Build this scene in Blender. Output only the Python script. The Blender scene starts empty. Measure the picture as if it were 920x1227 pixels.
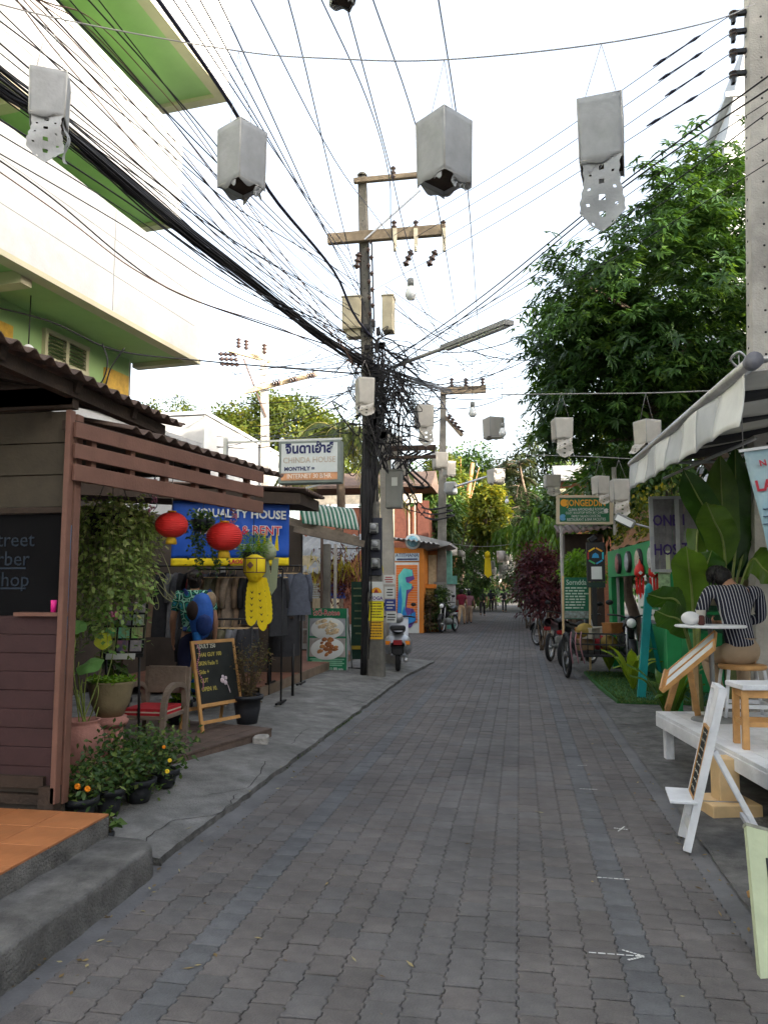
import bpy, math, random
import numpy as np
from mathutils import Vector, Matrix, noise
random.seed(7); np.random.seed(7)
R = math.radians
C = bpy.context.scene.collection
scene = bpy.context.scene

# ------------------------------------------------------------ camera
PW, PH, FOC, HC = 920.0, 1227.0, 923.0, 1.6
YAW, PITCH = R(9.904), R(5.846)
cd = bpy.data.cameras.new("camera"); cam = bpy.data.objects.new("camera", cd); C.objects.link(cam)
cam.location = (0, 0, HC); cam.rotation_euler = (R(90) + PITCH, 0, YAW)
cd.sensor_fit = 'VERTICAL'; cd.sensor_height = 24.0; cd.lens = 24.0 * FOC / PH
cd.clip_start = 0.05; cd.clip_end = 2000
scene.camera = cam

# ------------------------------------------------------------ sky, sun, exposure
SUN_EL, SUN_AZ = R(13.5), R(-26)          # azimuth measured from +X, negative is towards the camera side
SUN_DIR = Vector((math.cos(SUN_EL) * math.cos(SUN_AZ), math.cos(SUN_EL) * math.sin(SUN_AZ), math.sin(SUN_EL)))
world = bpy.data.worlds.new("World"); scene.world = world; world.use_nodes = True
wn = world.node_tree.nodes; wl = world.node_tree.links
bg = wn["Background"]; bg.inputs[1].default_value = 0.15
sky = wn.new("ShaderNodeTexSky"); sky.sky_type = 'NISHITA'; sky.sun_disc = False
sky.sun_elevation = SUN_EL
sky.sun_rotation = math.atan2(SUN_DIR.x, SUN_DIR.y)
sky.air_density = 1.0; sky.dust_density = 5.0; sky.ozone_density = 1.0
hs = wn.new("ShaderNodeHueSaturation"); hs.inputs['Saturation'].default_value = 0.5; hs.inputs['Value'].default_value = 1.3
wl.new(sky.outputs[0], hs.inputs['Color']); wl.new(hs.outputs[0], bg.inputs[0])
sd = bpy.data.lights.new("sun", 'SUN'); sd.energy = 3.4; sd.angle = R(0.5); sd.color = (1.0, 0.91, 0.77)
sun = bpy.data.objects.new("sun", sd); C.objects.link(sun); sun.location = (20, -10, 20)
sun.rotation_euler = (-SUN_DIR).to_track_quat('-Z', 'Y').to_euler()
scene.view_settings.view_transform = 'Standard'; scene.view_settings.look = 'None'
scene.view_settings.exposure = 2.2; scene.view_settings.gamma = 1.0

# ------------------------------------------------------------ pixel of the photograph -> point of the place
_f = Vector((-math.sin(YAW) * math.cos(PITCH), math.cos(YAW) * math.cos(PITCH), math.sin(PITCH)))
_r = Vector((math.cos(YAW), math.sin(YAW), 0)); _u = _r.cross(_f)
def ray(px, py): return _f + _r * ((px - PW / 2) / FOC) - _u * ((py - PH / 2) / FOC)
def at(px, py, Y):
    d = ray(px, py); return Vector((0, 0, HC)) + d * (Y / d.y)
def ax(px, py, X):
    d = ray(px, py); return Vector((0, 0, HC)) + d * (X / d.x)
def gp(px, py, z=0.0):
    d = ray(px, py); return Vector((0, 0, HC)) + d * ((z - HC) / d.z)

# ------------------------------------------------------------ materials
MATS = {}
def mat(name, col, rough=0.75, var=0.25, scale=6.0, bump=0.15, bscale=40.0, metal=0.0, rnd=0.0, col2=None, spec=0.3, coat=0.0, dirt=0.0, emit=0.0, wave=None):
    if name in MATS: return MATS[name]
    m = bpy.data.materials.new(name); m.use_nodes = True; MATS[name] = m
    nt = m.node_tree; n = nt.nodes; l = nt.links
    b = n["Principled BSDF"]; b.inputs['Roughness'].default_value = rough; b.inputs['Metallic'].default_value = metal
    b.inputs['Specular IOR Level'].default_value = spec; b.inputs['Coat Weight'].default_value = coat
    tc = n.new("ShaderNodeTexCoord")
    nz = n.new("ShaderNodeTexNoise"); nz.inputs['Scale'].default_value = scale; nz.inputs['Detail'].default_value = 6; nz.inputs['Roughness'].default_value = .62
    l.new(tc.outputs['Object'], nz.inputs['Vector'])
    cr = n.new("ShaderNodeValToRGB")
    c = Vector(col[:3]); c2 = Vector(col2) if col2 else c * (1 + var)
    cr.color_ramp.elements[0].position = 0.3; cr.color_ramp.elements[1].position = 0.7
    cr.color_ramp.elements[0].color = (*(c * (1 - var)), 1); cr.color_ramp.elements[1].color = (*c2, 1)
    l.new(nz.outputs['Fac'], cr.inputs['Fac'])
    out = cr.outputs['Color']
    if rnd > 0:
        oi = n.new("ShaderNodeObjectInfo"); at_ = n.new("ShaderNodeAttribute"); at_.attribute_name = "rnd"
        ad = n.new("ShaderNodeMath"); ad.operation = 'ADD'; l.new(oi.outputs['Random'], ad.inputs[0]); l.new(at_.outputs['Fac'], ad.inputs[1])
        fr = n.new("ShaderNodeMath"); fr.operation = 'FRACT'; l.new(ad.outputs[0], fr.inputs[0])
        mr = n.new("ShaderNodeMapRange"); mr.inputs['To Min'].default_value = 1 - rnd; mr.inputs['To Max'].default_value = 1 + rnd
        l.new(fr.outputs[0], mr.inputs['Value'])
        mx = n.new("ShaderNodeVectorMath"); mx.operation = 'SCALE'; l.new(out, mx.inputs[0]); l.new(mr.outputs[0], mx.inputs['Scale'])
        out = mx.outputs[0]
    if dirt > 0:
        n2 = n.new("ShaderNodeTexNoise"); n2.inputs['Scale'].default_value = 1.1; n2.inputs['Detail'].default_value = 9; n2.inputs['Roughness'].default_value = .7
        ge = n.new("ShaderNodeNewGeometry"); l.new(ge.outputs['Position'], n2.inputs['Vector'])
        r2 = n.new("ShaderNodeValToRGB"); r2.color_ramp.elements[0].position = .35; r2.color_ramp.elements[1].position = .62
        r2.color_ramp.elements[0].color = (1 - dirt, 1 - dirt, 1 - dirt, 1); r2.color_ramp.elements[1].color = (1, 1, 1, 1)
        l.new(n2.outputs['Fac'], r2.inputs['Fac'])
        mm = n.new("ShaderNodeVectorMath"); mm.operation = 'MULTIPLY'; l.new(out, mm.inputs[0]); l.new(r2.outputs[0], mm.inputs[1]); out = mm.outputs[0]
    if wave:
        ax_, wsc, wcol = wave
        wv = n.new("ShaderNodeTexWave"); wv.bands_direction = ax_; wv.inputs['Scale'].default_value = wsc; wv.inputs['Distortion'].default_value = 0.0
        l.new(tc.outputs['Object'], wv.inputs['Vector'])
        rr = n.new("ShaderNodeValToRGB"); rr.color_ramp.interpolation = 'CONSTANT'; rr.color_ramp.elements[1].position = wcol[3]
        rr.color_ramp.elements[0].color = (0, 0, 0, 1); rr.color_ramp.elements[1].color = (1, 1, 1, 1)
        l.new(wv.outputs['Fac'], rr.inputs['Fac'])
        mix = n.new("ShaderNodeMixRGB"); mix.inputs[2].default_value = (*wcol[:3], 1); l.new(rr.outputs[0], mix.inputs[0]); l.new(out, mix.inputs[1]); out = mix.outputs[0]
    l.new(out, b.inputs['Base Color'])
    if emit > 0:
        l.new(out, b.inputs['Emission Color']); b.inputs['Emission Strength'].default_value = emit
    if bump > 0:
        nb = n.new("ShaderNodeTexNoise"); nb.inputs['Scale'].default_value = bscale; nb.inputs['Detail'].default_value = 5
        l.new(tc.outputs['Object'], nb.inputs['Vector'])
        bp = n.new("ShaderNodeBump"); bp.inputs['Strength'].default_value = bump; bp.inputs['Distance'].default_value = 0.02
        l.new(nb.outputs['Fac'], bp.inputs['Height']); l.new(bp.outputs[0], b.inputs['Normal'])
        mr2 = n.new("ShaderNodeMapRange"); mr2.inputs['To Min'].default_value = max(.05, rough - .12); mr2.inputs['To Max'].default_value = min(1, rough + .12)
        l.new(nz.outputs['Fac'], mr2.inputs['Value']); l.new(mr2.outputs[0], b.inputs['Roughness'])
    return m

def leafmat(name, ca, cb, cc=None, rough=0.45, trans=0.35):
    """leaf colours spread over single leaves by the face attribute rnd; thin, so some light passes"""
    if name in MATS: return MATS[name]
    m = bpy.data.materials.new(name); m.use_nodes = True; MATS[name] = m
    nt = m.node_tree; n = nt.nodes; l = nt.links; b = n["Principled BSDF"]; b.inputs['Roughness'].default_value = rough; b.inputs['Specular IOR Level'].default_value = .35
    a = n.new("ShaderNodeAttribute"); a.attribute_name = "rnd"
    cr = n.new("ShaderNodeValToRGB"); e = cr.color_ramp.elements
    e[0].color = (*ca, 1); e[0].position = .1; e[1].color = (*(cc or cb), 1); e[1].position = .97
    if cc:
        q = e.new(.72); q.color = (*cb, 1)
    l.new(a.outputs['Fac'], cr.inputs['Fac']); l.new(cr.outputs[0], b.inputs['Base Color'])
    t = n.new("ShaderNodeBsdfTranslucent"); sc = n.new("ShaderNodeVectorMath"); sc.operation = 'MULTIPLY'; sc.inputs[1].default_value = (1.5, 1.4, .6)
    l.new(cr.outputs[0], sc.inputs[0]); l.new(sc.outputs[0], t.inputs[0])
    mx = n.new("ShaderNodeMixShader"); mx.inputs[0].default_value = trans
    l.new(b.outputs[0], mx.inputs[1]); l.new(t.outputs[0], mx.inputs[2]); l.new(mx.outputs[0], n["Material Output"].inputs[0])
    return m

# ------------------------------------------------------------ objects
MWD = {}
def mw(o):
    return MWD[o.name] if o is not None and o.name in MWD else Matrix()
def tag(o, label=None, cat=None, group=None, kind=None):
    if label: o['label'] = label
    if cat: o['category'] = cat
    if group: o['group'] = group
    if kind: o['kind'] = kind
    return o
def thing(name, label, cat, loc=(0, 0, 0), rz=0.0, group=None):
    o = bpy.data.objects.new(name, None); C.objects.link(o); o.empty_display_size = .1
    M = Matrix.Translation(Vector(loc)) @ Matrix.Rotation(rz, 4, 'Z'); o.location = loc; o.rotation_euler = (0, 0, rz)
    MWD[o.name] = M
    return tag(o, label, cat, group)
def link(name, me, m, parent=None):
    o = bpy.data.objects.new(name, me); C.objects.link(o)
    if m is not None:
        for q in (m if isinstance(m, (list, tuple)) else [m]): me.materials.append(q)
    if parent is not None:
        o.parent = parent; MWD[o.name] = mw(parent)
    if name in ('print', 'chalk_writing', 'beads'): o['kind'] = 'stuff'      # strokes too small to pick apart
    return o
def copy_tree(o, parent=None):
    c = o.copy(); C.objects.link(c)
    if parent is not None: c.parent = parent
    for ch in o.children: copy_tree(ch, c)
    return c
def move(o, loc, rz=None):
    o.location = loc
    if rz is not None: o.rotation_euler = (0, 0, rz)
    MWD[o.name] = Matrix.Translation(Vector(loc)) @ Matrix.Rotation(o.rotation_euler.z, 4, 'Z')
    return o

def perp(t):
    a = Vector((0, 0, 1)) if abs(t.z) < .9 else Vector((1, 0, 0))
    u = t.cross(a).normalized(); return u, t.cross(u).normalized()
def spline(pts, n=6):
    pts = [Vector(p) for p in pts]
    if len(pts) < 3: return pts if len(pts) < 2 else [pts[0].lerp(pts[1], i / n) for i in range(n + 1)]
    out = []
    P = [pts[0] * 2 - pts[1]] + pts + [pts[-1] * 2 - pts[-2]]
    for i in range(1, len(P) - 2):
        a, b, c, d = P[i - 1:i + 3]
        for k in range(n):
            t = k / n
            out.append(.5 * ((2 * b) + (c - a) * t + (2 * a - 5 * b + 4 * c - d) * t * t + (3 * b - a - 3 * c + d) * t ** 3))
    out.append(pts[-1]); return out
def sag(a, b, s, n=12):
    a, b = Vector(a), Vector(b)
    return [a.lerp(b, i / n) - Vector((0, 0, 4 * s * (i / n) * (1 - i / n))) for i in range(n + 1)]

class B:
    def __init__(s): s.v = []; s.f = []; s.m = []; s.sm = []
    def add(s, vs, fs, mi=0, smooth=False):
        k = len(s.v); s.v += [tuple(q) for q in vs]; s.f += [tuple(i + k for i in q) for q in fs]; s.m += [mi] * len(fs); s.sm += [smooth] * len(fs); return s
    def box(s, c, d, rot=None, mi=0, taper=1.0, bev=0.0):
        c = Vector(c); x, y, z = [q / 2 for q in d]
        if bev > 0 and min(x, y, z) > bev * 1.5:
            e = bev; vs = []; idx = {}
            for sx in (-1, 1):
                for sy in (-1, 1):
                    for sz in (-1, 1):
                        for a in range(3):
                            p = [sx * x, sy * y, sz * z]
                            q = [sx * (x - e), sy * (y - e), sz * (z - e)]; q[a] = p[a]
                            idx[(sx, sy, sz, a)] = len(vs); vs.append(Vector(q))
            fs = []
            for a in range(3):
                b_, c_ = (a + 1) % 3, (a + 2) % 3
                for sg in (-1, 1):
                    def K(i, j):
                        t = [0, 0, 0]; t[a] = sg; t[b_] = i; t[c_] = j; return idx[(*t, a)]
                    q = [K(-1, -1), K(1, -1), K(1, 1), K(-1, 1)]; fs.append(q if sg > 0 else q[::-1])
                for i in (-1, 1):          # edges along a
                    for j in (-1, 1):
                        def E2(sg, w):
                            t = [0, 0, 0]; t[a] = sg; t[b_] = i; t[c_] = j; return idx[(*t, w)]
                        q = [E2(-1, b_), E2(1, b_), E2(1, c_), E2(-1, c_)]
                        fs.append(q if i * j > 0 else q[::-1])
            for sx in (-1, 1):
                for sy in (-1, 1):
                    for sz in (-1, 1):
                        q = [idx[(sx, sy, sz, a)] for a in range(3)]; fs.append(q if sx * sy * sz > 0 else q[::-1])
        else:
            vs = [Vector((i * x * (taper if k > 0 else 1), j * y * (taper if k > 0 else 1), k * z)) for k in (-1, 1) for j in (-1, 1) for i in (-1, 1)]
            fs = [(0, 2, 3, 1), (4, 5, 7, 6), (0, 1, 5, 4), (2, 6, 7, 3), (0, 4, 6, 2), (1, 3, 7, 5)]
        if rot is not None:
            if not isinstance(rot, Matrix): rot = Matrix.Rotation(rot, 3, 'Z')
            vs = [rot @ q for q in vs]
        return s.add([q + c for q in vs], fs, mi)
    def beam(s, a, b, w, h, mi=0, up=(0, 0, 1)):
        a, b = Vector(a), Vector(b); t = (b - a).normalized(); up = Vector(up)
        if abs(t.dot(up)) > .98: up = Vector((0, 1, 0))
        x = t.cross(up).normalized(); z = x.cross(t)
        rot = Matrix((x, t, z)).transposed(); return s.box((a + b) / 2, (w, (b - a).length, h), rot, mi)
    def tube(s, pts, r, n=6, mi=0, caps=True, smooth=True):
        pts = [Vector(p) for p in pts]; rs = r if isinstance(r, (list, tuple)) else [r] * len(pts)
        vs = []; u = None
        for i, p in enumerate(pts):
            t = (pts[min(i + 1, len(pts) - 1)] - pts[max(i - 1, 0)])
            t = t.normalized() if t.length > 1e-9 else Vector((0, 0, 1))
            if u is None: u, w = perp(t)
            else:
                u = (u - t * u.dot(t)); u = u.normalized() if u.length > 1e-6 else perp(t)[0]; w = t.cross(u)
            for k in range(n):
                an = 2 * math.pi * k / n; vs.append(p + (u * math.cos(an) + w * math.sin(an)) * rs[i])
        fs = [(i * n + k, i * n + (k + 1) % n, (i + 1) * n + (k + 1) % n, (i + 1) * n + k) for i in range(len(pts) - 1) for k in range(n)]
        if caps: fs += [tuple(range(n))[::-1], tuple((len(pts) - 1) * n + k for k in range(n))]
        return s.add(vs, fs, mi, smooth)
    def cyl(s, a, b, r, n=16, mi=0, r2=None): return s.tube([a, b], [r, r if r2 is None else r2], n, mi)
    def lathe(s, c, prof, n=24, mi=0, axis=None, sx=1.0, sy=1.0):
        c = Vector(c); vs = []
        for (r, z) in prof:
            for k in range(n):
                an = 2 * math.pi * k / n; vs.append(Vector((r * math.cos(an) * sx, r * math.sin(an) * sy, z)))
        if axis is not None:
            rot = Vector((0, 0, 1)).rotation_difference(Vector(axis).normalized()).to_matrix(); vs = [rot @ q for q in vs]
        fs = [(i * n + k, i * n + (k + 1) % n, (i + 1) * n + (k + 1) % n, (i + 1) * n + k) for i in range(len(prof) - 1) for k in range(n)]
        return s.add([q + c for q in vs], fs, mi, True)
    def ell(s, c, r, n=12, m=8, mi=0, rot=None):
        vs = []; c = Vector(c)
        for i in range(m + 1):
            th = math.pi * i / m
            for k in range(n):
                an = 2 * math.pi * k / n
                q = Vector((r[0] * math.sin(th) * math.cos(an), r[1] * math.sin(th) * math.sin(an), -r[2] * math.cos(th)))
                vs.append((rot @ q if rot is not None else q) + c)
        fs = [(i * n + k, i * n + (k + 1) % n, (i + 1) * n + (k + 1) % n, (i + 1) * n + k) for i in range(m) for k in range(n)]
        return s.add(vs, fs, mi, True)
    def prism(s, poly, o, xd, yd, th, mi=0):
        """polygon in the plane o + x*xd + y*yd, given thickness th along xd x yd (centred)"""
        o, xd, yd = Vector(o), Vector(xd), Vector(yd); nrm = xd.cross(yd).normalized(); n = len(poly)
        A = [o + xd * x + yd * y + nrm * th / 2 for x, y in poly]; Bk = [q - nrm * th for q in A]
        fs = [tuple(range(n)), tuple(range(2 * n - 1, n - 1, -1))] + [(i, i + n, (i + 1) % n + n, (i + 1) % n) for i in range(n)]
        return s.add(A + Bk, fs, mi)
    def sheet(s, fn, nu, nv, th=0.0, mi=0, smooth=True):
        """surface fn(u, v), u and v in 0..1, with thickness th"""
        g = [[Vector(fn(i / nu, j / nv)) for j in range(nv + 1)] for i in range(nu + 1)]
        vs = [q for row in g for q in row]; W_ = nv + 1
        fs = [(i * W_ + j, (i + 1) * W_ + j, (i + 1) * W_ + j + 1, i * W_ + j + 1) for i in range(nu) for j in range(nv)]
        if th:
            nr = [Vector((0, 0, 0)) for _ in vs]
            for q in fs:
                nn = (vs[q[2]] - vs[q[0]]).cross(vs[q[3]] - vs[q[1]])
                for i in q: nr[i] += nn
            K = len(vs); vs = vs + [p - nr[i].normalized() * th for i, p in enumerate(vs)]
            fs2 = [tuple(i + K for i in q[::-1]) for q in fs]
            rim = [(i * W_, (i + 1) * W_) for i in range(nu)] + [((i + 1) * W_ + nv, i * W_ + nv) for i in range(nu)]
            rim += [(j + 1, j) for j in range(nv)] + [(nu * W_ + j, nu * W_ + j + 1) for j in range(nv)]
            fs = fs + fs2 + [(b, a, a + K, b + K) for a, b in rim]
        return s.add(vs, fs, mi, smooth)
    def mesh(s, name, inv=None):
        me = bpy.data.meshes.new(name)
        vs = s.v if inv is None else [tuple(inv @ Vector(q)) for q in s.v]
        me.from_pydata(vs, [], s.f)
        if len(s.m):
            me.polygons.foreach_set("material_index", s.m); me.polygons.foreach_set("use_smooth", s.sm)
        me.update(); return me
    def obj(s, name, m, parent=None, local=False):
        inv = None if (parent is None or local) else mw(parent).inverted()
        return link(name, s.mesh(name, inv), m, parent)

def text_mesh(body, size, o, xd, yd, align='LEFT', depth=0.002, bold=0.0, squash=1.0):
    cu = bpy.data.curves.new("lettering", 'FONT'); cu.body = body; cu.size = size; cu.align_x = align; cu.align_y = 'CENTER'
    cu.extrude = depth; cu.offset = bold; cu.resolution_u = 2
    ob = bpy.data.objects.new("lettering_source", cu); C.objects.link(ob)
    dg = bpy.context.evaluated_depsgraph_get(); ev = ob.evaluated_get(dg)
    me = bpy.data.meshes.new_from_object(ev)
    bpy.data.objects.remove(ob); bpy.data.curves.remove(cu)
    xd = Vector(xd).normalized(); yd = Vector(yd).normalized(); zd = xd.cross(yd)
    M = Matrix((xd, yd, zd)).transposed().to_4x4(); M.translation = Vector(o) + zd * depth
    me.transform(M @ Matrix.Diagonal((squash, 1, 1, 1))); return me
def text(body, size, o, xd, yd, m, parent, align='CENTER', name='lettering', **kw):
    me = text_mesh(body, size, o, xd, yd, align, **kw)
    if parent is not None: me.transform(mw(parent).inverted())
    return link(name, me, m, parent)

# ------------------------------------------------------------ leaves
def leaf_mesh(name, P, D, N, L, W, droop=0.25, fold=0.18, rnd=None):
    """one leaf per row: base P, direction D, normal hint N, length L, width W; four triangles each"""
    P, D, N = [np.asarray(q, float) for q in (P, D, N)]; n = len(P)
    L = np.broadcast_to(np.asarray(L, float), (n,))[:, None]; W = np.broadcast_to(np.asarray(W, float), (n,))[:, None]
    D = D / np.maximum(np.linalg.norm(D, axis=1, keepdims=True), 1e-6)
    S = np.cross(D, N); S = S / np.maximum(np.linalg.norm(S, axis=1, keepdims=True), 1e-6); Nn = np.cross(S, D)
    dn = np.array([[0, 0, -1.0]])
    mid = P + D * L * .48 + dn * L * droop * .25 - Nn * W * fold
    a = P + D * L * .45 + S * W * .5 + dn * L * droop * .2; b = P + D * L * .45 - S * W * .5 + dn * L * droop * .2
    tip = P + D * L + dn * L * droop
    V = np.stack([P, a, b, mid, tip], 1).reshape(-1, 3)
    k = (np.arange(n) * 5)[:, None, None]
    F = (np.array([[0, 3, 1], [0, 2, 3], [1, 3, 4], [3, 2, 4]])[None] + k).reshape(-1, 3)
    me = bpy.data.meshes.new(name); me.vertices.add(len(V)); me.vertices.foreach_set("co", V.ravel())
    me.loops.add(F.size); me.loops.foreach_set("vertex_index", F.ravel().astype(np.int32))
    me.polygons.add(len(F)); me.polygons.foreach_set("loop_start", (np.arange(len(F)) * 3).astype(np.int32)); me.polygons.foreach_set("loop_total", np.full(len(F), 3, np.int32))
    me.update(calc_edges=True)
    r = np.random.rand(n) if rnd is None else np.asarray(rnd)
    at_ = me.attributes.new("rnd", 'FLOAT', 'FACE'); at_.data.foreach_set("value", np.repeat(r, 4).astype(np.float32))
    return me
def unit(n):
    q = np.random.normal(size=(n, 3)); return q / np.linalg.norm(q, axis=1, keepdims=True)
def clumps(c, rad, nclump, per, cr, shell=.55, drop=.3, keep=None, seed=None, up=.0):
    """leaf bases and directions for a crown of uneven clumps inside an ellipsoid"""
    if seed is not None: np.random.seed(seed)
    c, rad = np.array(c, float), np.array(rad, float)
    u = unit(nclump); u[:, 2] = np.where(u[:, 2] < -.75, -u[:, 2], u[:, 2])
    rr = shell + (1 - shell) * np.random.rand(nclump) ** .6
    lump = 1 + .22 * np.sin(u[:, 0] * 5.1 + u[:, 2] * 3.7 + (seed or 0)) * np.cos(u[:, 1] * 4.3 + 1.3 * u[:, 2])
    cc = c + u * rad * (rr * lump)[:, None]
    if keep is not None: cc = cc[keep(cc)]
    n = len(cc) * per
    base = np.repeat(cc, per, 0); d = unit(n); size = np.repeat(np.random.uniform(.6, 1.35, len(cc)), per)
    off = d * (np.random.rand(n) ** .5 * cr * size)[:, None]; off[:, 2] *= .7
    P = base + off
    out = np.repeat((cc - c) / rad, per, 0)
    D = d * .8 + out * .45 + np.random.normal(size=(n, 3)) * .35; D[:, 2] -= drop
    N = out * .6 + np.array([0, 0, 1.0]) + np.random.normal(size=(n, 3)) * .35
    tone = np.clip(np.repeat(np.random.rand(len(cc)), per) * .55 + np.random.rand(n) * .5, 0, 1)
    return P, D, N, tone, cc
def crown(name, parent, m, c, rad, nclump, per, cr, L, W, drop=.3, droop=.25, shell=.55, keep=None, seed=1):
    P, D, N, t, cc = clumps(c, rad, nclump, per, cr, shell, drop, keep, seed)
    n = len(P); me = leaf_mesh(name, P, D, N, L * np.random.uniform(.7, 1.25, n), W * np.random.uniform(.75, 1.2, n), droop, rnd=t)
    if parent is not None: me.transform(mw(parent).inverted())
    return link(name, me, m, parent), cc
def trunk(parent, base, top, r0, r1, m, limbs=(), wob=.12, name='trunk'):
    b = B(); base, top = Vector(base), Vector(top); n = 6
    pts = [base.lerp(top, i / n) + Vector((random.uniform(-wob, wob), random.uniform(-wob, wob), 0)) * (1 if 0 < i < n else 0) for i in range(n + 1)]
    pts = spline(pts, 2); k = len(pts)
    b.tube(pts, [r0 + (r1 - r0) * (i / (k - 1)) ** .8 for i in range(k)], 9)
    for q in limbs:
        q = Vector(q); st = pts[random.randint(k // 2, k - 1)]
        md = st.lerp(q, .5) + Vector((random.uniform(-.2, .2), random.uniform(-.2, .2), .25))
        ps = spline([st, md, q], 4); b.tube(ps, [r1 * .75 * (1 - .8 * i / (len(ps) - 1)) for i in range(len(ps))], 6)
    return b.obj(name, m, parent)
def tree(name, label, cat, base, ctr, rad, m, bark, nclump, per, cr, L, W, r0=.2, seed=1, group=None, **kw):
    t = thing(name, label, cat, base, 0, group)
    o, cc = crown('crown', t, m, ctr, rad, nclump, per, cr, L, W, seed=seed, **kw)
    random.seed(seed)
    idx = np.random.permutation(len(cc))[:7]
    trunk(t, base, Vector(ctr) - Vector((0, 0, rad[2] * .15)), r0, r0 * .55, bark, [cc[i] for i in idx])
    return t
# ============================================================ materials in use
m_ground = mat('packed_earth', (.09, .08, .07), .95, .3, 2.0, .4)
m_conc = mat('old_concrete', (.23, .226, .216), .9, .34, 5.0, .9, 70, dirt=.42)
m_concd = mat('dark_concrete', (.165, .160, .152), .92, .42, 7.0, .9, 75, dirt=.5)
m_gut = mat('gutter_concrete', (.15, .148, .15), .85, .22, 2.5, .35, 60, dirt=.35)
m_pavb = mat('paver_brown', (.144, .131, .125), .82, .18, 9.0, .5, 90, rnd=.085, dirt=.36)
m_pavg = mat('paver_grey', (.138, .131, .129), .82, .18, 9.0, .5, 90, rnd=.085, dirt=.36)
m_pavl = mat('paver_faded_blue', (.128, .129, .134), .82, .25, 7.0, .5, 90, rnd=.1, dirt=.3)
m_mortar = mat('joint_dirt', (.045, .042, .04), .95, .3, 8.0, .3)
m_chalk = mat('chalk_white', (.62, .62, .60), .95, .2, 30, .2)
m_tile = mat('terracotta_tile', (.40, .155, .06), .45, .16, 4.0, .12, 30, rnd=.08, dirt=.15)
m_white = mat('white_wall', (.50, .50, .495), .85, .05, 2.0, .15, 30, dirt=.16)
m_whitep = mat('white_paint', (.74, .75, .77), .6, .10, 7.0, .2, 60, dirt=.26)
m_cream = mat('cream_paint', (.44, .41, .29), .8, .07, 2.0, .12)
m_green = mat('lime_green_paint', (.29, .44, .20), .8, .06, 2.0, .12)
m_purple = mat('maroon_board', (.050, .024, .025), .7, .2, 5.0, .15, 60)
m_brownp = mat('brown_painted_wood', (.17, .085, .062), .6, .15, 5.0, .15, 50)
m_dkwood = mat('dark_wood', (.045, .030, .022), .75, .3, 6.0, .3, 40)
m_deck = mat('deck_wood', (.13, .092, .075), .75, .3, 7.0, .4, 50, rnd=.15)
m_oak = mat('pine_wood', (.50, .27, .10), .55, .2, 9.0, .2, 40)
m_light_wood = mat('light_plywood', (.60, .42, .22), .55, .12, 8.0, .15, 40)
m_rust = mat('rusty_sheet', (.11, .075, .06), .85, .4, 3.0, .4, 40)
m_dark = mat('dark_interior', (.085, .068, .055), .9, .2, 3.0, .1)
m_black = mat('black_paint', (.015, .015, .016), .45, .2, 8.0, .05)
m_rubber = mat('black_rubber', (.017, .017, .018), .8, .2, 20, .2)
m_cable = mat('cable_black', (.016, .015, .017), .55, .2, 8.0, 0)
m_cabled = mat('cable_blue_black', (.022, .022, .045), .5, .2, 8.0, 0)
m_cableb = mat('cable_brown', (.12, .065, .045), .7, .3, 3.0, 0)
m_string = mat('string_grey', (.30, .29, .28), .8, .1, 8.0, 0)
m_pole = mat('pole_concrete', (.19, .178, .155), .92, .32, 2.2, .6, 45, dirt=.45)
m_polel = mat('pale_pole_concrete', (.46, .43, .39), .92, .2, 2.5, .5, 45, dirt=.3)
m_armw = mat('crossarm_wood', (.21, .165, .115), .9, .35, 4.0, .5, 30)
m_ins = mat('brown_insulator', (.045, .026, .022), .3, .2, 8.0, .0, spec=.5)
m_steel = mat('galvanised_steel', (.42, .42, .42), .4, .2, 8.0, .1, metal=.7)
m_beige = mat('beige_metal_box', (.46, .41, .29), .6, .15, 4.0, .1, dirt=.3)
m_greybox = mat('grey_metal_box', (.23, .235, .225), .55, .12, 4.0, .1, dirt=.25)
m_paper = mat('white_lantern_paper', (.50, .51, .52), .85, .10, 6.0, .35, 25, dirt=.22)
m_paperw = mat('cream_lantern_paper', (.70, .66, .60), .85, .08, 6.0, .3, 25, dirt=.12)
for q_ in (m_paper, m_paperw):       # thin paper lets some sky light through
    n_, l_ = q_.node_tree.nodes, q_.node_tree.links; b_ = n_["Principled BSDF"]; t_ = n_.new("ShaderNodeBsdfTranslucent"); l_.new(b_.inputs['Base Color'].links[0].from_socket, t_.inputs[0])
    x_ = n_.new("ShaderNodeMixShader"); x_.inputs[0].default_value = .38; l_.new(b_.outputs[0], x_.inputs[1]); l_.new(t_.outputs[0], x_.inputs[2]); l_.new(x_.outputs[0], n_["Material Output"].inputs[0])
m_glassb = mat('bulb_glass', (.75, .76, .76), .15, .03, 4.0, 0, spec=.6)
m_red = mat('red_lantern_silk', (.56, .022, .018), .5, .12, 5.0, .1)
m_yel = mat('yellow_paper', (.80, .60, .015), .7, .08, 8.0, .15)
m_ygold = mat('gold_tassel', (.55, .34, .02), .7, .15, 30, .3)
m_teal = mat('teal_paint', (.012, .27, .27), .5, .15, 5.0, .12, dirt=.15)
m_lemon = mat('pale_green_board', (.50, .55, .36), .6, .12, 5.0, .15, dirt=.2)
m_shopg = mat('green_shop_paint', (.018, .24, .075), .55, .15, 3.0, .12)
m_signg = mat('sign_green', (.012, .12, .05), .5, .06, 6.0, 0)
m_signw = mat('sign_white', (.60, .62, .60), .6, .05, 6.0, 0)
m_gold = mat('sign_gold', (.72, .33, .02), .6, .1, 6.0, 0)
m_orange = mat('orange_wall', (.62, .21, .035), .85, .08, 2.0, .15, dirt=.15)
m_navy = mat('navy_print', (.02, .025, .10), .7, .1, 6.0, 0)
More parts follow.
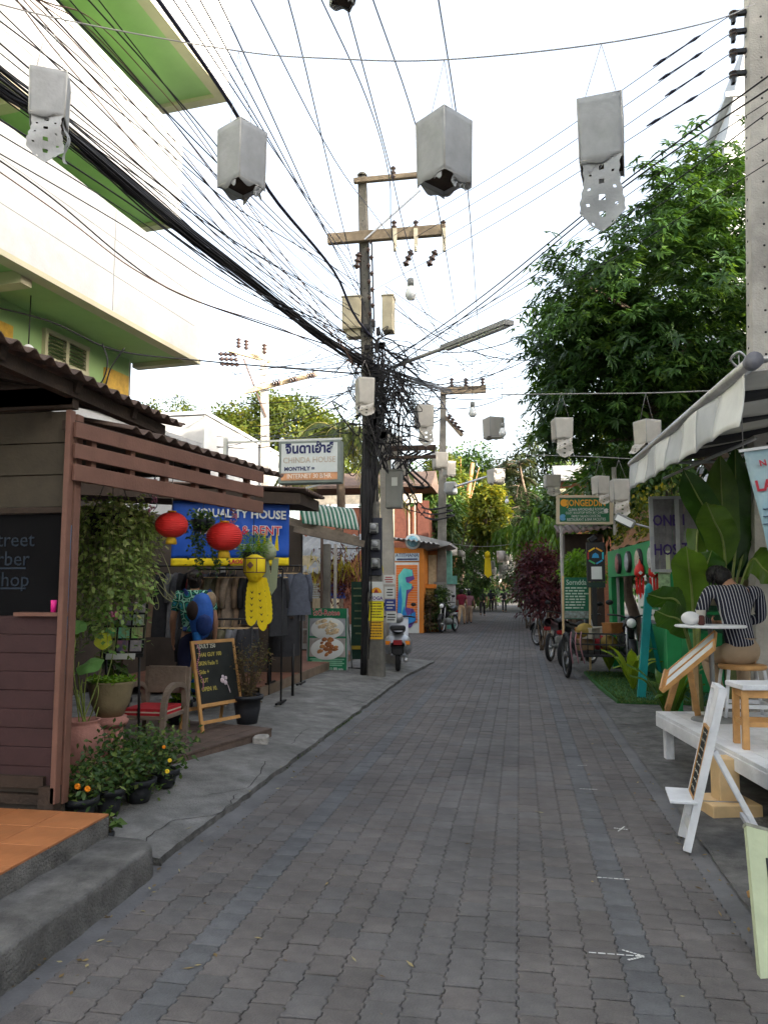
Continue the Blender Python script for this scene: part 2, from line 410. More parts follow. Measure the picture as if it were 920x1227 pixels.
m_blueban = mat('blue_banner', (.018, .085, .42), .45, .1, 3.0, .1)
m_asb = mat('grey_corrugated', (.33, .33, .325), .85, .2, 2.0, .3, dirt=.35)
m_clay = mat('clay_pot', (.36, .20, .145), .8, .22, 4.0, .25, dirt=.25)
m_claypink = mat('pink_clay', (.42, .20, .165), .85, .2, 5.0, .3, dirt=.3)
m_bowl = mat('olive_glazed_bowl', (.25, .20, .115), .5, .2, 4.0, .15, dirt=.2)
m_blackpot = mat('black_plastic_pot', (.028, .03, .036), .5, .2, 6.0, .08)
m_soil = mat('soil', (.055, .038, .026), .95, .4, 12, .6)
m_skin = mat('skin', (.36, .19, .12), .55, .08, 6.0, .05)
m_hair = mat('black_hair', (.010, .009, .009), .5, .3, 40, .5, 60)
m_turf = mat('artificial_turf', (.035, .115, .028), .95, .25, 5.0, .6, 90)
m_bark = mat('bark', (.13, .095, .07), .95, .35, 4.0, .8, 25)
m_barko = mat('orange_bark', (.42, .20, .09), .95, .3, 4.0, .6, 20)
l_mango = leafmat('mango_leaf', (.014, .042, .010), (.050, .110, .024), (.13, .22, .04), .38, .33)
l_yel = leafmat('golden_leaf', (.05, .085, .012), (.14, .165, .02), (.36, .30, .03), .5, .4)
l_olive = leafmat('olive_leaf', (.04, .065, .012), (.10, .13, .022), (.26, .24, .04), .5, .4)
l_mid = leafmat('green_leaf', (.022, .055, .012), (.055, .115, .022), (.13, .20, .03), .45, .35)
l_dark = leafmat('dark_conifer_leaf', (.012, .024, .010), (.030, .045, .014), (.07, .075, .02), .6, .25)
l_droop = leafmat('drooping_leaf', (.045, .10, .012), (.11, .21, .02), (.20, .31, .03), .4, .4)
l_purple = leafmat('purple_leaf', (.030, .008, .014), (.085, .018, .030), (.16, .035, .045), .45, .3)
l_var = leafmat('variegated_leaf', (.10, .19, .045), (.42, .54, .18), (.76, .76, .42), .4, .35)
l_fern = leafmat('fern_leaf', (.08, .19, .015), (.17, .33, .03), (.27, .42, .05), .5, .4)
l_palm = leafmat('palm_leaf', (.05, .075, .015), (.13, .15, .03), (.30, .27, .07), .45, .3)
l_ban = leafmat('banana_leaf', (.020, .060, .010), (.040, .095, .014), (.085, .16, .025), .35, .35)
l_bush = leafmat('bush_leaf', (.028, .065, .016), (.065, .125, .03), (.16, .21, .05), .45, .3)
l_dry = leafmat('dry_leaf', (.06, .04, .02), (.15, .10, .05), (.10, .13, .03), .7, .3)

# ============================================================ ground, road, pavements
ROAD_L, ROAD_R = -1.95, .92
b = B(); b.add([(-300, -100, -.06), (300, -100, -.06), (300, 500, -.06), (-300, 500, -.06)], [(0, 1, 2, 3)])
tag(b.obj('ground', m_ground), kind='structure')
b = B(); b.add([(-1.951, -12, -.016), (1.0, -12, -.016), (1.0, 17.55, -.016), (-1.951, 17.55, -.016)], [(0, 1, 2, 3)])
b.add([(-2.1, 17.56, -.016), (1.0, 17.56, -.016), (1.1, 90, -.016), (-2.6, 90, -.016)], [(0, 1, 2, 3)])
b.add([(-2.0, 17.5, -.019), (-1.9, 90, -.017), (-4.6, 90, -.017), (-4.3, 21, -.017)], [(0, 1, 2, 3)])
road = tag(b.obj('road', m_mortar), kind='structure')

# interlocking pavers: wavy long sides, laid in columns along the street
PWID, PLEN = .147, .172
def paver_outline(w, l, g=.0016, ge=.0036):
    wave = [(0, 0), (0, .10), (.009, .16), (.009, .32), (-.003, .39), (0, .5), (0, .60), (.009, .66), (.009, .82), (-.003, .89), (0, 1)]
    lf = [(x + g, ge + (l - 2 * ge) * y) for x, y in wave]; rt = [(w + x - g, ge + (l - 2 * ge) * y) for x, y in wave]
    return rt + lf[::-1]
def paver_geo(bev=.005, dep=.014):
    o = paver_outline(PWID, PLEN); n = len(o); cx, cy = PWID / 2, PLEN / 2
    inn = [(x + (bev if x < cx else -bev), cy + (y - cy) * (1 - 2 * bev / PLEN)) for x, y in o]
    vs = [(x - cx, y - cy, 0) for x, y in inn] + [(x - cx, y - cy, -bev * .7) for x, y in o] + [(x - cx, y - cy, -dep) for x, y in o]
    fs = [tuple(range(n))] + [(i + n, (i + 1) % n + n, (i + 1) % n, i) for i in range(n)] + [(i + 2 * n, (i + 1) % n + 2 * n, (i + 1) % n + n, i + n) for i in range(n)]
    return vs, fs
pv, pf = paver_geo()
def col_kind(c):
    x = ROAD_L + (c + .5) * PWID
    if abs(x - .52) < .08 or abs(x + 1.38) < .08: return 2
    return 1 if abs(x + .35) < .35 and random.random() < .75 else (0 if random.random() < .72 else 1)
bb = B(); bb.add(pv, pf); pav_me = bb.mesh('paver')
pav_mes = []
for q in (m_pavb, m_pavg, m_pavl):
    me = pav_me.copy(); me.materials.append(q); pav_mes.append(me)
NC = int(round((ROAD_R - ROAD_L) / PWID))
singles, stuffs, farp = [], [], []
for c in range(NC):
    x = ROAD_L + (c + .5) * PWID
    for r in range(int(60 / PLEN)):
        y = 1.6 + r * PLEN + (PLEN / 2 if c % 2 else 0)
        z = random.gauss(0, .0012); tx, ty = random.gauss(0, .006), random.gauss(0, .006)
        k = col_kind(c)
        (singles if 2.85 < y < 5.55 and len(singles) < 320 else stuffs if y < 22 else farp).append((x, y, z, tx, ty, k))
for c in range(-16, 0):                      # the street is wider on the left beyond the poles
    x = ROAD_L + (c + .5) * PWID
    for r in range(int(42 / PLEN)):
        y = 17.6 + r * PLEN + (PLEN / 2 if c % 2 else 0)
        if x > -1.95 - (y - 17.6) * .75 and x > -4.3: farp.append((x, y, random.gauss(0, .0012), 0, 0, 0 if random.random() < .6 else 1))
singles.sort(key=lambda q: q[1]); stuffs += singles[300:]; singles = singles[:300]
for (x, y, z, tx, ty, k) in singles:
    o = bpy.data.objects.new('paver', pav_mes[k]); C.objects.link(o); o.parent = road; o.location = (x, y, z); o.rotation_euler = (tx, ty, random.gauss(0, .008))
def paver_mass(rows, full):
    V = np.array(pv if full else pv[:22]); fs = pf if full else [pf[0]]
    vs, ff, mi, rn = [], [], [], []
    for j, (x, y, z, tx, ty, k) in enumerate(rows):
        q = V + np.array([x, y, z]); q[:, 2] += V[:, 0] * -ty + V[:, 1] * tx
        vs.append(q); o = j * len(V); ff += [tuple(i + o for i in t) for t in fs]; mi += [k] * len(fs); rn += [random.random()] * len(fs)
    me = bpy.data.meshes.new('paver_field'); me.from_pydata(np.concatenate(vs).tolist(), [], ff)
    me.polygons.foreach_set("material_index", mi); a = me.attributes.new("rnd", 'FLOAT', 'FACE'); a.data.foreach_set("value", rn); me.update(); return me
for rows, full in ((stuffs, True), (farp, False)):
    tag(link('paver_field', paver_mass(rows, full), [m_pavb, m_pavg, m_pavl], road), kind='stuff')
# chalk marks scrawled on the pavers
b = B()
def stroke(p, q, w=.012, z=.005):
    p, q = gp(*p, z), gp(*q, z); t = (q - p).normalized(); s = Vector((-t.y, t.x, 0)) * w / 2; n = 6
    for i in range(n):
        a, c = p.lerp(q, i / n), p.lerp(q, (i + .8) / n); j = random.uniform(.6, 1.1)
        b.add([a - s * j, a + s * j, c + s * j, c - s * j], [(0, 3, 2, 1)])
for p, q in (((705, 1141), (772, 1146)), ((745, 1138), (772, 1146)), ((752, 1150), (772, 1146)), ((715, 1051), (755, 1054)), ((694, 945), (716, 946)), ((735, 992), (752, 994)), ((740, 996), (748, 990)), ((692, 917), (703, 917))):
    stroke(p, q)
b.obj('chalk_mark', m_chalk, road)

def grid_ground(name, m, x0, x1, y0, y1, fz, step=.12, fx=None):
    nx, ny = max(2, int((x1 - x0) / step)), max(2, int((y1 - y0) / step)); b = B()
    def fn(u, v):
        y = y0 + (y1 - y0) * v
        a, c = (x0, x1) if fx is None else fx(y); x = a + (c - a) * u
        return (x, y, fz(x, y))
    b.sheet(fn, nx, ny); return tag(b.obj(name, m), kind='structure')
def nz(x, y, s=1.0, k=0.0): return noise.noise(Vector((x * s, y * s, k)))
# left gutter, dished, and the concrete apron behind a broken lip
crackx = lambda y: -2.12 + .03 * nz(0, y, 3.1, 1) + .02 * nz(0, y, 9, 2) + max(0, y - 14.5) * .07
grid_ground('gutter', m_gut, -2.2, -1.9, -3, 17.6, lambda x, y: -.009 - .012 * math.exp(-((x + 2.0) / .07) ** 2) + .002 * nz(x, y, 6), .07, lambda y: (crackx(y) - .05, ROAD_L + .004 + .006 * nz(1, y, 5)))
def apron_z(x, y):
    d = max(0, crackx(y) - x); return .03 + .095 * min(1, d / 1.1) ** .8 + .006 * nz(x, y, 2.2, 3) + .004 * nz(x, y, 8, 4)
pav = grid_ground('pavement', m_conc, -9, -2.1, 4.42, 17.5, apron_z, .09, lambda y: (-7, crackx(y)))
for pts in (((250, 945), (300, 930), (318, 905)), ((330, 858), (380, 850), (430, 838), (470, 812)), ((170, 1000), (205, 975), (260, 962), (285, 940)), ((350, 885), (368, 868), (402, 862))):
    q = spline([gp(x, y, .11) for x, y in pts], 8); b = B()          # hairline cracks
    q = [Vector((p.x + random.gauss(0, .008), p.y + random.gauss(0, .008), apron_z(p.x, p.y) + .003)) for p in q]
    for a, c in zip(q[:-1], q[1:]): s_ = Vector((-(c - a).y, (c - a).x, 0)).normalized() * random.uniform(.002, .005); b.add([a - s_, c - s_, c + s_, a + s_], [(0, 1, 2, 3)])
    b.obj('crack', m_mortar, pav)
b = B()                                          # broken edge of the apron over the gutter
n = 170
def lip(u, v):
    y = 4.42 + 13.1 * u; x = crackx(y) + .012 * nz(3, y, 14); return (x + .006 * v, y, (.032 + .008 * nz(0, y, 7)) * (1 - v) - .02 * v)
b.sheet(lip, n, 2); b.obj('broken_edge', m_concd, pav)
P = []; 
for i in range(260):
    y = random.choice([random.uniform(8.6, 10.2), random.uniform(6, 12), random.uniform(8.8, 9.4)]); P.append((crackx(y) + random.uniform(-.02, .02), y, .0))
P = np.array(P); tag(link('weeds', leaf_mesh('weeds', P, unit(260) * [1, 1, .2] + [0, 0, .9], unit(260), .03, .012), l_bush, pav), kind='stuff')
grid_ground('left_yard', m_conc, -9, -4.2, 17.4, 60, lambda x, y: .06 + .004 * nz(x, y, 2), .6)
# kerb block, bottom left
b = B()
def kerb(u, v):
    y = -2 + 6.42 * u
    prof = [(-2.065, -.02), (-2.072, .06), (-2.078, .132), (-2.084, .143), (-2.098, .150), (-2.25, .152), (-2.6, .153), (-3.0, .153)]
    x, z = prof[min(7, int(round(v * 7)))]
    e = max(0, (y - 4.18) / .24); x -= .15 * e ** 2.6; z -= .012 * e ** 3
    return (x + .010 * nz(0, y, 5, z * 9) + .006 * nz(z * 20, y, 17), y, z + .006 * nz(x, y, 5) + (.008 * nz(x, y, 16) if z > .1 else 0))
b.sheet(kerb, 170, 7); kb = B(); 
b.add([(-2.26, 4.42, .12), (-3.0, 4.42, .15), (-3.0, 4.42, -.05), (-2.26, 4.42, -.05)], [(0, 1, 2, 3)])
tag(b.obj('kerb', m_concd), kind='structure')
b = B(); b.sheet(lambda u, v: (-2.10 - 1.2 * u, 4.424 - .004 * v, (apron_z(-2.12 - 1.2 * u, 4.42) - .003) * (1 - v) - .03 * v), 14, 1, .01); b.obj('front_edge', m_concd, pav)
# tiled terrace in front of the barber shop
b = B(); b.box((-4.2, 1.9, .20), (3.54, 5.0, .13)); terrace = tag(b.obj('terrace', m_concd), kind='structure')
tb = B(); tb.box((0, 0, 0), (.296, .296, .014), bev=.002); tme = tb.mesh('tile'); tme.materials.append(m_tile)
for i in range(7):
    for j in range(8):
        o = bpy.data.objects.new('tile', tme); C.objects.link(o); o.parent = terrace
        o.location = (-2.578 - i * .3, 4.25 - j * .3, .272 + random.gauss(0, .0006))
# leaves and grit that have blown against the edges
n = 420; Y = 3 + np.random.rand(n) ** 1.6 * 24; sd_ = np.random.rand(n); X = np.where(sd_ < .45, -2.0 + np.random.normal(size=n) * .12, np.where(sd_ < .8, 1.05 + np.random.normal(size=n) * .14, np.random.uniform(-1.9, .9, n)))
tag(link('fallen_leaves', leaf_mesh('fallen_leaves', np.stack([X, Y, np.full(n, .006) + .03 * (X < -2.1)], 1), unit(n) * [1, 1, .12], unit(n) * .3 + [0, 0, 1], np.random.uniform(.015, .06, n), np.random.uniform(.008, .022, n), .02), leafmat('fallen_leaf', (.07, .045, .02), (.22, .15, .06), (.34, .30, .16), .8, .1)), kind='stuff')
# right side: concrete strip, then rough dark ground up to the platform and green turf
grid_ground('gutter_strip', m_gut, .9, 1.16, -3, 17, lambda x, y: -.008 + .004 * nz(x, y, 4), .08, lambda y: (ROAD_R - .004 + .004 * nz(2, y, 4), 1.13 + .02 * nz(5, y, 3)))
grid_ground('verge', m_concd, 1.1, 6, -3, 17, lambda x, y: .004 + .012 * nz(x, y, 1.4, 7) + .008 * nz(x, y, 6, 8) + .02 * min(1, max(0, x - 1.2)), .1, lambda y: (1.11 + .02 * nz(5, y, 3), 6))
grid_ground('right_yard', m_concd, 1.0, 7, 16.9, 60, lambda x, y: .0 + .004 * nz(x, y, 2), .6)
b = B()
turf_poly = [(1.20, 15.6), (1.25, 13.2), (1.34, 11.6), (3.4, 11.2), (4.4, 11.4), (4.4, 15.8)]
b.add([(x, y, .05) for x, y in turf_poly] + [(x, y, -.02) for x, y in turf_poly], [tuple(range(6))[::-1]] + [(i, (i + 1) % 6, (i + 1) % 6 + 6, i + 6) for i in range(6)])
turf = tag(b.obj('turf_mat', m_turf), kind='structure')
n = 9000; X = np.random.uniform(1.24, 3.2, n); Y = 11.3 + np.random.rand(n) ** 1.4 * 4.3
X = np.maximum(X, 1.36 - (Y - 11.6) * .04)
tag(link('turf_blades', leaf_mesh('turf_blades', np.stack([X, Y, np.full(n, .05)], 1), unit(n) * [.5, .5, .1] + [0, 0, 1], unit(n), .035, .008, 0), l_bush, turf), kind='stuff')
# ============================================================ the white and green apartment house, upper left
EW = Vector((math.sin(R(6.4)), math.cos(R(6.4)), 0)); EN = Vector((math.cos(R(6.4)), -math.sin(R(6.4)), 0)); UP = Vector((0, 0, 1))
fc = at(240, 432, 16); fc.z = 0                       # outer far corner of the lowest balcony, on the ground
apt = thing('apartment_house', 'white apartment house with lime green balcony undersides, upper left above the barber shop', 'building', (fc.x, fc.y, 0))
def slab(zb, zt, l0, l1, d0, d1, m, name, mi=None):
    """block between distances l0..l1 back along the front and d0..d1 behind it"""
    b = B(); c = fc - EW * (l0 + l1) / 2 - EN * (d0 + d1) / 2 + UP * (zb + zt) / 2
    b.box(c, (abs(d1 - d0), abs(l1 - l0), zt - zb), Matrix((EN, EW, UP)).transposed()); return b.obj(name, m, apt)
zs = [at(240, 432, 16).z, at(215, 274, 16).z, at(255, 107, 16).z]
outs = [0.0, .42, -.35]; ends = [0.0, .3, -.4]
for k in range(3):
    z = zs[k]; o = outs[k]; e = ends[k]
    slab(z, z + 2.1 if k else z + 2.0, e, 22, o, o + .16, m_white, 'parapet')
    slab(z, z + .55, e, e + .16, o + .162, 1.6, m_white, 'parapet')
    slab(z + .002, z + .118, e + .162, 22, o + .162, 1.62, m_green, 'balcony_slab')
    slab(z - .10, z - .004, e, 22, o - .02, o + .24, m_cream, 'edge_beam')
    slab(z - .10, z - .004, e, e + .24, o + .242, 1.6, m_cream, 'edge_beam')
    slab(z - .22, z - .006, 5.0, 5.25, o + .25, 1.6, m_cream, 'cross_beam')
    slab(z - .24, z - .007, 10.5, 10.75, o + .25, 1.6, m_cream, 'cross_beam')
slab(-.1, zs[2] + 3, .25, 22, 1.62, 8, m_white, 'wall')
slab(zs[0] - 2.35, zs[0] - .001, .5, 22, 1.5, 1.617, m_green, 'green_wall')
slab(zs[1] - 1.75, zs[1] - .001, .5, 22, 1.5, 1.618, m_green, 'green_wall')
slab(zs[2] - 1.75, zs[2] - .001, .5, 22, 1.5, 1.618, m_green, 'green_wall')
for k in (0, 1):
    for z in (.7, 1.4): slab(zs[k] + z, zs[k] + z + .012, ends[k] + .3, 22, outs[k] - .003, outs[k] + .02, m_greybox, 'joint')
    for l in (3.2, 6.6, 9.9): slab(zs[k] + .02, zs[k] + 1.98, l, l + .012, outs[k] - .004, outs[k] + .02, m_greybox, 'joint')
# louvred window and the edge of a yellow door on the first floor
def on_wall(px, py, d=1.46):
    """point of the green wall plane seen at this pixel"""
    o = Vector((0, 0, HC)); r_ = ray(px, py); q = fc - EN * d; t = (q - o).dot(EN) / r_.dot(EN); return o + r_ * t
w0, w1 = on_wall(55, 396), on_wall(103, 440)
wl0 = (w0 - fc).dot(EW); wl1 = (w1 - fc).dot(EW); zt, zb_ = w0.z, w1.z - .15
b = B(); fr = Matrix((EN, EW, UP)).transposed()
for l in (wl0, (wl0 + wl1) / 2, wl1): b.box(fc + EW * l - EN * 1.46 + UP * (zt + zb_) / 2, (.09, .08, zt - zb_), fr)
for z in (zt, zb_): b.box(fc + EW * (wl0 + wl1) / 2 - EN * 1.455 + UP * z, (.1, abs(wl1 - wl0) + .1, .08), fr)
win = b.obj('window', m_cream, apt)
for i in range(7):
    for l in ((wl0 * 3 + wl1) / 4, (wl0 + wl1 * 3) / 4):
        b = B(); z = zb_ + (zt - zb_) * (i + .5) / 7
        b.box(fc + EW * l - EN * 1.47 + UP * z, (.10, abs(wl1 - wl0) / 2 - .09, .02), fr @ Matrix.Rotation(R(35), 3, 'Y')); b.obj('slat', mat('louvre_olive', (.10, .12, .05), .6), win)
d0 = on_wall(-30, 372); d1 = on_wall(13, 408)
for nm, l0, l1, z0, z1 in (('door', (d0 - fc).dot(EW), (d1 - fc).dot(EW), zs[0] - 2.3, d0.z), ('door', (on_wall(126, 450) - fc).dot(EW), (on_wall(152, 470) - fc).dot(EW), zs[0] - 2.3, on_wall(140, 446).z)):
    b = B(); b.box(fc + EW * (l0 + l1) / 2 - EN * 1.46 + UP * (z0 + z1) / 2, (.1, abs(l1 - l0), z1 - z0), fr); b.obj(nm, mat('yellow_door', (.55, .33, .05), .6), apt)
# lower white parapet of the first floor terrace
slab(-.1, 4.75, 0.1, 22, -.12, .06, m_white, 'terrace_parapet')
slab(4.751, 4.84, 0.1, 22, -.16, .10, m_white, 'coping')
lp = on_wall(38, 345, .9)
t = thing('balcony_lantern', 'small white cage lantern hanging under the lowest green balcony', 'lantern', lp)
b = B(); b.cyl((lp.x, lp.y, zs[0]), (lp.x, lp.y, zs[0] - 1.0), .012, 5); b.obj('chain', m_black, t)
lz = zs[0] - 1.0; b = B(); b.lathe((lp.x, lp.y, lz), [(0, .12), (.05, .1), (.16, 0), (.15, -.02)], 10); b.lathe((lp.x, lp.y, lz - .5), [(.14, .03), (.17, 0), (.12, -.06), (0, -.08)], 10)
for k in range(6): b.cyl((lp.x + .14 * math.cos(k), lp.y + .14 * math.sin(k), lz), (lp.x + .14 * math.cos(k), lp.y + .14 * math.sin(k), lz - .5), .015, 5)
b.obj('cage', m_whitep, t); b = B(); b.lathe((lp.x, lp.y, lz - .25), [(.09, -.2), (.1, 0), (.09, .2)], 10); b.obj('shade', m_glassb, t)

# white annex behind, with clipped bushes along its roof edge
p0 = at(188, 480, 22); p1 = at(245, 520, 22)
t = thing('annex', 'plain white block beyond the apartment house with bushes on its roof edge', 'building', (p1.x - 2, 25, 0))
b = B(); b.box((p1.x - 2.6, 26, p1.z / 2 + .3), (5.2, 8, p1.z + .6)); b.obj('wall', m_white, t)
b = B(); b.box((p1.x - 2.6, 26, p1.z + .66), (5.35, 8.15, .1)); b.obj('coping', m_whitep, t)
b = B(); b.box((p1.x - .02, 22.9, p1.z * .55), (.06, .5, 1.4)); b.obj('shutter', m_greybox, t)
for i, (px, py, s_) in enumerate(((178, 474, .35), (197, 480, .45), (220, 490, .35))):
    q = at(px, py, 22.2); q.z = p1.z + .71
    tag(crown('roof_bush', None, l_olive, q + Vector((0, 0, .2)), (s_, s_ * .8, .28), 22, 14, .14, .11, .05, seed=30 + i)[0], ['leftmost of three small bushes on the white roof edge', 'middle of three small bushes on the white roof edge', 'rightmost of three small bushes on the white roof edge'][i], 'bush', 'bushes on the white roof edge')

# ============================================================ right-hand row: houses put in, mostly out of view, sized to shade the street
for i, (y0, y1, h) in enumerate(((-30, -13, 8.6), (-12.9, -3, 8.0), (-2.9, 5.0, 15.5), (5.1, 18.5, 7.6), (21.5, 33, 7.0), (33.2, 52, 6.4))):
    t = thing('shophouse', ['plain white shophouse far down the right side behind the camera', 'cream shophouse on the right behind the camera', 'tall white shophouse on the right beside the camera', 'cream shophouse behind the mango tree', 'white shophouse beyond the mango tree', 'low cream shophouse at the far end of the right side'][i], 'building', (12, (y0 + y1) / 2, 0))
    b = B(); b.box((13, (y0 + y1) / 2, h / 2 - .1), (11, y1 - y0, h + .2)); b.obj('wall', m_white if i % 2 == 0 else mat('cream_wall', (.6, .55, .45), .85), t)
    b = B(); b.box((13, (y0 + y1) / 2, h + .15), (11.4, y1 - y0 + .04, .3)); b.obj('roof', m_asb, t)
    n = max(2, int((y1 - y0) / 3))
    for k in range(n):
        for z in (2.0, 5.2):
            yc = y0 + (k + .5) * (y1 - y0) / n
            b = B(); b.box((7.47, yc, z), (.08, 1.3, 1.5)); w = b.obj('window', m_whitep, t); b = B(); b.box((7.43, yc, z), (.03, 1.1, 1.3)); b.obj('pane', m_black, w)
# pale tower with a stepped gable seen behind the near pole
q0, q1 = at(866, 150, 24), at(905, 150, 24); ztop = at(885, 60, 24).z
t = thing('gabled_tower', 'pale gabled tower top showing behind the near concrete pole', 'building', (q0.x + 2, 26, 0))
b = B(); zz = at(880, 190, 24).z
b.prism([(0, 0), (4, 0), (4, ztop + 1.5), (.9, ztop + .6), (.35, zz + 2.1), (.12, zz + .9), (0, zz + .5)], (q0.x, 25.5, 0), (1, 0, 0), (0, 0, 1), 3.0); b.obj('wall', m_white, t)
b = B()
for k, z in enumerate((zz + .5, zz + 2.1)): b.box((q0.x + 2.0, 25.5, z), (4.1 - .3 * k, 3.1, .16))
b.obj('ledge', m_whitep, t)
# ============================================================ barber shop, left foreground
FX = -2.80                                                 # street side of the shop
shop = thing('barber_shop', 'dark open fronted barber shop of maroon boards and brown slats under a rusty corrugated roof', 'shop', (-4.4, 6.6, 0))
WY = 4.52
def bx(c, d, name, m, par=shop, **k):
    b = B(); b.box(c, d, **k); return b.obj(name, m, par)
def wz(px, py): return at(px, py, WY).z
px_r = at(76, 800, WY).x
# front wall facing the camera: lapped maroon boards, window above
zt = wz(40, 738); zb = wz(40, 940)
n = 9
for i in range(n):
    z0 = zb + (zt - zb) * i / n; z1 = zb + (zt - zb) * (i + 1) / n
    bx(((px_r - .06 - 6.5) / 2, WY - .004 * (i % 2) - .012, (z0 + z1) / 2), (6.5 + px_r + .0, .022, z1 - z0 - .002), 'plank', m_purple, bev=.003)
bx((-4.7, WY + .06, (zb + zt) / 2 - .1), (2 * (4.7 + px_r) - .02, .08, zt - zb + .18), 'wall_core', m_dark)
for x in (px_r - .03, px_r - .95, px_r - 1.9): bx((x, WY - .03, .30 + (zb - .30) / 2 - .02), (.10, .10, zb - .30 + .05), 'foot', m_dkwood)
bx((-4.7, WY + .02, .31), (3.6, .10, .06), 'sill_beam', m_dkwood)
bx((px_r - .72, WY - .03, .42), (1.3, .05, .07), 'sill_beam', m_dkwood)
bx(((px_r - .15), WY - .02, zt + .012), (.34, .09, .024), 'ledge', m_brownp)
# posts at the corner, with the blue pipe between them
def post(pxa, Yp, w, d, z0, z1, m, name='post'):
    q = at(pxa, 708, Yp); return bx((q.x, Yp, (z0 + z1) / 2), (w, d, z1 - z0), name, m, bev=.004)
post(76.5, WY - .05, .036, .06, .30, 2.76, m_brownp)
post(86.5, WY + .04, .032, .07, .28, 2.75, m_brownp)
q = at(81.5, 708, WY + .02); b = B(); b.tube([(q.x, WY, .30), (q.x + .002, WY, 1.2), (q.x + .004, WY, 2.02)], .016, 8); b.obj('pipe', mat('blue_pipe', (.03, .22, .42), .45, .3, 3), shop)
# window with the sign lettering on dark glass, beige panel over it
zw0, zw1 = zt, wz(40, 615)
bx((-4.7, WY + .05, (zw0 + zw1) / 2), (2 * (4.7 + px_r) - .1, .012, zw1 - zw0), 'window', mat('dark_glass', (.008, .008, .009), .5, .2, 2, 0, spec=.03))
ml = mat('faded_blue_lettering', (.008, .018, .034), .5, .2, 12)
for tx, y, s_ in (('Street', 647, .135), ('Barber', 670, .135), ('Shop', 695, .135)):
    p_ = at(42 if tx == 'Street' else 36, y, WY + .04); text(tx, s_, p_, (1, 0, 0), (0, 0, 1), ml, shop, 'RIGHT', depth=.001)
for y in (681, 705): p_ = at(-10, y, WY + .04); bx((p_.x, WY + .04, p_.z), (.5, .003, .012), 'lettering_rule', ml)
bx((-4.7, WY + .03, zw1 + .02), (2 * (4.7 + px_r) - .06, .05, .035), 'window_head', m_dkwood)
zc = wz(40, 500)
for i in range(3):
    a, c = zw1 + .04 + (zc - zw1) * i / 3, zw1 + .04 + (zc - zw1) * (i + 1) / 3
    bx((-4.7, WY + .03, (a + c) / 2), (2 * (4.7 + px_r) - .1, .02, c - a - .008), 'panel', mat('beige_board', (.060, .050, .036), .8, .2))  # beige darkened in the colour for the shade under the roof
bx((-4.7, WY + .02, zc + .12), (2 * (4.7 + px_r), .07, .14), 'beam', m_dkwood)
# slatted fascia along the street
FA = ax(90, 520, FX); FD = Vector((math.sin(R(12.5)), math.cos(R(12.5)), 0)); FL = 2.30
for (pa, pb) in ((505, 524), (531, 549), (556, 576)):
    za, zb2 = ax(90, pa, FX).z, ax(90, pb, FX).z
    bx(Vector((FX, FA.y, (za + zb2) / 2)) + FD * FL / 2, (.024, FL, za - zb2), 'board', m_brownp, bev=.003, rot=-R(12.5))
for k in range(6):
    bx(Vector((FX - .04, FA.y, 2.49)) + FD * (.2 + k * .38), (.05, .045, .36), 'batten', m_brownp, rot=-R(12.5))
bx(Vector((FX - .06, FA.y, 2.67)) + FD * FL / 2, (.08, FL, .06), 'beam', m_dkwood, rot=-R(12.5))
# dark shell of the interior
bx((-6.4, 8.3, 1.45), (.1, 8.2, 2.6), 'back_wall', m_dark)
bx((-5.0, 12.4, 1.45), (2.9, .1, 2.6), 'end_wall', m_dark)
bx((-4.8, 5.9, 2.80), (3.3, 2.7, .03), 'ceiling', m_dark)  # made-up ceiling keeping the shop dark; stops short to let skylight in
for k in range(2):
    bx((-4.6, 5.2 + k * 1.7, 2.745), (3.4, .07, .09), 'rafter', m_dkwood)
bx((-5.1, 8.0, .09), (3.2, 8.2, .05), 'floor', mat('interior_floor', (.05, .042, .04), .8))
# two corrugated roof sheets; the nearer one laps over the farther one
def corrugated(name, m, par, x0, z0, x1, z1, y0, y1, amp=.022, pitch=.155, th=.008, ny=None, skew=0):
    n = ny or int((y1 - y0) / pitch * 8)
    b = B()
    def fn(u, v):
        y = y0 + (y1 - y0) * u; return (x0 + (x1 - x0) * v + .008 * nz(y, v, 2) + skew * (y - y0), y, z0 + (z1 - z0) * v + amp * math.sin(2 * math.pi * y / pitch) + .01 * nz(y, v * 3, 1.3, 2))
    b.sheet(fn, n, 5, th); return b.obj(name, m, par)
corrugated('roof_sheet', m_rust, shop, -2.72, 2.97, -5.2, 3.55, 2.6, 5.95)
corrugated('roof_sheet', m_rust, shop, -2.66, 2.745, -6.3, 3.45, 4.95, 7.3, skew=.16)
bx((-2.86, 4.2, 2.90), (.07, 3.2, .09), 'eave_beam', m_dkwood)
for k in range(4): b = B(); b.beam((-2.8, 3.0 + k * .75, 2.92), (-5.2, 3.0 + k * .75, 3.47), .06, .08); b.obj('rafter', m_dkwood, shop)
bx((-4.0, WY + .02, 2.88), (2.3, .07, .14), 'tie_beam', m_dkwood)
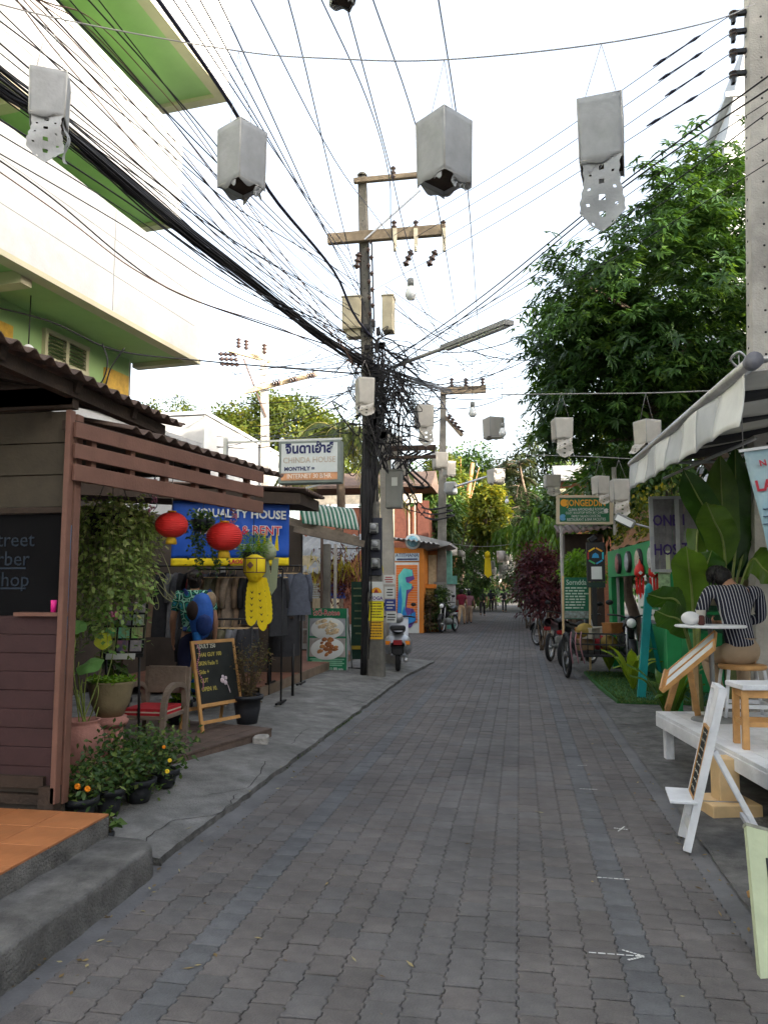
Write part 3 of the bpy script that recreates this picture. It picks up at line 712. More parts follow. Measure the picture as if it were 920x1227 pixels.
# wooden deck
dz = .175
deck = thing('deck', 'low weathered wooden deck in front of the barber shop', 'deck', (-3.4, 7.2, 0))
DB = gp(327, 872, dz); DA = gp(205, 908, dz); DD = (DB - DA).normalized(); DA = DB - DD * 2.3; DN = Vector((-DD.y, DD.x, 0)); drz = math.atan2(DD.y, DD.x) - math.pi / 2; DXc = (DA + DB) / 2
for i in range(12):
    q = DXc + DN * (.075 + i * .15)
    b = B(); b.box((q.x, q.y, dz - .012 + random.gauss(0, .0015)), (.143, 2.3 + random.uniform(-.03, .02), .024), drz, bev=.003); b.obj('plank', m_deck, deck)
q = DXc + DN * .03; b = B(); b.box((q.x, q.y, dz - .066), (.035, 2.3, .08), drz, bev=.004); b.obj('rim', m_deck, deck)
for k in range(4): q = DA + DN * .9 + DD * (.2 + k * .6); b = B(); b.box((q.x, q.y, dz - .06), (1.7, .05, .065), drz); b.obj('joist', m_dkwood, deck)
q = gp(317, 888, .09); t = thing('concrete_block', 'broken grey concrete lump propping the corner of the wooden deck', 'block', (q.x, q.y, 0))
b = B(); b.box((q.x - .03, q.y - .02, .085), (.15, .17, .13), R(12), bev=.015); b.obj('block', mat('pale_concrete', (.38, .36, .33), .95, .3, 9, .8), t)
q = at(65, 722, WY - .02); t = thing('pink_cup', 'bright pink plastic tube cup standing on the maroon wall ledge', 'cup', (q.x, q.y, zt + .024))
b = B(); b.lathe((q.x, WY - .02, zt + .025), [(0, 0), (.016, 0), (.019, .075), (.017, .076), (.015, .01), (0, .01)], 14); b.obj('cup', mat('hot_pink', (.80, .03, .28), .4, .05), t)

# ------------------------------------------------------------ plants by the shop
def pot(name, par, c, r, h, m, rim=.02, foot=.7, soil=True):
    b = B(); b.lathe(c, [(0, 0), (r * foot, 0), (r * (.85 + .15 * foot) * .93, h * .5), (r * .95, h - .05 * h - .01), (r * .96 + rim, h - .045), (r + rim, h), (r * .92, h), (r * .9, h - .03)], 28)
    o = b.obj(name, m, par)
    if soil: b = B(); b.lathe((c[0], c[1], c[2] + h - .035), [(r * .9, 0), (r * .5, .012), (0, .015)], 14); b.obj('soil', m_soil, par)
    return o
# big hanging plant with variegated leaves
hc = at(133, 672, 5.75)
t = thing('hanging_plant', 'large bushy variegated hanging plant behind the brown corner post', 'plant', (hc.x, hc.y, 2.5))
b = B(); b.lathe((hc.x, hc.y, hc.z + .30), [(0, -.1), (.14, -.1), (.2, .06), (.21, .07), (.17, .06)], 18); b.obj('pot', m_blackpot, t)
b = B(); 
for k in range(3): b.cyl((hc.x + .18 * math.cos(k * 2.1), hc.y + .18 * math.sin(k * 2.1), hc.z + .36), (hc.x, hc.y, 2.66), .004, 4)
b.obj('hanger', m_black, t)
np.random.seed(3); Pn, Dn, Nn, Tn = [], [], [], []
vine = B()
for k in range(230):
    an = random.uniform(0, 6.28); r0 = random.uniform(.05, .30); rr = r0 + random.uniform(.03, .11); ln = random.choice([random.uniform(.3, .75), random.uniform(.55, 1.15)])
    a = Vector((hc.x + r0 * math.cos(an) * 1.05, hc.y + r0 * math.sin(an) * .8, hc.z + .42 + random.uniform(-.12, .08)))
    e = Vector((hc.x + rr * math.cos(an) * 1.0 , hc.y + rr * math.sin(an) * .8, a.z - ln * (1 if math.cos(an) < .6 else .75)))
    ps = spline([a, a.lerp(e, .3) + Vector((math.cos(an), math.sin(an), .6)) * .08, a.lerp(e, .7) + Vector((random.gauss(0, .03), random.gauss(0, .03), 0)), e], 4)
    vine.tube(ps, .0022, 3, caps=False)
    for j in range(int(ln * 30)):
        q = ps[random.randint(0, len(ps) - 1)]; Pn.append(q + Vector((random.gauss(0, .02), random.gauss(0, .02), random.gauss(0, .02))))
        d = Vector((math.cos(an), math.sin(an), 0)) * .5 + Vector((random.gauss(0, .5), random.gauss(0, .5), random.gauss(-.15, .4))); Dn.append(d)
        Nn.append(Vector((math.cos(an) * .6, math.sin(an) * .6 - .3, .8)) + Vector((random.gauss(0, .3), random.gauss(0, .3), random.gauss(0, .3)))); Tn.append(min(.99, max(0, .45 + (q.z - hc.z) * .55 + random.gauss(0, .2))))
vine.obj('vine', mat('vine_stem', (.16, .17, .07), .7), t)
me = leaf_mesh('foliage', Pn, Dn, Nn, np.random.uniform(.035, .062, len(Pn)), np.random.uniform(.024, .04, len(Pn)), .2, .15, Tn); me.transform(mw(t).inverted()); tag(link('foliage', me, l_var, t), kind='stuff')
# tendrils that hang off its right side
b = B()
for k in range(7):
    a = at(random.uniform(165, 188), random.uniform(640, 680), 5.9); e = at(random.uniform(180, 212), random.uniform(690, 745), 6.0)
    b.tube(spline([a, a.lerp(e, .5) + Vector((random.uniform(0, .1), 0, -.1)), e, e + Vector((-.05, 0, .06))], 5), .0025, 4)
b.obj('tendril', mat('pale_tendril', (.30, .30, .14), .7), t)
# clay jar and olive bowl on a fluted pedestal
q = gp(97, 930, .12); jz = .13
JX, JY = at(98, 880, 5.55).x, 5.55
t = thing('clay_jar', 'large pinkish clay jar with tall lotus stems beside the maroon corner', 'jar', (JX, JY, jz))
jt = at(98, 862, 5.55).z; h = jt - jz
b = B(); b.lathe((JX, JY, jz), [(0, 0), (.115, 0), (.15, h * .3), (.168, h * .62), (.158, h * .82), (.125, h * .93), (.128, h * .97), (.14, h), (.12, h), (.108, h * .93), (.1, h * .8)], 30); b.obj('jar', m_claypink, t)
b = B(); b.lathe((JX, JY, jz + h * .86), [(.13, 0), (0, .01)], 20); b.obj('water', m_black, t)
def round_leaf(b, c, r, nrm, cup=.15, n=20):
    c = Vector(c); u, w = perp(Vector(nrm).normalized()); nn = Vector(nrm).normalized()
    vs = [c]; 
    for rr in (.5, 1.0):
        for k in range(n):
            an = 2 * math.pi * k / n; vs.append(c + (u * math.cos(an) + w * math.sin(an)) * r * rr * (1 + .05 * math.sin(5 * an)) + nn * r * (cup * rr * rr + .07 * rr * math.sin(4 * an)))
    fs = [(0, 1 + k, 1 + (k + 1) % n) for k in range(n)] + [(1 + k, 1 + n + k, 1 + n + (k + 1) % n, 1 + (k + 1) % n) for k in range(n)]
    b.add(vs, fs, 0, True)
lot = mat('lotus_leaf', (.10, .22, .06), .5, .2, 9, .1); lot2 = mat('lotus_leaf_yellow', (.45, .48, .03), .5, .2, 9, .1)
for i, (px, py, Y, r_, nm_, m_) in enumerate(((107, 795, 5.5, .105, (-.1, -.5, .8), lot), (92, 752, 5.4, .075, (.3, -.6, .7), lot), (124, 768, 5.7, .068, (.4, -.9, .2), lot2), (84, 812, 5.6, .06, (-.3, -.5, .7), lot))):
    c = at(px, py, Y); b = B(); round_leaf(b, c, r_, nm_, -.25 if i == 0 else .1); lf = b.obj('lotus_leaf', m_, t)
    b = B(); b.tube(spline([(JX + random.uniform(-.04, .04), JY, jz + h * .85), (c.x * .6 + JX * .4, c.y, (c.z + jt) / 2), c], 5), .005, 5); b.obj('stem', mat('lotus_stem', (.20, .25, .06), .6), t)
for k in range(5):
    c = at(random.uniform(92, 118), random.uniform(790, 830), 5.5); b = B(); b.tube(spline([(JX + random.uniform(-.06, .06), JY, jz + h * .85), (c.x, c.y, c.z - .1), c], 4), .005, 5); b.obj('stem', MATS['lotus_stem'], t)
BXc = at(133, 830, 6.0); pz0 = .13
t = thing('fluted_pedestal', 'pink clay fluted column pedestal under the olive bowl', 'pedestal', (BXc.x, BXc.y, pz0))
pt = at(133, 858, 6.0).z; h = pt - pz0
b = B(); b.lathe((BXc.x, BXc.y, pz0), [(0, 0), (.155, 0), (.155, .05), (.12, .07), (.105, .1)], 24); b.obj('base', m_claypink, t); b = B(); b.lathe((BXc.x, BXc.y, pt), [(.095, -.1), (.12, -.075), (.145, -.06), (.15, -.03), (.13, -.02), (.135, 0), (0, 0)], 24); b.obj('capital', m_claypink, t)
b = B()
for k in range(14): an = k * 2 * math.pi / 14; b.cyl((BXc.x + .088 * math.cos(an), BXc.y + .088 * math.sin(an), pz0 + .09), (BXc.x + .088 * math.cos(an), BXc.y + .088 * math.sin(an), pt - .09), .021, 7)
b.cyl((BXc.x, BXc.y, pz0 + .06), (BXc.x, BXc.y, pt - .06), .085, 16); b.obj('shaft', m_claypink, t)
t = thing('water_bowl', 'wide olive glazed bowl of floating plants on the fluted pedestal', 'bowl', (BXc.x, BXc.y, pt))
bt = at(133, 816, 6.0).z; h = bt - pt
b = B(); b.lathe((BXc.x, BXc.y, pt + .002), [(0, 0), (.10, 0), (.15, h * .35), (.178, h * .8), (.186, h * .93), (.192, h), (.178, h), (.17, h * .85)], 30); b.obj('bowl', m_bowl, t)
n = 500; an = np.random.rand(n) * 6.28; r_ = np.random.rand(n) ** .5 * .185
me = leaf_mesh('floating_leaves', np.stack([BXc.x + r_ * np.cos(an), BXc.y + r_ * np.sin(an), bt - .02 + np.random.rand(n) * .045], 1), unit(n) * [1, 1, .3] + [0, 0, .25], unit(n) * .3 + [0, 0, 1], .045, .036, .1); me.transform(mw(t).inverted()); tag(link('floating_leaves', me, l_fern, t), kind='stuff')

def bush_pot(label, px, py, Y, zfloor, r, h, spread, m, nleaf, L, W, name='potted_shrub', pm=None, group=None, flowers=None, cat='plant', stems=7, seed=1):
    random.seed(seed); np.random.seed(seed)
    q = at(px, py, Y); c = Vector((q.x, Y, zfloor)); top = q.z
    t = thing(name, label, cat, c, 0, group); pot('pot', t, c, r, h, pm or m_blackpot)
    b = B(); P, D = [], []
    for k in range(stems):
        an = random.uniform(0, 6.28); e = c + Vector((math.cos(an) * spread[0] * random.uniform(.3, 1), math.sin(an) * spread[1] * random.uniform(.3, 1), h + (top - zfloor - h) * random.uniform(.55, 1.0)))
        ps = spline([c + Vector((random.uniform(-.04, .04), 0, h - .04)), c.lerp(e, .5) + Vector((0, 0, .08)), e], 6); b.tube(ps, [.007 - .005 * i / (len(ps) - 1) for i in range(len(ps))], 4)
        for j in range(nleaf // stems):
            i = int(len(ps) * (1 - random.random() ** 1.7)); p = ps[min(i, len(ps) - 1)]
            P.append(p + Vector((random.gauss(0, 1), random.gauss(0, 1), random.gauss(0, .8))) * spread[0] * .22); D.append(Vector((random.gauss(0, 1), random.gauss(0, 1), random.gauss(.2, .7))))
    b.obj('stem', mat('stem_brown', (.10, .075, .045), .8), t)
    n = len(P); me = leaf_mesh('foliage', P, D, unit(n) * .5 + [0, -.3, .8], np.random.uniform(.7, 1.3, n) * L, np.random.uniform(.7, 1.3, n) * W, .25); me.transform(mw(t).inverted()); tag(link('foliage', me, m, t), kind='stuff')
    for (fx, fy, fm, fr) in (flowers or ()):
        p = at(fx, fy, Y - spread[1] * .75); b = B()
        for k in range(9): an = k * .7; b.ell(p + Vector((math.cos(an) * fr * .55, -.3 * fr, math.sin(an) * fr * .55)), (fr * .5, fr * .4, fr * .35), 6, 4)
        b.ell(p, (fr * .5, fr * .5, fr * .5), 6, 4); b.obj('flower', fm, t)
    return t
fo = mat('orange_flower', (.85, .26, .01), .6, .1); fy_ = mat('yellow_flower', (.80, .55, .03), .6, .1)
bush_pot('low potted shrub with two orange flowers at the terrace corner', 98, 925, 4.75, .10, .10, .17, (.30, .16), l_bush, 520, .05, .028, group='potted shrubs by the terrace', flowers=((94, 942, fo, .022), (106, 945, fo, .022)), seed=11, stems=11)
bush_pot('leafy black pot standing at the edge of the pavement behind the orange flowers', 133, 905, 5.0, .09, .09, .18, (.24, .18), l_bush, 650, .048, .028, group='potted shrubs by the terrace', seed=12, stems=10)
bush_pot('tallest potted shrub with tiny yellow flowers in front of the deck', 168, 882, 5.35, .09, .11, .16, (.34, .20), l_bush, 1100, .048, .028, group='potted shrubs by the terrace', flowers=((204, 911, fy_, .016), (201, 924, fy_, .018), (197, 895, fo, .014)), seed=13, stems=16)
bush_pot('wispy potted shrub nearest the wooden deck', 200, 884, 5.75, .10, .09, .13, (.24, .16), l_bush, 420, .05, .03, group='potted shrubs by the terrace', seed=14, stems=9)
bush_pot('small broad leaved seedling sprouting by the terrace step', 128, 985, 4.5, .11, .03, .03, (.07, .05), l_mid, 26, .075, .055, name='seedling', seed=15, stems=4)
bush_pot('broad leaved pale plant in a dark pot behind the chalkboard', 215, 808, 8.0, dz, .14, .24, (.16, .12), l_fern, 120, .14, .07, seed=16)
bush_pot('green leafy plant in a dark pot left of the clothes', 145, 700, 7.7, dz, .14, .3, (.22, .2), l_mid, 160, .14, .07, seed=17)
bush_pot('bare twiggy shrub in a round black plastic pot beside the chalkboard', 298, 768, 8.15, dz, .155, .30, (.22, .18), l_dry, 900, .035, .02, seed=18, stems=26)
# dry twigs add the tangled look
# fern basket and trailing vine basket under the fascia
fq = at(304, 655, 7.6); t = thing('fern_basket', 'bright green feathery fern in a hanging pot right of the second red lantern', 'plant', fq)
b = B(); b.lathe(fq - Vector((0, 0, .12)), [(0, -.06), (.09, -.06), (.12, .06), (.1, .06)], 16); b.obj('pot', m_blackpot, t)
n = 1500; np.random.seed(5); d = unit(n) * [1, 1, .8] + [0, 0, .35]
me = leaf_mesh('foliage', np.array(fq) + [0, 0, -.06] + d * (np.random.rand(n) ** .7 * .17)[:, None], d, unit(n), .05, .008, .3, rnd=np.random.rand(n)); me.transform(mw(t).inverted()); tag(link('foliage', me, l_fern, t), kind='stuff')
b = B(); b.cyl(fq, (fq.x, fq.y, 2.65), .004, 4); b.obj('hanger', m_black, t)
vq = at(243, 645, 7.9); t = thing('vine_basket', 'dark trailing vine basket between the two red lanterns', 'plant', vq)
b = B(); b.lathe(vq + Vector((0, 0, .18)), [(0, -.1), (.1, -.1), (.14, .02), (.12, .02)], 14); b.obj('pot', m_blackpot, t)
P = []; np.random.seed(8)
for k in range(46):
    an = random.uniform(0, 6.28); ln = random.uniform(.25, .75); r0 = random.uniform(.08, .24)
    for j in range(int(34 * ln)): s = random.random(); P.append((vq.x + math.cos(an) * r0 * (.6 + .5 * s) + .1 * s, vq.y + math.sin(an) * r0, vq.z + .3 - s * ln))
n = len(P); me = leaf_mesh('foliage', P, unit(n) * [1, 1, .5] + [0, 0, -.3], unit(n) + [0, -.4, .6], .045, .03, .2); me.transform(mw(t).inverted()); tag(link('foliage', me, l_bush, t), kind='stuff')
b = B(); b.cyl(vq + Vector((0, 0, .2)), (vq.x, vq.y, 2.65), .004, 4); b.obj('hanger', m_black, t)

# ------------------------------------------------------------ red lanterns, garlands, paper lanterns under the fascia
def red_lantern(label, px, py, Y, rp):
    c = at(px, py, Y); rx = rp * Y / FOC; rz_ = rx * .82
    t = thing('red_lantern', label, 'lantern', c, 0, 'red silk lanterns under the fascia'); b = B()
    def fn(u, v):
        th = .30 + (math.pi - .60) * v; an = 2 * math.pi * u; k = 1 + .016 * math.cos(v * math.pi * 36) + .01 * math.cos(16 * an)
        return c + Vector((rx * k * math.sin(th) * math.cos(an), rx * k * math.sin(th) * math.sin(an), rz_ * math.cos(th)))
    b.sheet(fn, 40, 126); b.obj('shade', m_red, t)
    b = B(); b.cyl(c + Vector((0, 0, rz_ * .93)), c + Vector((0, 0, rz_ * 1.08)), rx * .27, 18); b.obj('cap', m_gold, t)
    b = B(); b.cyl(c - Vector((0, 0, rz_ * .93)), c - Vector((0, 0, rz_ * 1.06)), rx * .27, 18); b.lathe(c - Vector((0, 0, rz_ * 1.06)), [(rx * .31, 0), (rx * .35, -rz_ * .38), (rx * .30, -rz_ * .42), (0, -rz_ * .3)], 18); b.obj('tassel', m_ygold, t)
    b = B(); b.cyl(c + Vector((0, 0, rz_)), (c.x, c.y, 2.66), .004, 4); b.obj('cord', m_string, t)
red_lantern('red silk lantern half hidden by the hanging plant', 206, 629, 5.7, 20.5)
red_lantern('red silk lantern in front of the blue banner with a gold tassel', 269, 643, 6.35, 22.5)
mg = mat('garland_pink', (.50, .20, .28), .8, .4, 40)
for i, (px, y0, y1, Y) in enumerate(((184, 578, 612, 5.55), (280, 602, 628, 6.4))):
    a, e = at(px, y0, Y), at(px, y1, Y); t = thing('garland', ['pink beaded garland tied to the fascia by the hanging plant', 'pink beaded garland tied to the fascia above the right red lantern'][i], 'garland', a); b = B()
    for k in range(26):
        s = k / 25; b.ell(a.lerp(e, s) + Vector((.035 * math.sin(s * 12.5), -.02 * math.cos(s * 9), .03 * math.sin(s * 20))), (.009, .009, .011), 6, 4)
    b.obj('beads', mg, t)
    b = B(); b.tube(spline([a + Vector((.02, 0, .05)), a + Vector((-.03, 0, -.08)), e + Vector((.03, 0, .05)), e]), .004, 5); b.obj('cord', m_string, t)
# yellow octagon lantern with a cut paper tail, grey green crown lantern beside it
yc = at(305, 680, 7.4); w = .115
t = thing('yellow_lantern', 'yellow paper lantern with a long cut paper tail beside the fern', 'lantern', yc)
b = B(); b.lathe(yc, [(.03, .13), (w, .09), (w, -.05), (.05, -.14), (.03, -.14)], 6); b.obj('shade', m_yel, t)
b = B()
for k in range(6):
    an = k * math.pi / 3; b.cyl(yc + Vector((w * math.cos(an), w * math.sin(an), .09)), yc + Vector((w * math.cos(an), w * math.sin(an), -.05)), .005, 4)
    an2 = an + math.pi / 3
    for z in (.09, -.05): b.cyl(yc + Vector((w * math.cos(an), w * math.sin(an), z)), yc + Vector((w * math.cos(an2), w * math.sin(an2), z)), .005, 4)
b.obj('frame', m_brownp, t)
b = B(); o = yc + Vector((0, -.125, .02)); b.prism([(0, -.035), (.035, 0), (0, .035), (-.035, 0)], o, (1, 0, 0), (0, 0, 1), .004); b.obj('motif', m_brownp, t)
def tail(px, y0, y1, wd, k):
    a, e = at(px, y0, 7.4), at(px + (6 if k else -2), y1, 7.4); L_ = (a - e).length; d = (e - a).normalized(); s = Vector((1, 0, 0)); n = 22; pl, pr = [], []
    for i in range(n + 1):
        u = i / n; ww = wd * (.5 + .35 * math.sin(u * 3.0)) * (1 if u < .92 else .7 if u < .98 else .25) + (.006 if i % 2 else 0); pl.append((-ww, u * L_)); pr.append((ww, u * L_))
    b = B(); b.prism(pl + pr[::-1], a + Vector((0, .02 * k, 0)), s, d, .004); o = b.obj('tail', m_yel, t)
    b = B()
    for i in range(5): z = L_ * (.3 + .13 * i); b.prism([(-.018, z - .014), (0, z), (.018, z - .014), (0, z + .018)], a + Vector((0, .02 * k - .004, 0)), s, d, .003)
    b.obj('cutout', m_dkwood, t)
tail(303, 692, 750, .075, 0); tail(314, 692, 748, .075, 1); tail(309, 692, 756, .07, 0.5)
gc = at(322, 662, 7.7); mgl = mat('sage_paper', (.30, .34, .22), .7, .1, 8, .2)
t = thing('sage_lantern', 'grey green pointed crown lantern with two tails right of the yellow one', 'lantern', gc)
b = B(); b.lathe(gc, [(0, .17), (.015, .12), (.05, .08), (.085, .03), (.085, -.03), (.05, -.075), (0, -.08)], 6); b.obj('shade', mgl, t)
for k, (dx, L_) in enumerate(((-.035, .40), (.07, .38))): b = B(); b.prism([(-.035, 0), (.035, 0), (.045, -L_ * .8), (0, -L_), (-.03, -L_ * .85)], gc + Vector((dx, .02 * k, -.06)), (1, 0, .05), (.1 * (k * 2 - 1), 0, 1), .004); b.obj('tail', mgl, t)
for k in range(4): b = B(); p_ = gc + Vector((-.12 + k * .065, .03, .02)); b.prism([(-.025, 0), (.025, 0), (.004, .16 + .05 * (k % 2)), (-.004, .16)], p_, (1, 0, 0), (0, 0, 1), .004); b.obj('spike', m_yel, t)

# ------------------------------------------------------------ chalkboard A-frame on the deck
def aframe(t, P, ang, w, h, tilt, spread, m, fw=.035, board=None, bottom=.28):
    """easel: face frame leaning back by tilt, rear legs; P is the middle between the front feet, ang the heading of the face normal"""
    nrm = Vector((math.cos(ang), math.sin(ang), 0)); sd_ = Vector((-nrm.y, nrm.x, 0)); up = (Vector((0, 0, 1)) * math.cos(tilt) - nrm * math.sin(tilt))
    P = Vector(P); F = lambda x, y, d=0: P + sd_ * x + up * y + up.cross(sd_) * -d
    for s in (-1, 1):
        b = B(); b.beam(F(s * w / 2, 0), F(s * w / 2, h), fw, fw * .7, up=nrm); b.obj('leg', m, t)
        b = B(); foot = P - nrm * spread + sd_ * s * (w / 2 - .01); b.beam(foot, F(s * (w / 2 - fw), h * .86, -.02), fw * .9, fw * .6, up=nrm); b.obj('leg', m, t)
    b = B(); b.beam(P - nrm * spread * .72 + sd_ * (-w / 2) + Vector((0, 0, h * .22)), P - nrm * spread * .72 + sd_ * (w / 2) + Vector((0, 0, h * .22)), fw * .5, fw, up=(0, 0, 1)); b.obj('rear_rail', m, t)
    for y in (h - fw / 2, h * bottom, h * .10):
        b = B(); b.beam(F(-w / 2 + fw / 2, y, .001), F(w / 2 - fw / 2, y, .001), fw * .66, fw, up=up); b.obj('rail', m, t)
    return F, sd_, up
bm = mat('blackboard', (.020, .023, .022), .75, .35, 5, .1, 40, dirt=.2)
q = (gp(243, 878, dz) + gp(290, 872, dz)) / 2
fl = gp(243, 878, dz); fr_ = gp(292, 868, dz); dirx = (fr_ - fl); ang = math.atan2(dirx.y, dirx.x) - math.pi / 2
t = thing('chalkboard_easel', 'pine A-frame chalkboard with haircut prices standing on the wooden deck', 'chalkboard', ((fl + fr_) / 2))
h = (at(262, 768, q.y).z - dz) / math.cos(R(12))
F, sx_, ux_ = aframe(t, (fl + fr_) / 2, ang, dirx.length, h, R(12), .34, m_oak)
b = B(); W2 = dirx.length / 2 - .018; o = F(0, h * .30); b.prism([(-W2, 0), (W2, 0), (W2, h * .68), (-W2, h * .68)], o, sx_, ux_, .012); bo = b.obj('board', bm, t)
mw_ = mat('chalk_cream', (.50, .50, .42), .9, .3, 60); my_ = mat('chalk_yellow', (.50, .42, .10), .9, .3, 60)
for i, (s_, m_) in enumerate((('ADULT 250', mw_), ('THAI GUY 100', my_), ('SKIN Fade !!', my_), ('Side +', my_), ('CUT', my_), ('OPEN 10.', my_))):
    text(s_, .062, F(-W2 * .9, h * (.93 - .095 * i), .010), sx_, ux_, m_, t, 'LEFT', depth=.001, bold=.0006, squash=.86)
b = B()
for (dx, dy, r_) in ((.06, .53, .030), (.10, .50, .026), (.11, .55, .022), (.07, .57, .020)): b.lathe(F(dx, h * dy, .011), [(0, .002), (r_, .001), (r_, 0)], 12, axis=ux_.cross(sx_) * -1)
b.tube(spline([F(.10, h * .52, .011), F(.13, h * .46, .011), F(.15, h * .38, .011)]), .004, 4); b.obj('chalk_flower', mat('chalk_pink', (.6, .5, .55), .9), t)
b = B()
for k in range(24): s = k / 23; b.ell(F(-W2 * .95 + .03 * math.sin(s * 9), h * (.96 - .5 * s), .03), (.008, .008, .009), 6, 4)
b.obj('garland', mg, t)

# chair with curved arms and a red seat cushion
cc = at(185, 830, 7.0); cz = .13
t = thing('armchair', 'weathered wooden armchair with curved arms and red cushion beside the bowl', 'chair', (cc.x, 7.0, cz))
mch = mat('grey_chair_wood', (.20, .155, .12), .7, .2, 8, .3)
c = Vector((cc.x, 7.0, cz)); 
for s in (-1, 1):
    b = B(); x = c.x + s * .21
    ps = spline([(x, 6.78, cz), (x, 6.77, cz + .35), (x, 6.83, cz + .52), (x, 6.98, cz + .58), (x, 7.18, cz + .54), (x, 7.24, cz + .36)], 5)
    for i in range(len(ps) - 1): b.beam(ps[i], ps[i + 1] + (ps[i + 1] - ps[i]) * .06, .045, .05, up=(1, 0, 0))
    b.obj('arm', mch, t); b = B(); b.beam((x, 7.24, cz), (x, 7.30, cz + .72), .045, .045, up=(0, 1, 0)); b.obj('leg', mch, t)
b = B(); b.box((c.x, 7.0, cz + .30), (.42, .44, .04), bev=.006); b.obj('seat', mch, t)
b = B(); b.box((c.x, 7.27, cz + .60), (.40, .025, .26), Matrix.Rotation(R(-8), 3, 'X'), bev=.005); b.obj('backrest', mch, t)
b = B()
for k, z in enumerate((.335, .365)): b.box((c.x, 6.99, cz + z), (.38, .40, .035), bev=.012)
b.obj('cushion', mat('red_cushion', (.42, .02, .03), .8, .2, 12), t); b = B(); b.box((c.x, 6.99, cz + .35), (.385, .405, .012)); b.obj('cushion_stripe', mat('cushion_cream', (.55, .45, .36), .8), t)

# magazine rack with tilted covers
mq = at(150, 755, 6.75); t = thing('magazine_rack', 'black tilted rack of colourful magazines behind the hanging plant', 'rack', (mq.x, mq.y, .14))
xr, ur = Vector((.96, .28, 0)), Vector((-.1, .35, .93)).normalized(); xr = (xr - ur * xr.dot(ur)).normalized(); nr = xr.cross(ur)
if nr.y > 0: nr = -nr
b = B(); b.prism([(-.19, -.26), (.19, -.26), (.19, .26), (-.19, .26)], mq, xr, ur, .02); b.obj('back', m_black, t)
for s in (-1, 1): b = B(); b.cyl((mq.x + .15 * s, mq.y + .05, .14), mq + xr * .15 * s - ur * .2, .012, 6); b.obj('leg', m_black, t)
cols = [(.35, .10, .22), (.45, .35, .28), (.12, .18, .30), (.50, .20, .05), (.30, .32, .35), (.55, .42, .10), (.20, .08, .06), (.55, .15, .25), (.16, .26, .20)]
for r_ in range(4):
    for k in range(3):
        o = mq + xr * (-.12 + .12 * k) + ur * (-.17 + .125 * r_) + nr * (.018 + .004 * k); cl = cols[(r_ * 3 + k * 2) % 9]
        b = B(); b.prism([(-.05, -.055), (.05, -.055), (.05, .06), (-.05, .06)], o, xr, (ur + nr * .25).normalized(), .006); mg_ = b.obj('magazine', mat('cover_%s' % ['rose', 'sand', 'navy', 'amber', 'slate', 'mustard', 'brown', 'pink', 'sage'][(r_ * 3 + k * 2) % 9], tuple(min(.8, q * 1.6) for q in cl), .35, .5, 18, .0, col2=(cl[2] * 1.5, cl[0] * 1.5, cl[1] * 1.5)), t)
    b = B(); b.beam(mq + xr * -.19 + ur * (-.225 + .125 * r_) + nr * .03, mq + xr * .19 + ur * (-.225 + .125 * r_) + nr * .03, .012, .02, up=ur); b.obj('lip', m_black, t)
b = B(); b.prism([(-.13, -.035), (.13, -.035), (.13, .02), (-.13, .02)], mq + ur * -.26 + nr * .05, xr, ur, .005); b.obj('price_strip', m_signw, t)
q = at(135, 742, 6.5); t = thing('pink_flower', 'big pink lotus bloom in front of the magazines', 'flower', q); b = B()
for k in range(14):
    an = k * 2.4; d = Vector((math.cos(an) * (.4 + .04 * k), math.sin(an) * (.4 + .04 * k), 1 - .05 * k)).normalized(); b.ell(q + d * .035, (.018, .018, .045), 6, 5, rot=Vector((0, 0, 1)).rotation_difference(d).to_matrix())
b.obj('petals', mat('pink_petal', (.72, .22, .36), .6, .12), t); b = B(); b.tube(spline([q, q + Vector((.03, 0, -.25)), (JX + .05, JY + .05, .5)]), .005, 5); b.obj('stem', MATS['lotus_stem'], t)

# ------------------------------------------------------------ blue banner and hanging clothes
by = 9.35; b0, b1 = at(207, 600, by), at(346, 668, by); wb, hb = b1.x - b0.x, b0.z - b1.z
t = thing('shop_banner', 'blue vinyl banner with white and red lettering and a yellow foot strip', 'banner', ((b0.x + b1.x) / 2, by, b1.z))
b = B(); b.sheet(lambda u, v: (b0.x + wb * u, by + .012 * math.sin(u * 9) * (1 - v) + .006 * math.sin(31 * u + 9 * v), b1.z + hb * v), 40, 14, .004); b.obj('cloth', m_blueban, t)
b = B(); b.sheet(lambda u, v: (b0.x + wb * u, by + .01 * math.sin(u * 9), b1.z - .1 + .1 * v), 24, 3, .004); b.obj('foot_strip', m_yel, t)
mred = mat('banner_red', (.55, .03, .06), .5)
yb = by - .03
text('(Q)UALITY HOUSE', .145, (b0.x + wb * .60, yb, b1.z + hb * .74), (1, 0, -.05), (0, 0, 1), m_signw, t, depth=.001, bold=.004)
text('BOOKS & RENT', .155, (b0.x + wb * .60, yb, b1.z + hb * .46), (1, 0, -.03), (0, 0, 1), m_signw, t, depth=.001, bold=.009)
text('BOOKS & RENT', .155, (b0.x + wb * .60, yb - .004, b1.z + hb * .46), (1, 0, -.03), (0, 0, 1), mred, t, depth=.001, bold=.001)
text('CABLE TELEVISON', .095, (b0.x + wb * .64, yb, b1.z + hb * .18), (1, 0, -.03), (0, 0, 1), m_signw, t, depth=.001, bold=.002)
text('LAOSCARS', .075, (b0.x + wb * .62, by - .02, b1.z - .05), (1, 0, 0), (0, 0, 1), mred, t, depth=.001, bold=.002)
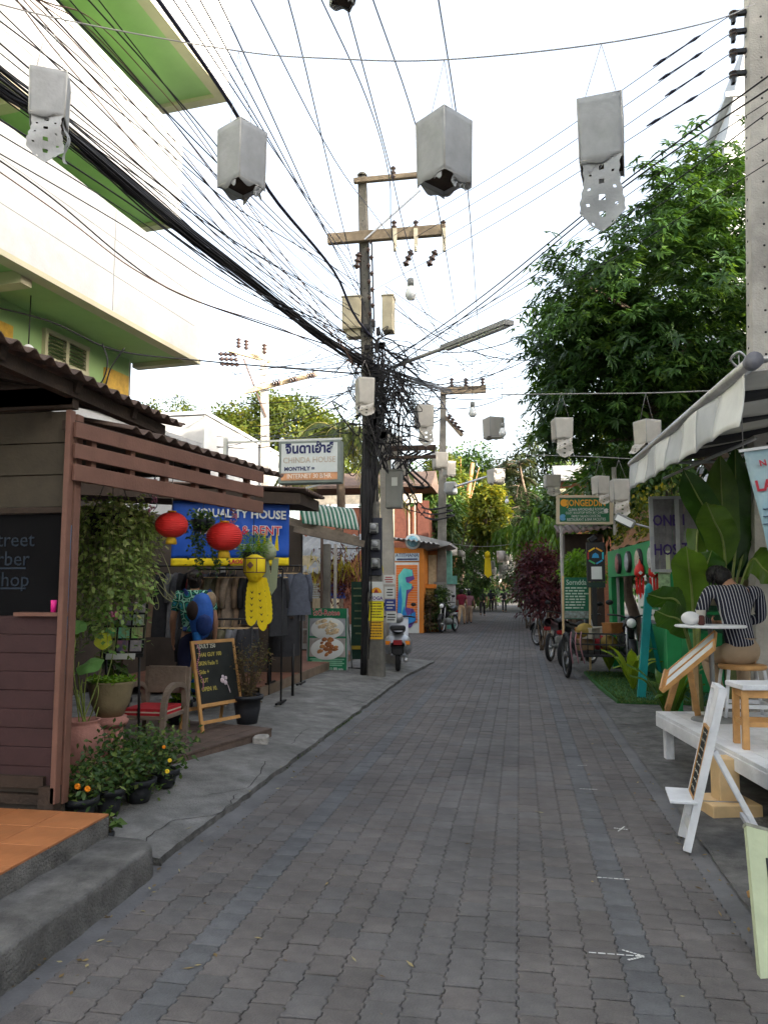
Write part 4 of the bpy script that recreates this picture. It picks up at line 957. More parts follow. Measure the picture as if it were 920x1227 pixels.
def garment(t, c, w, L_, m, yaw=0.0, sleeve=True):
    b = B(); c = Vector(c); xa = Vector((math.cos(yaw), math.sin(yaw), 0))
    def fn(u, v):
        an = 2 * math.pi * u; ww = w * (.42 + .12 * v) * (1 + .12 * math.sin(3 * an + c.x * 9) * v) * (.45 + .55 * min(1, v * 6)); th = .045 * (1 + .5 * v)
        return c + xa * (math.cos(an) * ww) + Vector((-xa.y, xa.x, 0)) * (math.sin(an) * th) + Vector((0, 0, -L_ * v - .02 * abs(math.cos(an)) * (1 - v)))
    b.sheet(fn, 18, 8)
    if sleeve:
        for s in (-1, 1): b.tube([c + xa * s * w * .40 + Vector((0, 0, -.03)), c + xa * s * w * .52 + Vector((0, 0, -.2)), c + xa * s * w * .5 + Vector((0, 0, -.42))], [.05, .045, .04], 8)
    return b.obj('garment', m, t)
gm = [mat(n_, c_, .9, .25, 12, .3, 60) for n_, c_ in (('cloth_black', (.03, .03, .034)), ('cloth_brown', (.22, .15, .10)), ('cloth_maroon', (.16, .02, .028)), ('cloth_grey', (.17, .17, .18)), ('cloth_olive', (.12, .11, .07)), ('cloth_taupe', (.26, .20, .15)), ('cloth_slate', (.09, .10, .13)))]
def rack(label, x0, x1, y, z, zf, L_, order, dy=0.0):
    t = thing('clothes_rack', label, 'clothes rack', ((x0 + x1) / 2, y, zf), 0, 'clothes racks outside the shops')
    b = B(); b.cyl((x0, y, z), (x1, y + dy, z), .013, 8)
    for x, yy in ((x0, y), (x1, y + dy)): b.cyl((x, yy, z), (x, yy, zf), .013, 8); b.beam((x, yy - .2, zf + .03), (x, yy + .2, zf + .03), .03, .025)
    b.obj('rail', m_black, t)
    n = len(order)
    for i, k in enumerate(order):
        s = (i + .5) / n; x = x0 + (x1 - x0) * s; yy = y + dy * s
        g = garment(t, (x, yy, z - .10), random.uniform(.30, .40), L_ * random.uniform(.85, 1.1), gm[k], R(random.uniform(35, 75)))
        b = B(); b.tube(spline([(x, yy, z + .015), (x + .01, yy, z - .03), (x, yy, z - .08)]), .003, 4); b.beam((x - .1, yy - .1, z - .11), (x + .1, yy + .1, z - .11), .012, .012); b.obj('hanger', m_light_wood, g)
x0, x1 = at(262, 700, 9.8).x, at(327, 700, 9.8).x
rack('upper rail of brown and black clothes under the blue banner', x0 - .35, x1 + .1, 9.9, at(290, 682, 9.9).z, .12, .72, [0, 1, 4, 1, 5, 1, 0, 6, 2, 0])
rack('lower rail of dark jackets with one maroon coat behind the yellow lantern', x0 - .2, x1 - .1, 9.3, at(275, 742, 9.3).z, .12, .55, [0, 0, 2, 3, 0, 4, 3, 0])
x0, x1 = at(326, 690, 10.9).x, at(362, 690, 10.9).x
rack('rail of grey shirts at the corner by the grey tiled roof', x0, x1, 10.9, at(345, 678, 10.9).z, .25, .66, [0, 3, 6, 3, 6])
# clothes hung deeper inside
t = thing('clothes_display', 'dark dresses hanging deep inside the shop left of the woman', 'clothes', (-4.6, 9.9, .12))
b = B(); b.cyl((-5.6, 10.2, 1.95), (-3.9, 10.2, 1.95), .013, 8); b.obj('rail', m_black, t)
for i in range(9): garment(t, (-5.4 + i * .17, 10.2, 1.86), .34, .9, gm[[0, 4, 1, 0, 3, 0, 2, 6, 0][i]], R(random.uniform(30, 70)))
# ============================================================ people
def skinmesh(name, nodes, edges, m, parent, root, sub=2, xf=None):
    keys = list(nodes); idx = {k: i for i, k in enumerate(keys)}
    me = bpy.data.meshes.new(name); me.from_pydata([tuple(nodes[k][:3]) for k in keys], [(idx[a], idx[c]) for a, c in edges], [])
    o = bpy.data.objects.new(name, me); C.objects.link(o)
    o.modifiers.new("skin", 'SKIN'); s = o.modifiers.new("sub", 'SUBSURF'); s.levels = sub; s.render_levels = sub
    lay = me.skin_vertices[0].data
    for i, k in enumerate(keys):
        r = nodes[k][3:]; lay[i].radius = (r[0], r[-1]); lay[i].use_root = (k == root)
    dg = bpy.context.evaluated_depsgraph_get(); nm = bpy.data.meshes.new_from_object(o.evaluated_get(dg))
    bpy.data.objects.remove(o); bpy.data.meshes.remove(me)
    if xf is not None: nm.transform(xf)
    nm.transform(mw(parent).inverted()); nm.materials.clear()
    nm.polygons.foreach_set("use_smooth", [True] * len(nm.polygons))
    return link(name, nm, m, parent)
def person(label, base, heading, J, shirt_m, trouser_m, hair_m, shoe_m, group=None, sub=2, fingers=False, long_sleeve=False, shorts=False):
    """J: joints in metres, x to the person's right, y forward, z up from base"""
    t = thing('person', label, 'person', base, 0, group); xf = Matrix.Translation(Vector(base)) @ Matrix.Rotation(heading, 4, 'Z')
    def L(a, c, s): return tuple(J[a][i] + (J[c][i] - J[a][i]) * s for i in range(3))
    N = {}; E = []
    def chain(*q): E.extend(zip(q[:-1], q[1:]))
    N['pelvis'] = (*J['pelvis'], .135, .10); N['waist'] = (*L('pelvis', 'chest', .45), .125, .09); N['chest'] = (*J['chest'], .145, .10)
    N['neckb'] = (*L('chest', 'neck', .75), .09, .075); N['neck'] = (*J['neck'], .052); N['jaw'] = (*L('neck', 'head', .45), .066, .078); N['head'] = (*J['head'], .078, .092); N['top'] = (*L('neck', 'head', 1.55), .055, .065)
    chain('pelvis', 'waist', 'chest', 'neckb', 'neck', 'jaw', 'head', 'top')
    for s in 'LR':
        N['sh' + s] = (*J['sh' + s], .062); N['el' + s] = (*J['el' + s], .042); N['fm' + s] = (*L('el' + s, 'wr' + s, .3), .043); N['wr' + s] = (*J['wr' + s], .026); N['ha' + s] = (*J['ha' + s], .036, .016)
        E.append(('chest', 'sh' + s)); chain('sh' + s, 'el' + s, 'fm' + s, 'wr' + s, 'ha' + s)
        if fingers:
            w, h_ = Vector(J['wr' + s]), Vector(J['ha' + s]); d = (h_ - w).normalized(); sd_ = d.cross(Vector((1, 0, 0))).normalized()
            for k, ln in enumerate((.062, .075, .08, .072, .055)):
                o = (k - 2) * .016; a = h_ + d * (.02 if k else -.01) + sd_ * o + (sd_ * -.012 if k == 0 else Vector()); c = a + (d * (1 if k else .55) + sd_ * (-.7 if k == 0 else o * 2)) * ln * .5; e = c + (d * .8 + Vector((-.5 if s == 'R' else .5, 0, 0)) * .5) * ln * .5
                N[f'f{k}a{s}'] = (*a, .009); N[f'f{k}b{s}'] = (*c, .008); N[f'f{k}c{s}'] = (*e, .0065); E.append(('ha' + s, f'f{k}a{s}')); chain(f'f{k}a{s}', f'f{k}b{s}', f'f{k}c{s}')
        N['hp' + s] = (*J['hp' + s], .092); N['kn' + s] = (*J['kn' + s], .058); N['cf' + s] = (*L('kn' + s, 'an' + s, .35), .055); N['an' + s] = (*J['an' + s], .036); N['to' + s] = (*J['to' + s], .038, .026)
        E.append(('pelvis', 'hp' + s)); chain('hp' + s, 'kn' + s, 'cf' + s, 'an' + s, 'to' + s)
    NB = {k: ((*v[:3], *[r * .80 for r in v[3:]]) if k in ('pelvis', 'waist', 'chest', 'neckb', 'hpL', 'hpR', 'shL', 'shR', 'knL', 'knR', 'cfL', 'cfR') or (long_sleeve and k[:2] in ('el', 'fm')) else v) for k, v in N.items()}
    skinmesh('body', NB, E, m_skin, t, 'pelvis', sub, xf)
    g = lambda k, f: (*N[k][:3], *[r * f + .004 for r in N[k][3:]])
    S = {k: g(k, 1.12 if k != 'neckb' else 1.2) for k in ('waist', 'chest', 'neckb')}; S['hem'] = (*L('pelvis', 'chest', .05), .150, .118); Es = [('hem', 'waist'), ('waist', 'chest'), ('chest', 'neckb')]
    for s in 'LR':
        S['sh' + s] = g('sh' + s, 1.12); S['el' + s] = g('el' + s, 1.25); Es += [('chest', 'sh' + s), ('sh' + s, 'el' + s)]
        if long_sleeve: S['wr' + s] = g('wr' + s, 1.4); S['fm' + s] = g('fm' + s, 1.2); Es += [('el' + s, 'fm' + s), ('fm' + s, 'wr' + s)]
        else: S['el' + s] = (*L('sh' + s, 'el' + s, .75), .060)
    skinmesh('shirt', S, Es, shirt_m, t, 'waist', sub, xf)
    T = {'pelvis': g('pelvis', 1.06), 'waistb': (*L('pelvis', 'chest', .22), .132, .104)}; Et = [('waistb', 'pelvis')]
    for s in 'LR':
        T['hp' + s] = g('hp' + s, 1.08); T['kn' + s] = g('kn' + s, 1.28); Et += [('pelvis', 'hp' + s), ('hp' + s, 'kn' + s)]
        if not shorts: T['cf' + s] = g('cf' + s, 1.2); T['an' + s] = (*L('kn' + s, 'an' + s, .93), .058); Et += [('kn' + s, 'cf' + s), ('cf' + s, 'an' + s)]
    skinmesh('trousers', T, Et, trouser_m, t, 'pelvis', sub, xf)
    for s in 'LR':
        a, c = Vector(J['an' + s]), Vector(J['to' + s]); d = (c - a); d.z = 0; d = d.normalized() if d.length > .01 else Vector((0, 1, 0)); z = min(a.z, c.z) - .028
        H = {'h': (*(a - d * .04 + Vector((0, 0, -.02))), .040, .036), 'm': (*(a + d * .06 + Vector((0, 0, -.035))), .044, .032), 't': (*(a + d * .16 + Vector((0, 0, -.045))), .040, .024)}
        skinmesh('shoe', H, [('h', 'm'), ('m', 't')], shoe_m, t, 'h', 1, xf)
    if hair_m:
        hd = Vector(J['head']); nk = Vector(J['neck']); up = (hd - nk).normalized()
        b = B(); b.ell(hd + up * .045 + Vector((0, -.018, 0)), (.098, .112, .088), 16, 10); b.ell(hd - up * .02 + Vector((0, -.045, 0)), (.086, .072, .095), 14, 8)
        for k in range(60):
            d = Vector((random.gauss(0, 1), random.gauss(-.5, .8), random.gauss(.5, .7))).normalized(); p = hd + up * .03 + Vector((d.x * .094, -.02 + d.y * .105, d.z * .095)); b.tube([p, p + d * .006 + Vector((0, -.008, -.025)), p + d * .004 + Vector((0, -.006, -.055))], [.011, .008, .001], 4)
        o = b.mesh('hair'); o.transform(xf); o.transform(mw(t).inverted()); link('hair', o, hair_m, t)
        b = B(); f = hd + Vector((0, .092, -.01)); b.ell(f, (.013, .018, .022), 8, 6)
        o = b.mesh('nose'); o.transform(xf); o.transform(mw(t).inverted()); link('nose', o, m_skin, t)
        for s in (-1, 1):
            b = B(); b.ell(hd + Vector((s * .084, -.005, -.012)), (.010, .020, .032), 8, 6); o = b.mesh('ear'); o.transform(xf); o.transform(mw(t).inverted()); link('ear', o, m_skin, t)
            b = B(); b.ell(hd + Vector((s * .034, .083, .012)), (.014, .008, .008), 8, 5); o = b.mesh('eye'); o.transform(xf); o.transform(mw(t).inverted()); link('eye', m=m_black, me=o, parent=t)
        b = B(); b.ell(hd + Vector((0, .083, -.052)), (.026, .008, .008), 8, 5); o = b.mesh('mouth'); o.transform(xf); o.transform(mw(t).inverted()); link('mouth', o, mat('lips', (.28, .10, .08), .5), t)
    return t, xf
def standing(h=1.70, stride=0.0, arm=0.06, lean=0.0, bend=.0):
    k = h / 1.70; s = stride
    J = dict(pelvis=(0, 0, .94), chest=(0, .01 + lean * .6, 1.30), neck=(0, lean + .005, 1.475), head=(0, lean + .03, 1.585))
    for sd_, x in (('L', -1), ('R', 1)):
        st = s * x
        J['sh' + sd_] = (x * .185, lean * .9, 1.40); J['el' + sd_] = (x * (.235 + arm), lean * .5 - st * .35 - .02, 1.12); J['wr' + sd_] = (x * (.24 + arm), lean * .3 - st * .6 + .06 + bend, .90 + bend * .7); J['ha' + sd_] = (x * (.235 + arm), lean * .3 - st * .65 + .09 + bend * 1.2, .82 + bend * .8)
        J['hp' + sd_] = (x * .095, 0, .90); J['kn' + sd_] = (x * .10, st * .55 + .03, .50); J['an' + sd_] = (x * .10, st - .02, .075 + max(0, -st) * .25); J['to' + sd_] = (x * .115, st + .12, .035 + max(0, -st) * .08)
    return {a: tuple(q * k for q in p) for a, p in J.items()}
# patterned shirt cloth: teal, blue and black scrolls
def pattern_mat():
    m = mat('tropical_print', (.02, .17, .13), .8, .3, 8, .2); nt = m.node_tree; n, l = nt.nodes, nt.links; b = n["Principled BSDF"]
    tc = n.new("ShaderNodeTexCoord"); v = n.new("ShaderNodeTexVoronoi"); v.feature = 'DISTANCE_TO_EDGE'; v.inputs['Scale'].default_value = 11; l.new(tc.outputs['Object'], v.inputs['Vector'])
    w = n.new("ShaderNodeTexVoronoi"); w.inputs['Scale'].default_value = 22; l.new(tc.outputs['Object'], w.inputs['Vector'])
    r = n.new("ShaderNodeValToRGB"); r.color_ramp.interpolation = 'CONSTANT'; e = r.color_ramp.elements; e[0].color = (.35, .70, .5, 1); e[0].position = 0; e[1].color = (.008, .05, .055, 1); e[1].position = .06
    q = e.new(.16); q.color = (.03, .36, .2, 1); q = e.new(.25); q.color = (.02, .2, .42, 1); q = e.new(.36); q.color = (.18, .52, .26, 1)
    l.new(v.outputs['Distance'], r.inputs['Fac']); mx = n.new("ShaderNodeMixRGB"); mx.blend_type = 'MULTIPLY'; mx.inputs[0].default_value = .55; l.new(r.outputs[0], mx.inputs[1]); l.new(w.outputs['Distance'], mx.inputs[2]); l.new(mx.outputs[0], b.inputs['Base Color']); return m
m_print = pattern_mat()
m_indigo = mat('indigo_trousers', (.012, .014, .045), .85, .2, 10, .2)
wq = at(232, 760, 8.9)
J = standing(1.72, .08, .01, .03); 
t, xf = person('person in a teal patterned shirt and dark trousers carrying a blue backpack, seen from behind', (wq.x, 8.9, .13), R(20), J, m_print, m_indigo, mat('dark_brown_hair', (.016, .010, .008), .5, .3, 30, .4), m_black, fingers=True)
def rel(b, name, m, par):
    o = b.mesh(name); o.transform(xf); o.transform(mw(par).inverted()); return link(name, o, m, par)
bp = thing('backpack', 'blue backpack with a dark cap hanging on it, worn by the person in teal', 'backpack', xf @ Vector((.06, -.2, 1.2)))
b = B()
b.sheet(lambda u, v: (.10 + .14 * (math.sin(math.pi * min(1, max(0, v))) ** .35) * math.cos(2 * math.pi * u), -.20 + .115 * (math.sin(math.pi * v) ** .4) * math.sin(2 * math.pi * u) + .012 * nz(u * 4, v * 4), 1.45 - .56 * v + .012 * nz(u * 5, v * 6, 1, 3)), 26, 18); rel(b, 'bag', mat('blue_nylon', (.03, .12, .46), .6, .2, 6, .35, 25), bp)
b = B(); b.sheet(lambda u, v: (.14 + .095 * (math.sin(math.pi * v) ** .4) * math.cos(2 * math.pi * u), -.31 + .04 * (math.sin(math.pi * v) ** .4) * math.sin(2 * math.pi * u), 1.20 - .26 * v), 18, 10); rel(b, 'pocket', mat('blue_nylon_dark', (.014, .04, .17), .6, .2, 6, .35, 25), bp)
b = B(); b.sheet(lambda u, v: (.0 + .07 * math.sin(math.pi * v) ** .5 * math.cos(2 * math.pi * u), -.30 + .05 * math.sin(math.pi * v) ** .5 * math.sin(2 * math.pi * u), 1.36 - .24 * v), 16, 10); rel(b, 'cap', mat('brown_cap', (.030, .018, .016), .8), bp)
for s in (-1, 1):
    b = B(); ps = spline([(.06 + s * .13, -.16, 1.43), (.03 + s * .15, -.03, 1.475), (.02 + s * .14, .10, 1.38), (.03 + s * .15, .07, 1.15), (.06 + s * .15, -.12, 1.0)], 5)
    for i in range(len(ps) - 1): b.beam(ps[i], ps[i + 1] + (ps[i + 1] - ps[i]) * .05, .045, .012, up=(0, 1, .2))
    rel(b, 'strap', MATS['blue_nylon_dark'], bp)
b = B(); b.ell((.20, -.15, 1.36), (.07, .08, .10), 14, 8); rel(b, 'hat', mat('straw_hat', (.30, .22, .14), .8), bp)
b = B(); b.tube(spline([(.05, -.28, .98), (.07, -.31, .8), (.03, -.28, .52), (.05, -.26, .30)]), [.05, .06, .055, .03] + [.03] * 15 if False else .05, 8); rel(b, 'scarf', mat('blue_scarf', (.01, .11, .34), .8, .25, 8, .3), bp)

# strollers far down the street
pl_ = [('man in a maroon shirt and khaki trousers walking away down the middle of the street', 553, 747, 37.0, 1.66, (.17, .018, .035), (.52, .37, .22), .18), ('walker in pale clothes beside the maroon shirt', 562, 746, 38.2, 1.58, (.25, .12, .14), (.30, .22, .15), -.12),
       ('walker in black ahead of the maroon shirt', 578, 734, 50, 1.70, (.016, .014, .018), (.02, .02, .024), .2), ('walker in dark clothes, second of the group far down the street', 588, 729, 62, 1.66, (.02, .02, .025), (.03, .025, .025), -.15),
       ('walker in dark clothes and grey trousers near the end of the street', 592, 729, 64, 1.70, (.016, .016, .018), (.07, .06, .06), .15), ('walker in black on the right edge at the end of the street', 604, 729, 58, 1.74, (.010, .010, .012), (.014, .014, .017), .12)]
for i, (lb, px, py, Y, h, c1, c2, st) in enumerate(pl_):
    q = at(px, py, Y)
    person(lb if lb.startswith('man') else lb, (q.x, Y, .0), R(random.uniform(-6, 6)), standing(h, st, .03), mat('walker_shirt_%s' % 'abcdef'[i], c1, .9), mat('walker_trousers_%s' % 'abcdef'[i], c2, .9), m_hair, m_black, 'people walking down the street', sub=1)

# ============================================================ main utility pole, with its boxes and meters
MY = 13.9; MXb = at(451, 815, MY).x; MXt = at(434, 220, MY).x; ztop = at(434, 213, MY).z
def mpole(z): return Vector((MXb + (MXt - MXb) * z / ztop, MY, z))
up_ = thing('utility_pole', 'tall weathered concrete utility pole carrying crossarms, boxes, meters and a knot of cables', 'utility pole', (MXb, MY, 0))
b = B(); w0, w1 = .31, .16
n = 14
for i in range(n):
    z0, z1 = ztop * i / n, ztop * (i + 1) / n; a = mpole(z0 - (.1 if i == 0 else 0)); c = mpole(z1); wa, wc = [w0 + (w1 - w0) * z / ztop for z in (z0, z1)]
    pr = [(-1, -.8), (-.8, -1), (.8, -1), (1, -.8), (1, .8), (.8, 1), (-.8, 1), (-1, .8)]
    vs = [a + Vector((x * wa / 2, y * wa * .42, 0)) for x, y in pr] + [c + Vector((x * wc / 2, y * wc * .42, 0)) for x, y in pr]
    b.add(vs, [(k, (k + 1) % 8, 8 + (k + 1) % 8, 8 + k) for k in range(8)] + ([tuple(range(8, 16))] if i == n - 1 else []))
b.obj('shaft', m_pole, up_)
b = B()
for k in range(16):
    z = 4.6 + k * .27; w = w0 + (w1 - w0) * z / ztop; c = mpole(z); b.cyl(c + Vector((0, -w * .42 - .002, 0)), c + Vector((0, -w * .42 + .02, 0)), .012, 7)
tag(b.obj('bolt_hole', m_black, up_), kind='stuff')
def arm(x0, x1, py, h, d, dy, name='crossarm', par=None, m=None, Y=MY):
    a, c = at(x0, py, Y + dy), at(x1, py, Y + dy); bb_ = B(); bb_.box(((a.x + c.x) / 2, Y + dy, a.z), (c.x - a.x, d, h), bev=.008); bb_.obj(name, m or m_armw, par or up_); return a, c
arm(424, 511, 217, .10, .09, -.14)
arm(393, 534, 287, .20, .12, -.16)
b = B(); b.beam(at(437, 287, MY - .25), at(503, 228, MY - .20), .03, .03); b.obj('brace', m_steel, up_)
b = B(); b.lathe(at(434, 211, MY), [(.09, 0), (.10, .02), (.06, .06), (0, .07)], 10); b.obj('cap', m_pole, up_)
def insulator(par, p, h, r, axis=(0, 0, 1), rows=3):
    bb_ = B(); pr = [(0, 0), (r * .5, 0)]
    for i in range(rows): z = h * (i + .2) / rows; pr += [(r * .5, z), (r, z + h / rows * .25), (r * .95, z + h / rows * .45), (r * .5, z + h / rows * .6)]
    pr += [(r * .4, h), (0, h)]; bb_.lathe(p, pr, 10, axis=axis); return bb_.obj('insulator', m_ins, par)
for px, py in ((471, 213), (472, 278), (498, 278), (531, 278)):
    p = at(px, py + 2, MY - .17); insulator(up_, p, .26, .055)
for px in (473, 498, 532):
    p = at(px, 284, MY - .24); b = B(); b.box(p, (.07, .03, .34)); b.cyl(p - Vector((0, 0, .16)), p - Vector((0, 0, .28)), .03, 8); b.obj('bracket', mat('galvanised_strap', (.55, .50, .38), .6, .3, 6), up_)
for px, py, dx in ((493, 300, -8), (522, 300, -9), (430, 303, -3)):
    a = at(px, py, MY - .2); c = at(px + dx, py + 19, MY - .2); insulator(up_, a, (c - a).length, .07, axis=c - a, rows=3)
# stacked spool insulators down the face
for k in range(11):
    c = mpole(at(440, 297 + k * 9.5, MY).z) + Vector((.10 if k % 2 else .16, -.16, 0)); insulator(up_, c, .09, .045, rows=1)
b = B(); c0, c1 = mpole(at(440, 296, MY).z), mpole(at(440, 400, MY).z)
for dx in (-.06, .10, .17): b.beam(c0 + Vector((dx, -.12, 0)), c1 + Vector((dx, -.13, 0)), .025, .04)
b.obj('rack', m_black, up_)
def box_on(px0, py0, px1, py1, Y, d, m, name, par=None, lid=True, **k):
    a, c = at(px0, py0, Y), at(px1, py1, Y); b = B(); b.box(((a.x + c.x) / 2, Y, (a.z + c.z) / 2), (c.x - a.x, d, a.z - c.z), bev=.008); o = b.obj(name, m, par or up_)
    if lid:
        b = B(); b.box(((a.x + c.x) / 2, Y - d / 2 - .006, (a.z + c.z) / 2), ((c.x - a.x) * .86, .012, (a.z - c.z) * .9), bev=.004); b.obj('lid', m, o)
        b = B(); b.box(((a.x + c.x) / 2, Y, a.z + .012), (c.x - a.x + .03, d + .03, .02)); b.obj('hood', m, o)
    return o
box_on(412, 360, 434, 396, MY - .05, .32, m_beige, 'meter_cabinet'); box_on(416, 397, 433, 405, MY - .03, .2, m_beige, 'cable_gland', lid=False)
box_on(459, 358, 472, 398, MY - .02, .3, m_beige, 'meter_cabinet')
# meters and stickers
for px, py in ((448, 633), (450, 653), (450, 675)):
    c = at(px, py, MY - .19); b = B(); b.box(c, (.155, .10, .19), bev=.015); o = b.obj('electricity_meter', m_greybox, up_); b = B(); b.lathe(c + Vector((0, -.048, .02)), [(.056, 0), (.056, .03), (.045, .045), (0, .05)], 18, axis=(0, -1, 0)); b.obj('glass', mat('meter_glass', (.30, .31, .32), .25, .2, 30, 0), o)
    b = B(); b.box(c + Vector((0, -.054, -.075)), (.11, .01, .03)); b.obj('terminal_cover', m_black, o)
b = B(); b.box(at(448, 655, MY - .13), (.30, .05, 1.05), bev=.01); b.obj('meter_board', mat('navy_backboard', (.03, .032, .045), .7), up_)
def sticker(px0, py0, px1, py1, Y, m, par, name='sticker', d=.004):
    a, c = at(px0, py0, Y), at(px1, py1, Y); b = B(); b.box(((a.x + c.x) / 2, Y, (a.z + c.z) / 2), (c.x - a.x, d, a.z - c.z)); return b.obj(name, m, par), a, c
SYF = MY - w0 * .42 - .012
sticker(442.5, 697, 459, 720, SYF, m_signw, up_)
o = at(450.7, 708.5, SYF - .004); b = B(); b.prism([(.10 * math.cos(math.pi * k / 14), .10 * math.sin(math.pi * k / 14)) for k in range(15)], o - Vector((0, 0, .03)), (1, 0, 0), (0, 0, 1), .003); b.obj('sun_emblem', m_gold, up_)
b = B(); b.prism([(-.05, 0), (0, .08), (.05, 0)], o + Vector((0, -.004, -.028)), (1, 0, 0), (0, 0, 1), .003); b.obj('figure_emblem', mat('emblem_red', (.30, .03, .03), .6), up_)
text('YOGA', .085, at(450.7, 717, SYF - .003), (1, 0, 0), (0, 0, 1), mat('violet_ink', (.12, .06, .22), .6), up_, depth=.0008, bold=.003)
m_postY = mat('poster_yellow', (.72, .62, .02), .7, .08, 5); m_postO = mat('poster_amber', (.72, .40, .02), .7, .12, 5); m_ink = mat('black_ink', (.02, .02, .02), .7)
sticker(441.5, 720.5, 459.5, 744, SYF - .002, m_postY, up_); sticker(443, 744.5, 459, 766, SYF - .001, m_postO, up_)
for y0, m_ in ((723, m_ink), (746, m_ink)):
    b = B()
    for k in range(6):
        a = at(443.8, y0 + k * 3.3, SYF - .005); x = a.x
        while x < a.x + .20:
            w = random.uniform(.008, .03); b.box((x + w / 2, SYF - .005, a.z), (w, .002, .020)); x += w + .008
    b.obj('print', m_, up_)
# the slimmer second pole right behind, with its own box and notices
p2 = thing('concrete_pole', 'shorter pale concrete pole right behind the main pole with a grey box and notices', 'utility pole', (at(468, 780, 16.2).x, 16.2, 0))
x2 = at(468, 780, 16.2).x; x2t = at(461, 530, 16.2).x; z2t = at(461, 515, 16.2).z
b = B(); pr = [(-.14, -.13), (.14, -.13), (.14, .13), (-.14, .13)]
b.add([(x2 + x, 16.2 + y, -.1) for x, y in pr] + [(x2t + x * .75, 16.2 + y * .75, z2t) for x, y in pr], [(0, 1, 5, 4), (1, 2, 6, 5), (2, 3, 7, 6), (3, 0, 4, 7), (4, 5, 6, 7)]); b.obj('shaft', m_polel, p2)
o = box_on(463, 565, 482, 609, 15.2, .25, m_greybox, 'grey_cabinet', p2); sticker(469, 572, 476, 582, 15.05, m_signw, o, 'notice')
m_redp = mat('notice_red', (.4, .05, .04), .6)
for px0, py0, px1, py1, m_ in ((459.5, 689, 473, 700, m_signw), (461, 703, 473, 716.5, m_signw), (461, 718, 474, 732, mat('notice_blue', (.03, .05, .22), .6)), (462.5, 733, 475, 746, m_signw)):
    s_, a, c = sticker(px0, py0, px1, py1, 15.235, m_, p2, 'notice')
    b = B(); mm = m_signw if m_.name == 'notice_blue' else m_ink
    for k in range(3): b.box(((a.x + c.x) / 2 + random.uniform(-.01, .01), 15.229, c.z + (a.z - c.z) * (.25 + .25 * k)), ((c.x - a.x) * random.uniform(.4, .8), .004, .02))
    b.obj('print', m_redp if py0 == 689 else mm, s_)
# black service pipe and hanging loops beside the main pole
b = B()
for dx, r_ in ((436.5, .045), (439, .03), (434.5, .022)):
    b.tube(spline([at(dx + 1, 520, MY - .1), at(dx - 1, 600, MY - .12), at(dx, 700, MY - .12), Vector((at(dx, 800, MY).x, MY - .12, .1))], 5), r_, 7)
b.obj('service_pipe', m_black, up_)

# green striped A-board with food photographs
RY = 14.4; ra, rc = at(369, 728, RY), at(418, 806, RY); wr, hr = rc.x - ra.x, ra.z - rc.z
t = thing('food_sign', 'green metal footed sign with two food photographs and opening hours beside the pole', 'sign', ((ra.x + rc.x) / 2, RY, .1))
xr = Vector((1, -.06, 0)).normalized(); urr = Vector((-.035, .16, 1)).normalized(); nr = xr.cross(urr)
F = lambda u, v, d=0: Vector((ra.x, RY - .05, rc.z)) + xr * u * wr + urr * v * hr + nr * d
b = B(); b.prism([(0, 0), (wr, 0), (wr, hr), (0, hr)], F(0, 0), xr, urr, .02); b.obj('panel', mat('roti_green', (.012, .16, .07), .5), t)
for u in (.01, .99): b = B(); b.beam(F(u, -.10), F(u, 1.0), .025, .025); b.obj('leg', m_steel, t); b = B(); b.beam(F(u, -.10) + Vector((0, .5, 0)), F(u, .9) + Vector((0, .03, 0)), .025, .025); b.obj('leg', m_steel, t)
text('โรตี-Rotee', .15, F(.47, .925, .014), xr, urr, mat('roti_white', (.7, .66, .6), .6), t, depth=.001, bold=.006, squash=.86)
text('โรตี-Rotee', .15, F(.47, .925, .018), xr, urr, mat('roti_red', (.40, .015, .02), .6), t, depth=.001, bold=.001, squash=.86)
def photo_panel(u0, u1, v0, v1, base, food1, food2, seed, pile):
    b = B(); b.prism([(0, 0), ((u1 - u0) * wr, 0), ((u1 - u0) * wr, (v1 - v0) * hr), (0, (v1 - v0) * hr)], F(u0, v0, .012), xr, urr, .003); b.obj('photo', base, t)
    b = B(); b.lathe(F((u0 + u1) / 2, (v0 + v1) / 2 - .02, .015), [(0, .003), (wr * .40, .002), (wr * .41, 0)], 28, axis=nr, sy=.62); b.obj('plate', m_signw, t)
    random.seed(seed); b = B(); b2 = B()
    for k in range(pile):
        an = random.uniform(0, 6.28); r_ = random.random() ** .6 * wr * .25; c = F((u0 + u1) / 2, (v0 + v1) / 2, .017) + xr * r_ * math.cos(an) * 1.1 + urr * r_ * math.sin(an) * .75
        (b if k % 3 else b2).ell(c, (random.uniform(.04, .08), .004 + .001 * (k % 5), random.uniform(.03, .06)), 9, 4)
    b.obj('food', food1, t); b2.obj('food', food2, t)
photo_panel(.06, .95, .56, .84, mat('photo_grey', (.30, .31, .33), .5), mat('food_pale', (.55, .42, .25), .6, .4, 25), mat('food_cream', (.62, .55, .40), .6, .4, 25), 4, 26)
photo_panel(.06, .95, .24, .53, mat('photo_tan', (.33, .30, .28), .5), mat('food_brown', (.32, .12, .045), .5, .5, 22), mat('food_gold', (.42, .19, .06), .5, .5, 22), 5, 18)
b = B()
for k in range(4): b.prism([(-wr * (.42 - .05 * (k % 2)), -.012), (wr * (.42 - .05 * (k % 2)), -.012), (wr * (.42 - .05 * (k % 2)), .012), (-wr * (.42 - .05 * (k % 2)), .012)], F(.5, .205 - .03 * k, .013), xr, urr, .002)
b.obj('print', mat('print_pale_green', (.20, .42, .28), .6), t)
text('Open 9.00-11.00 pm', .085, F(.5, .055, .013), xr, urr, m_signw, t, depth=.001, bold=.001, squash=.9)

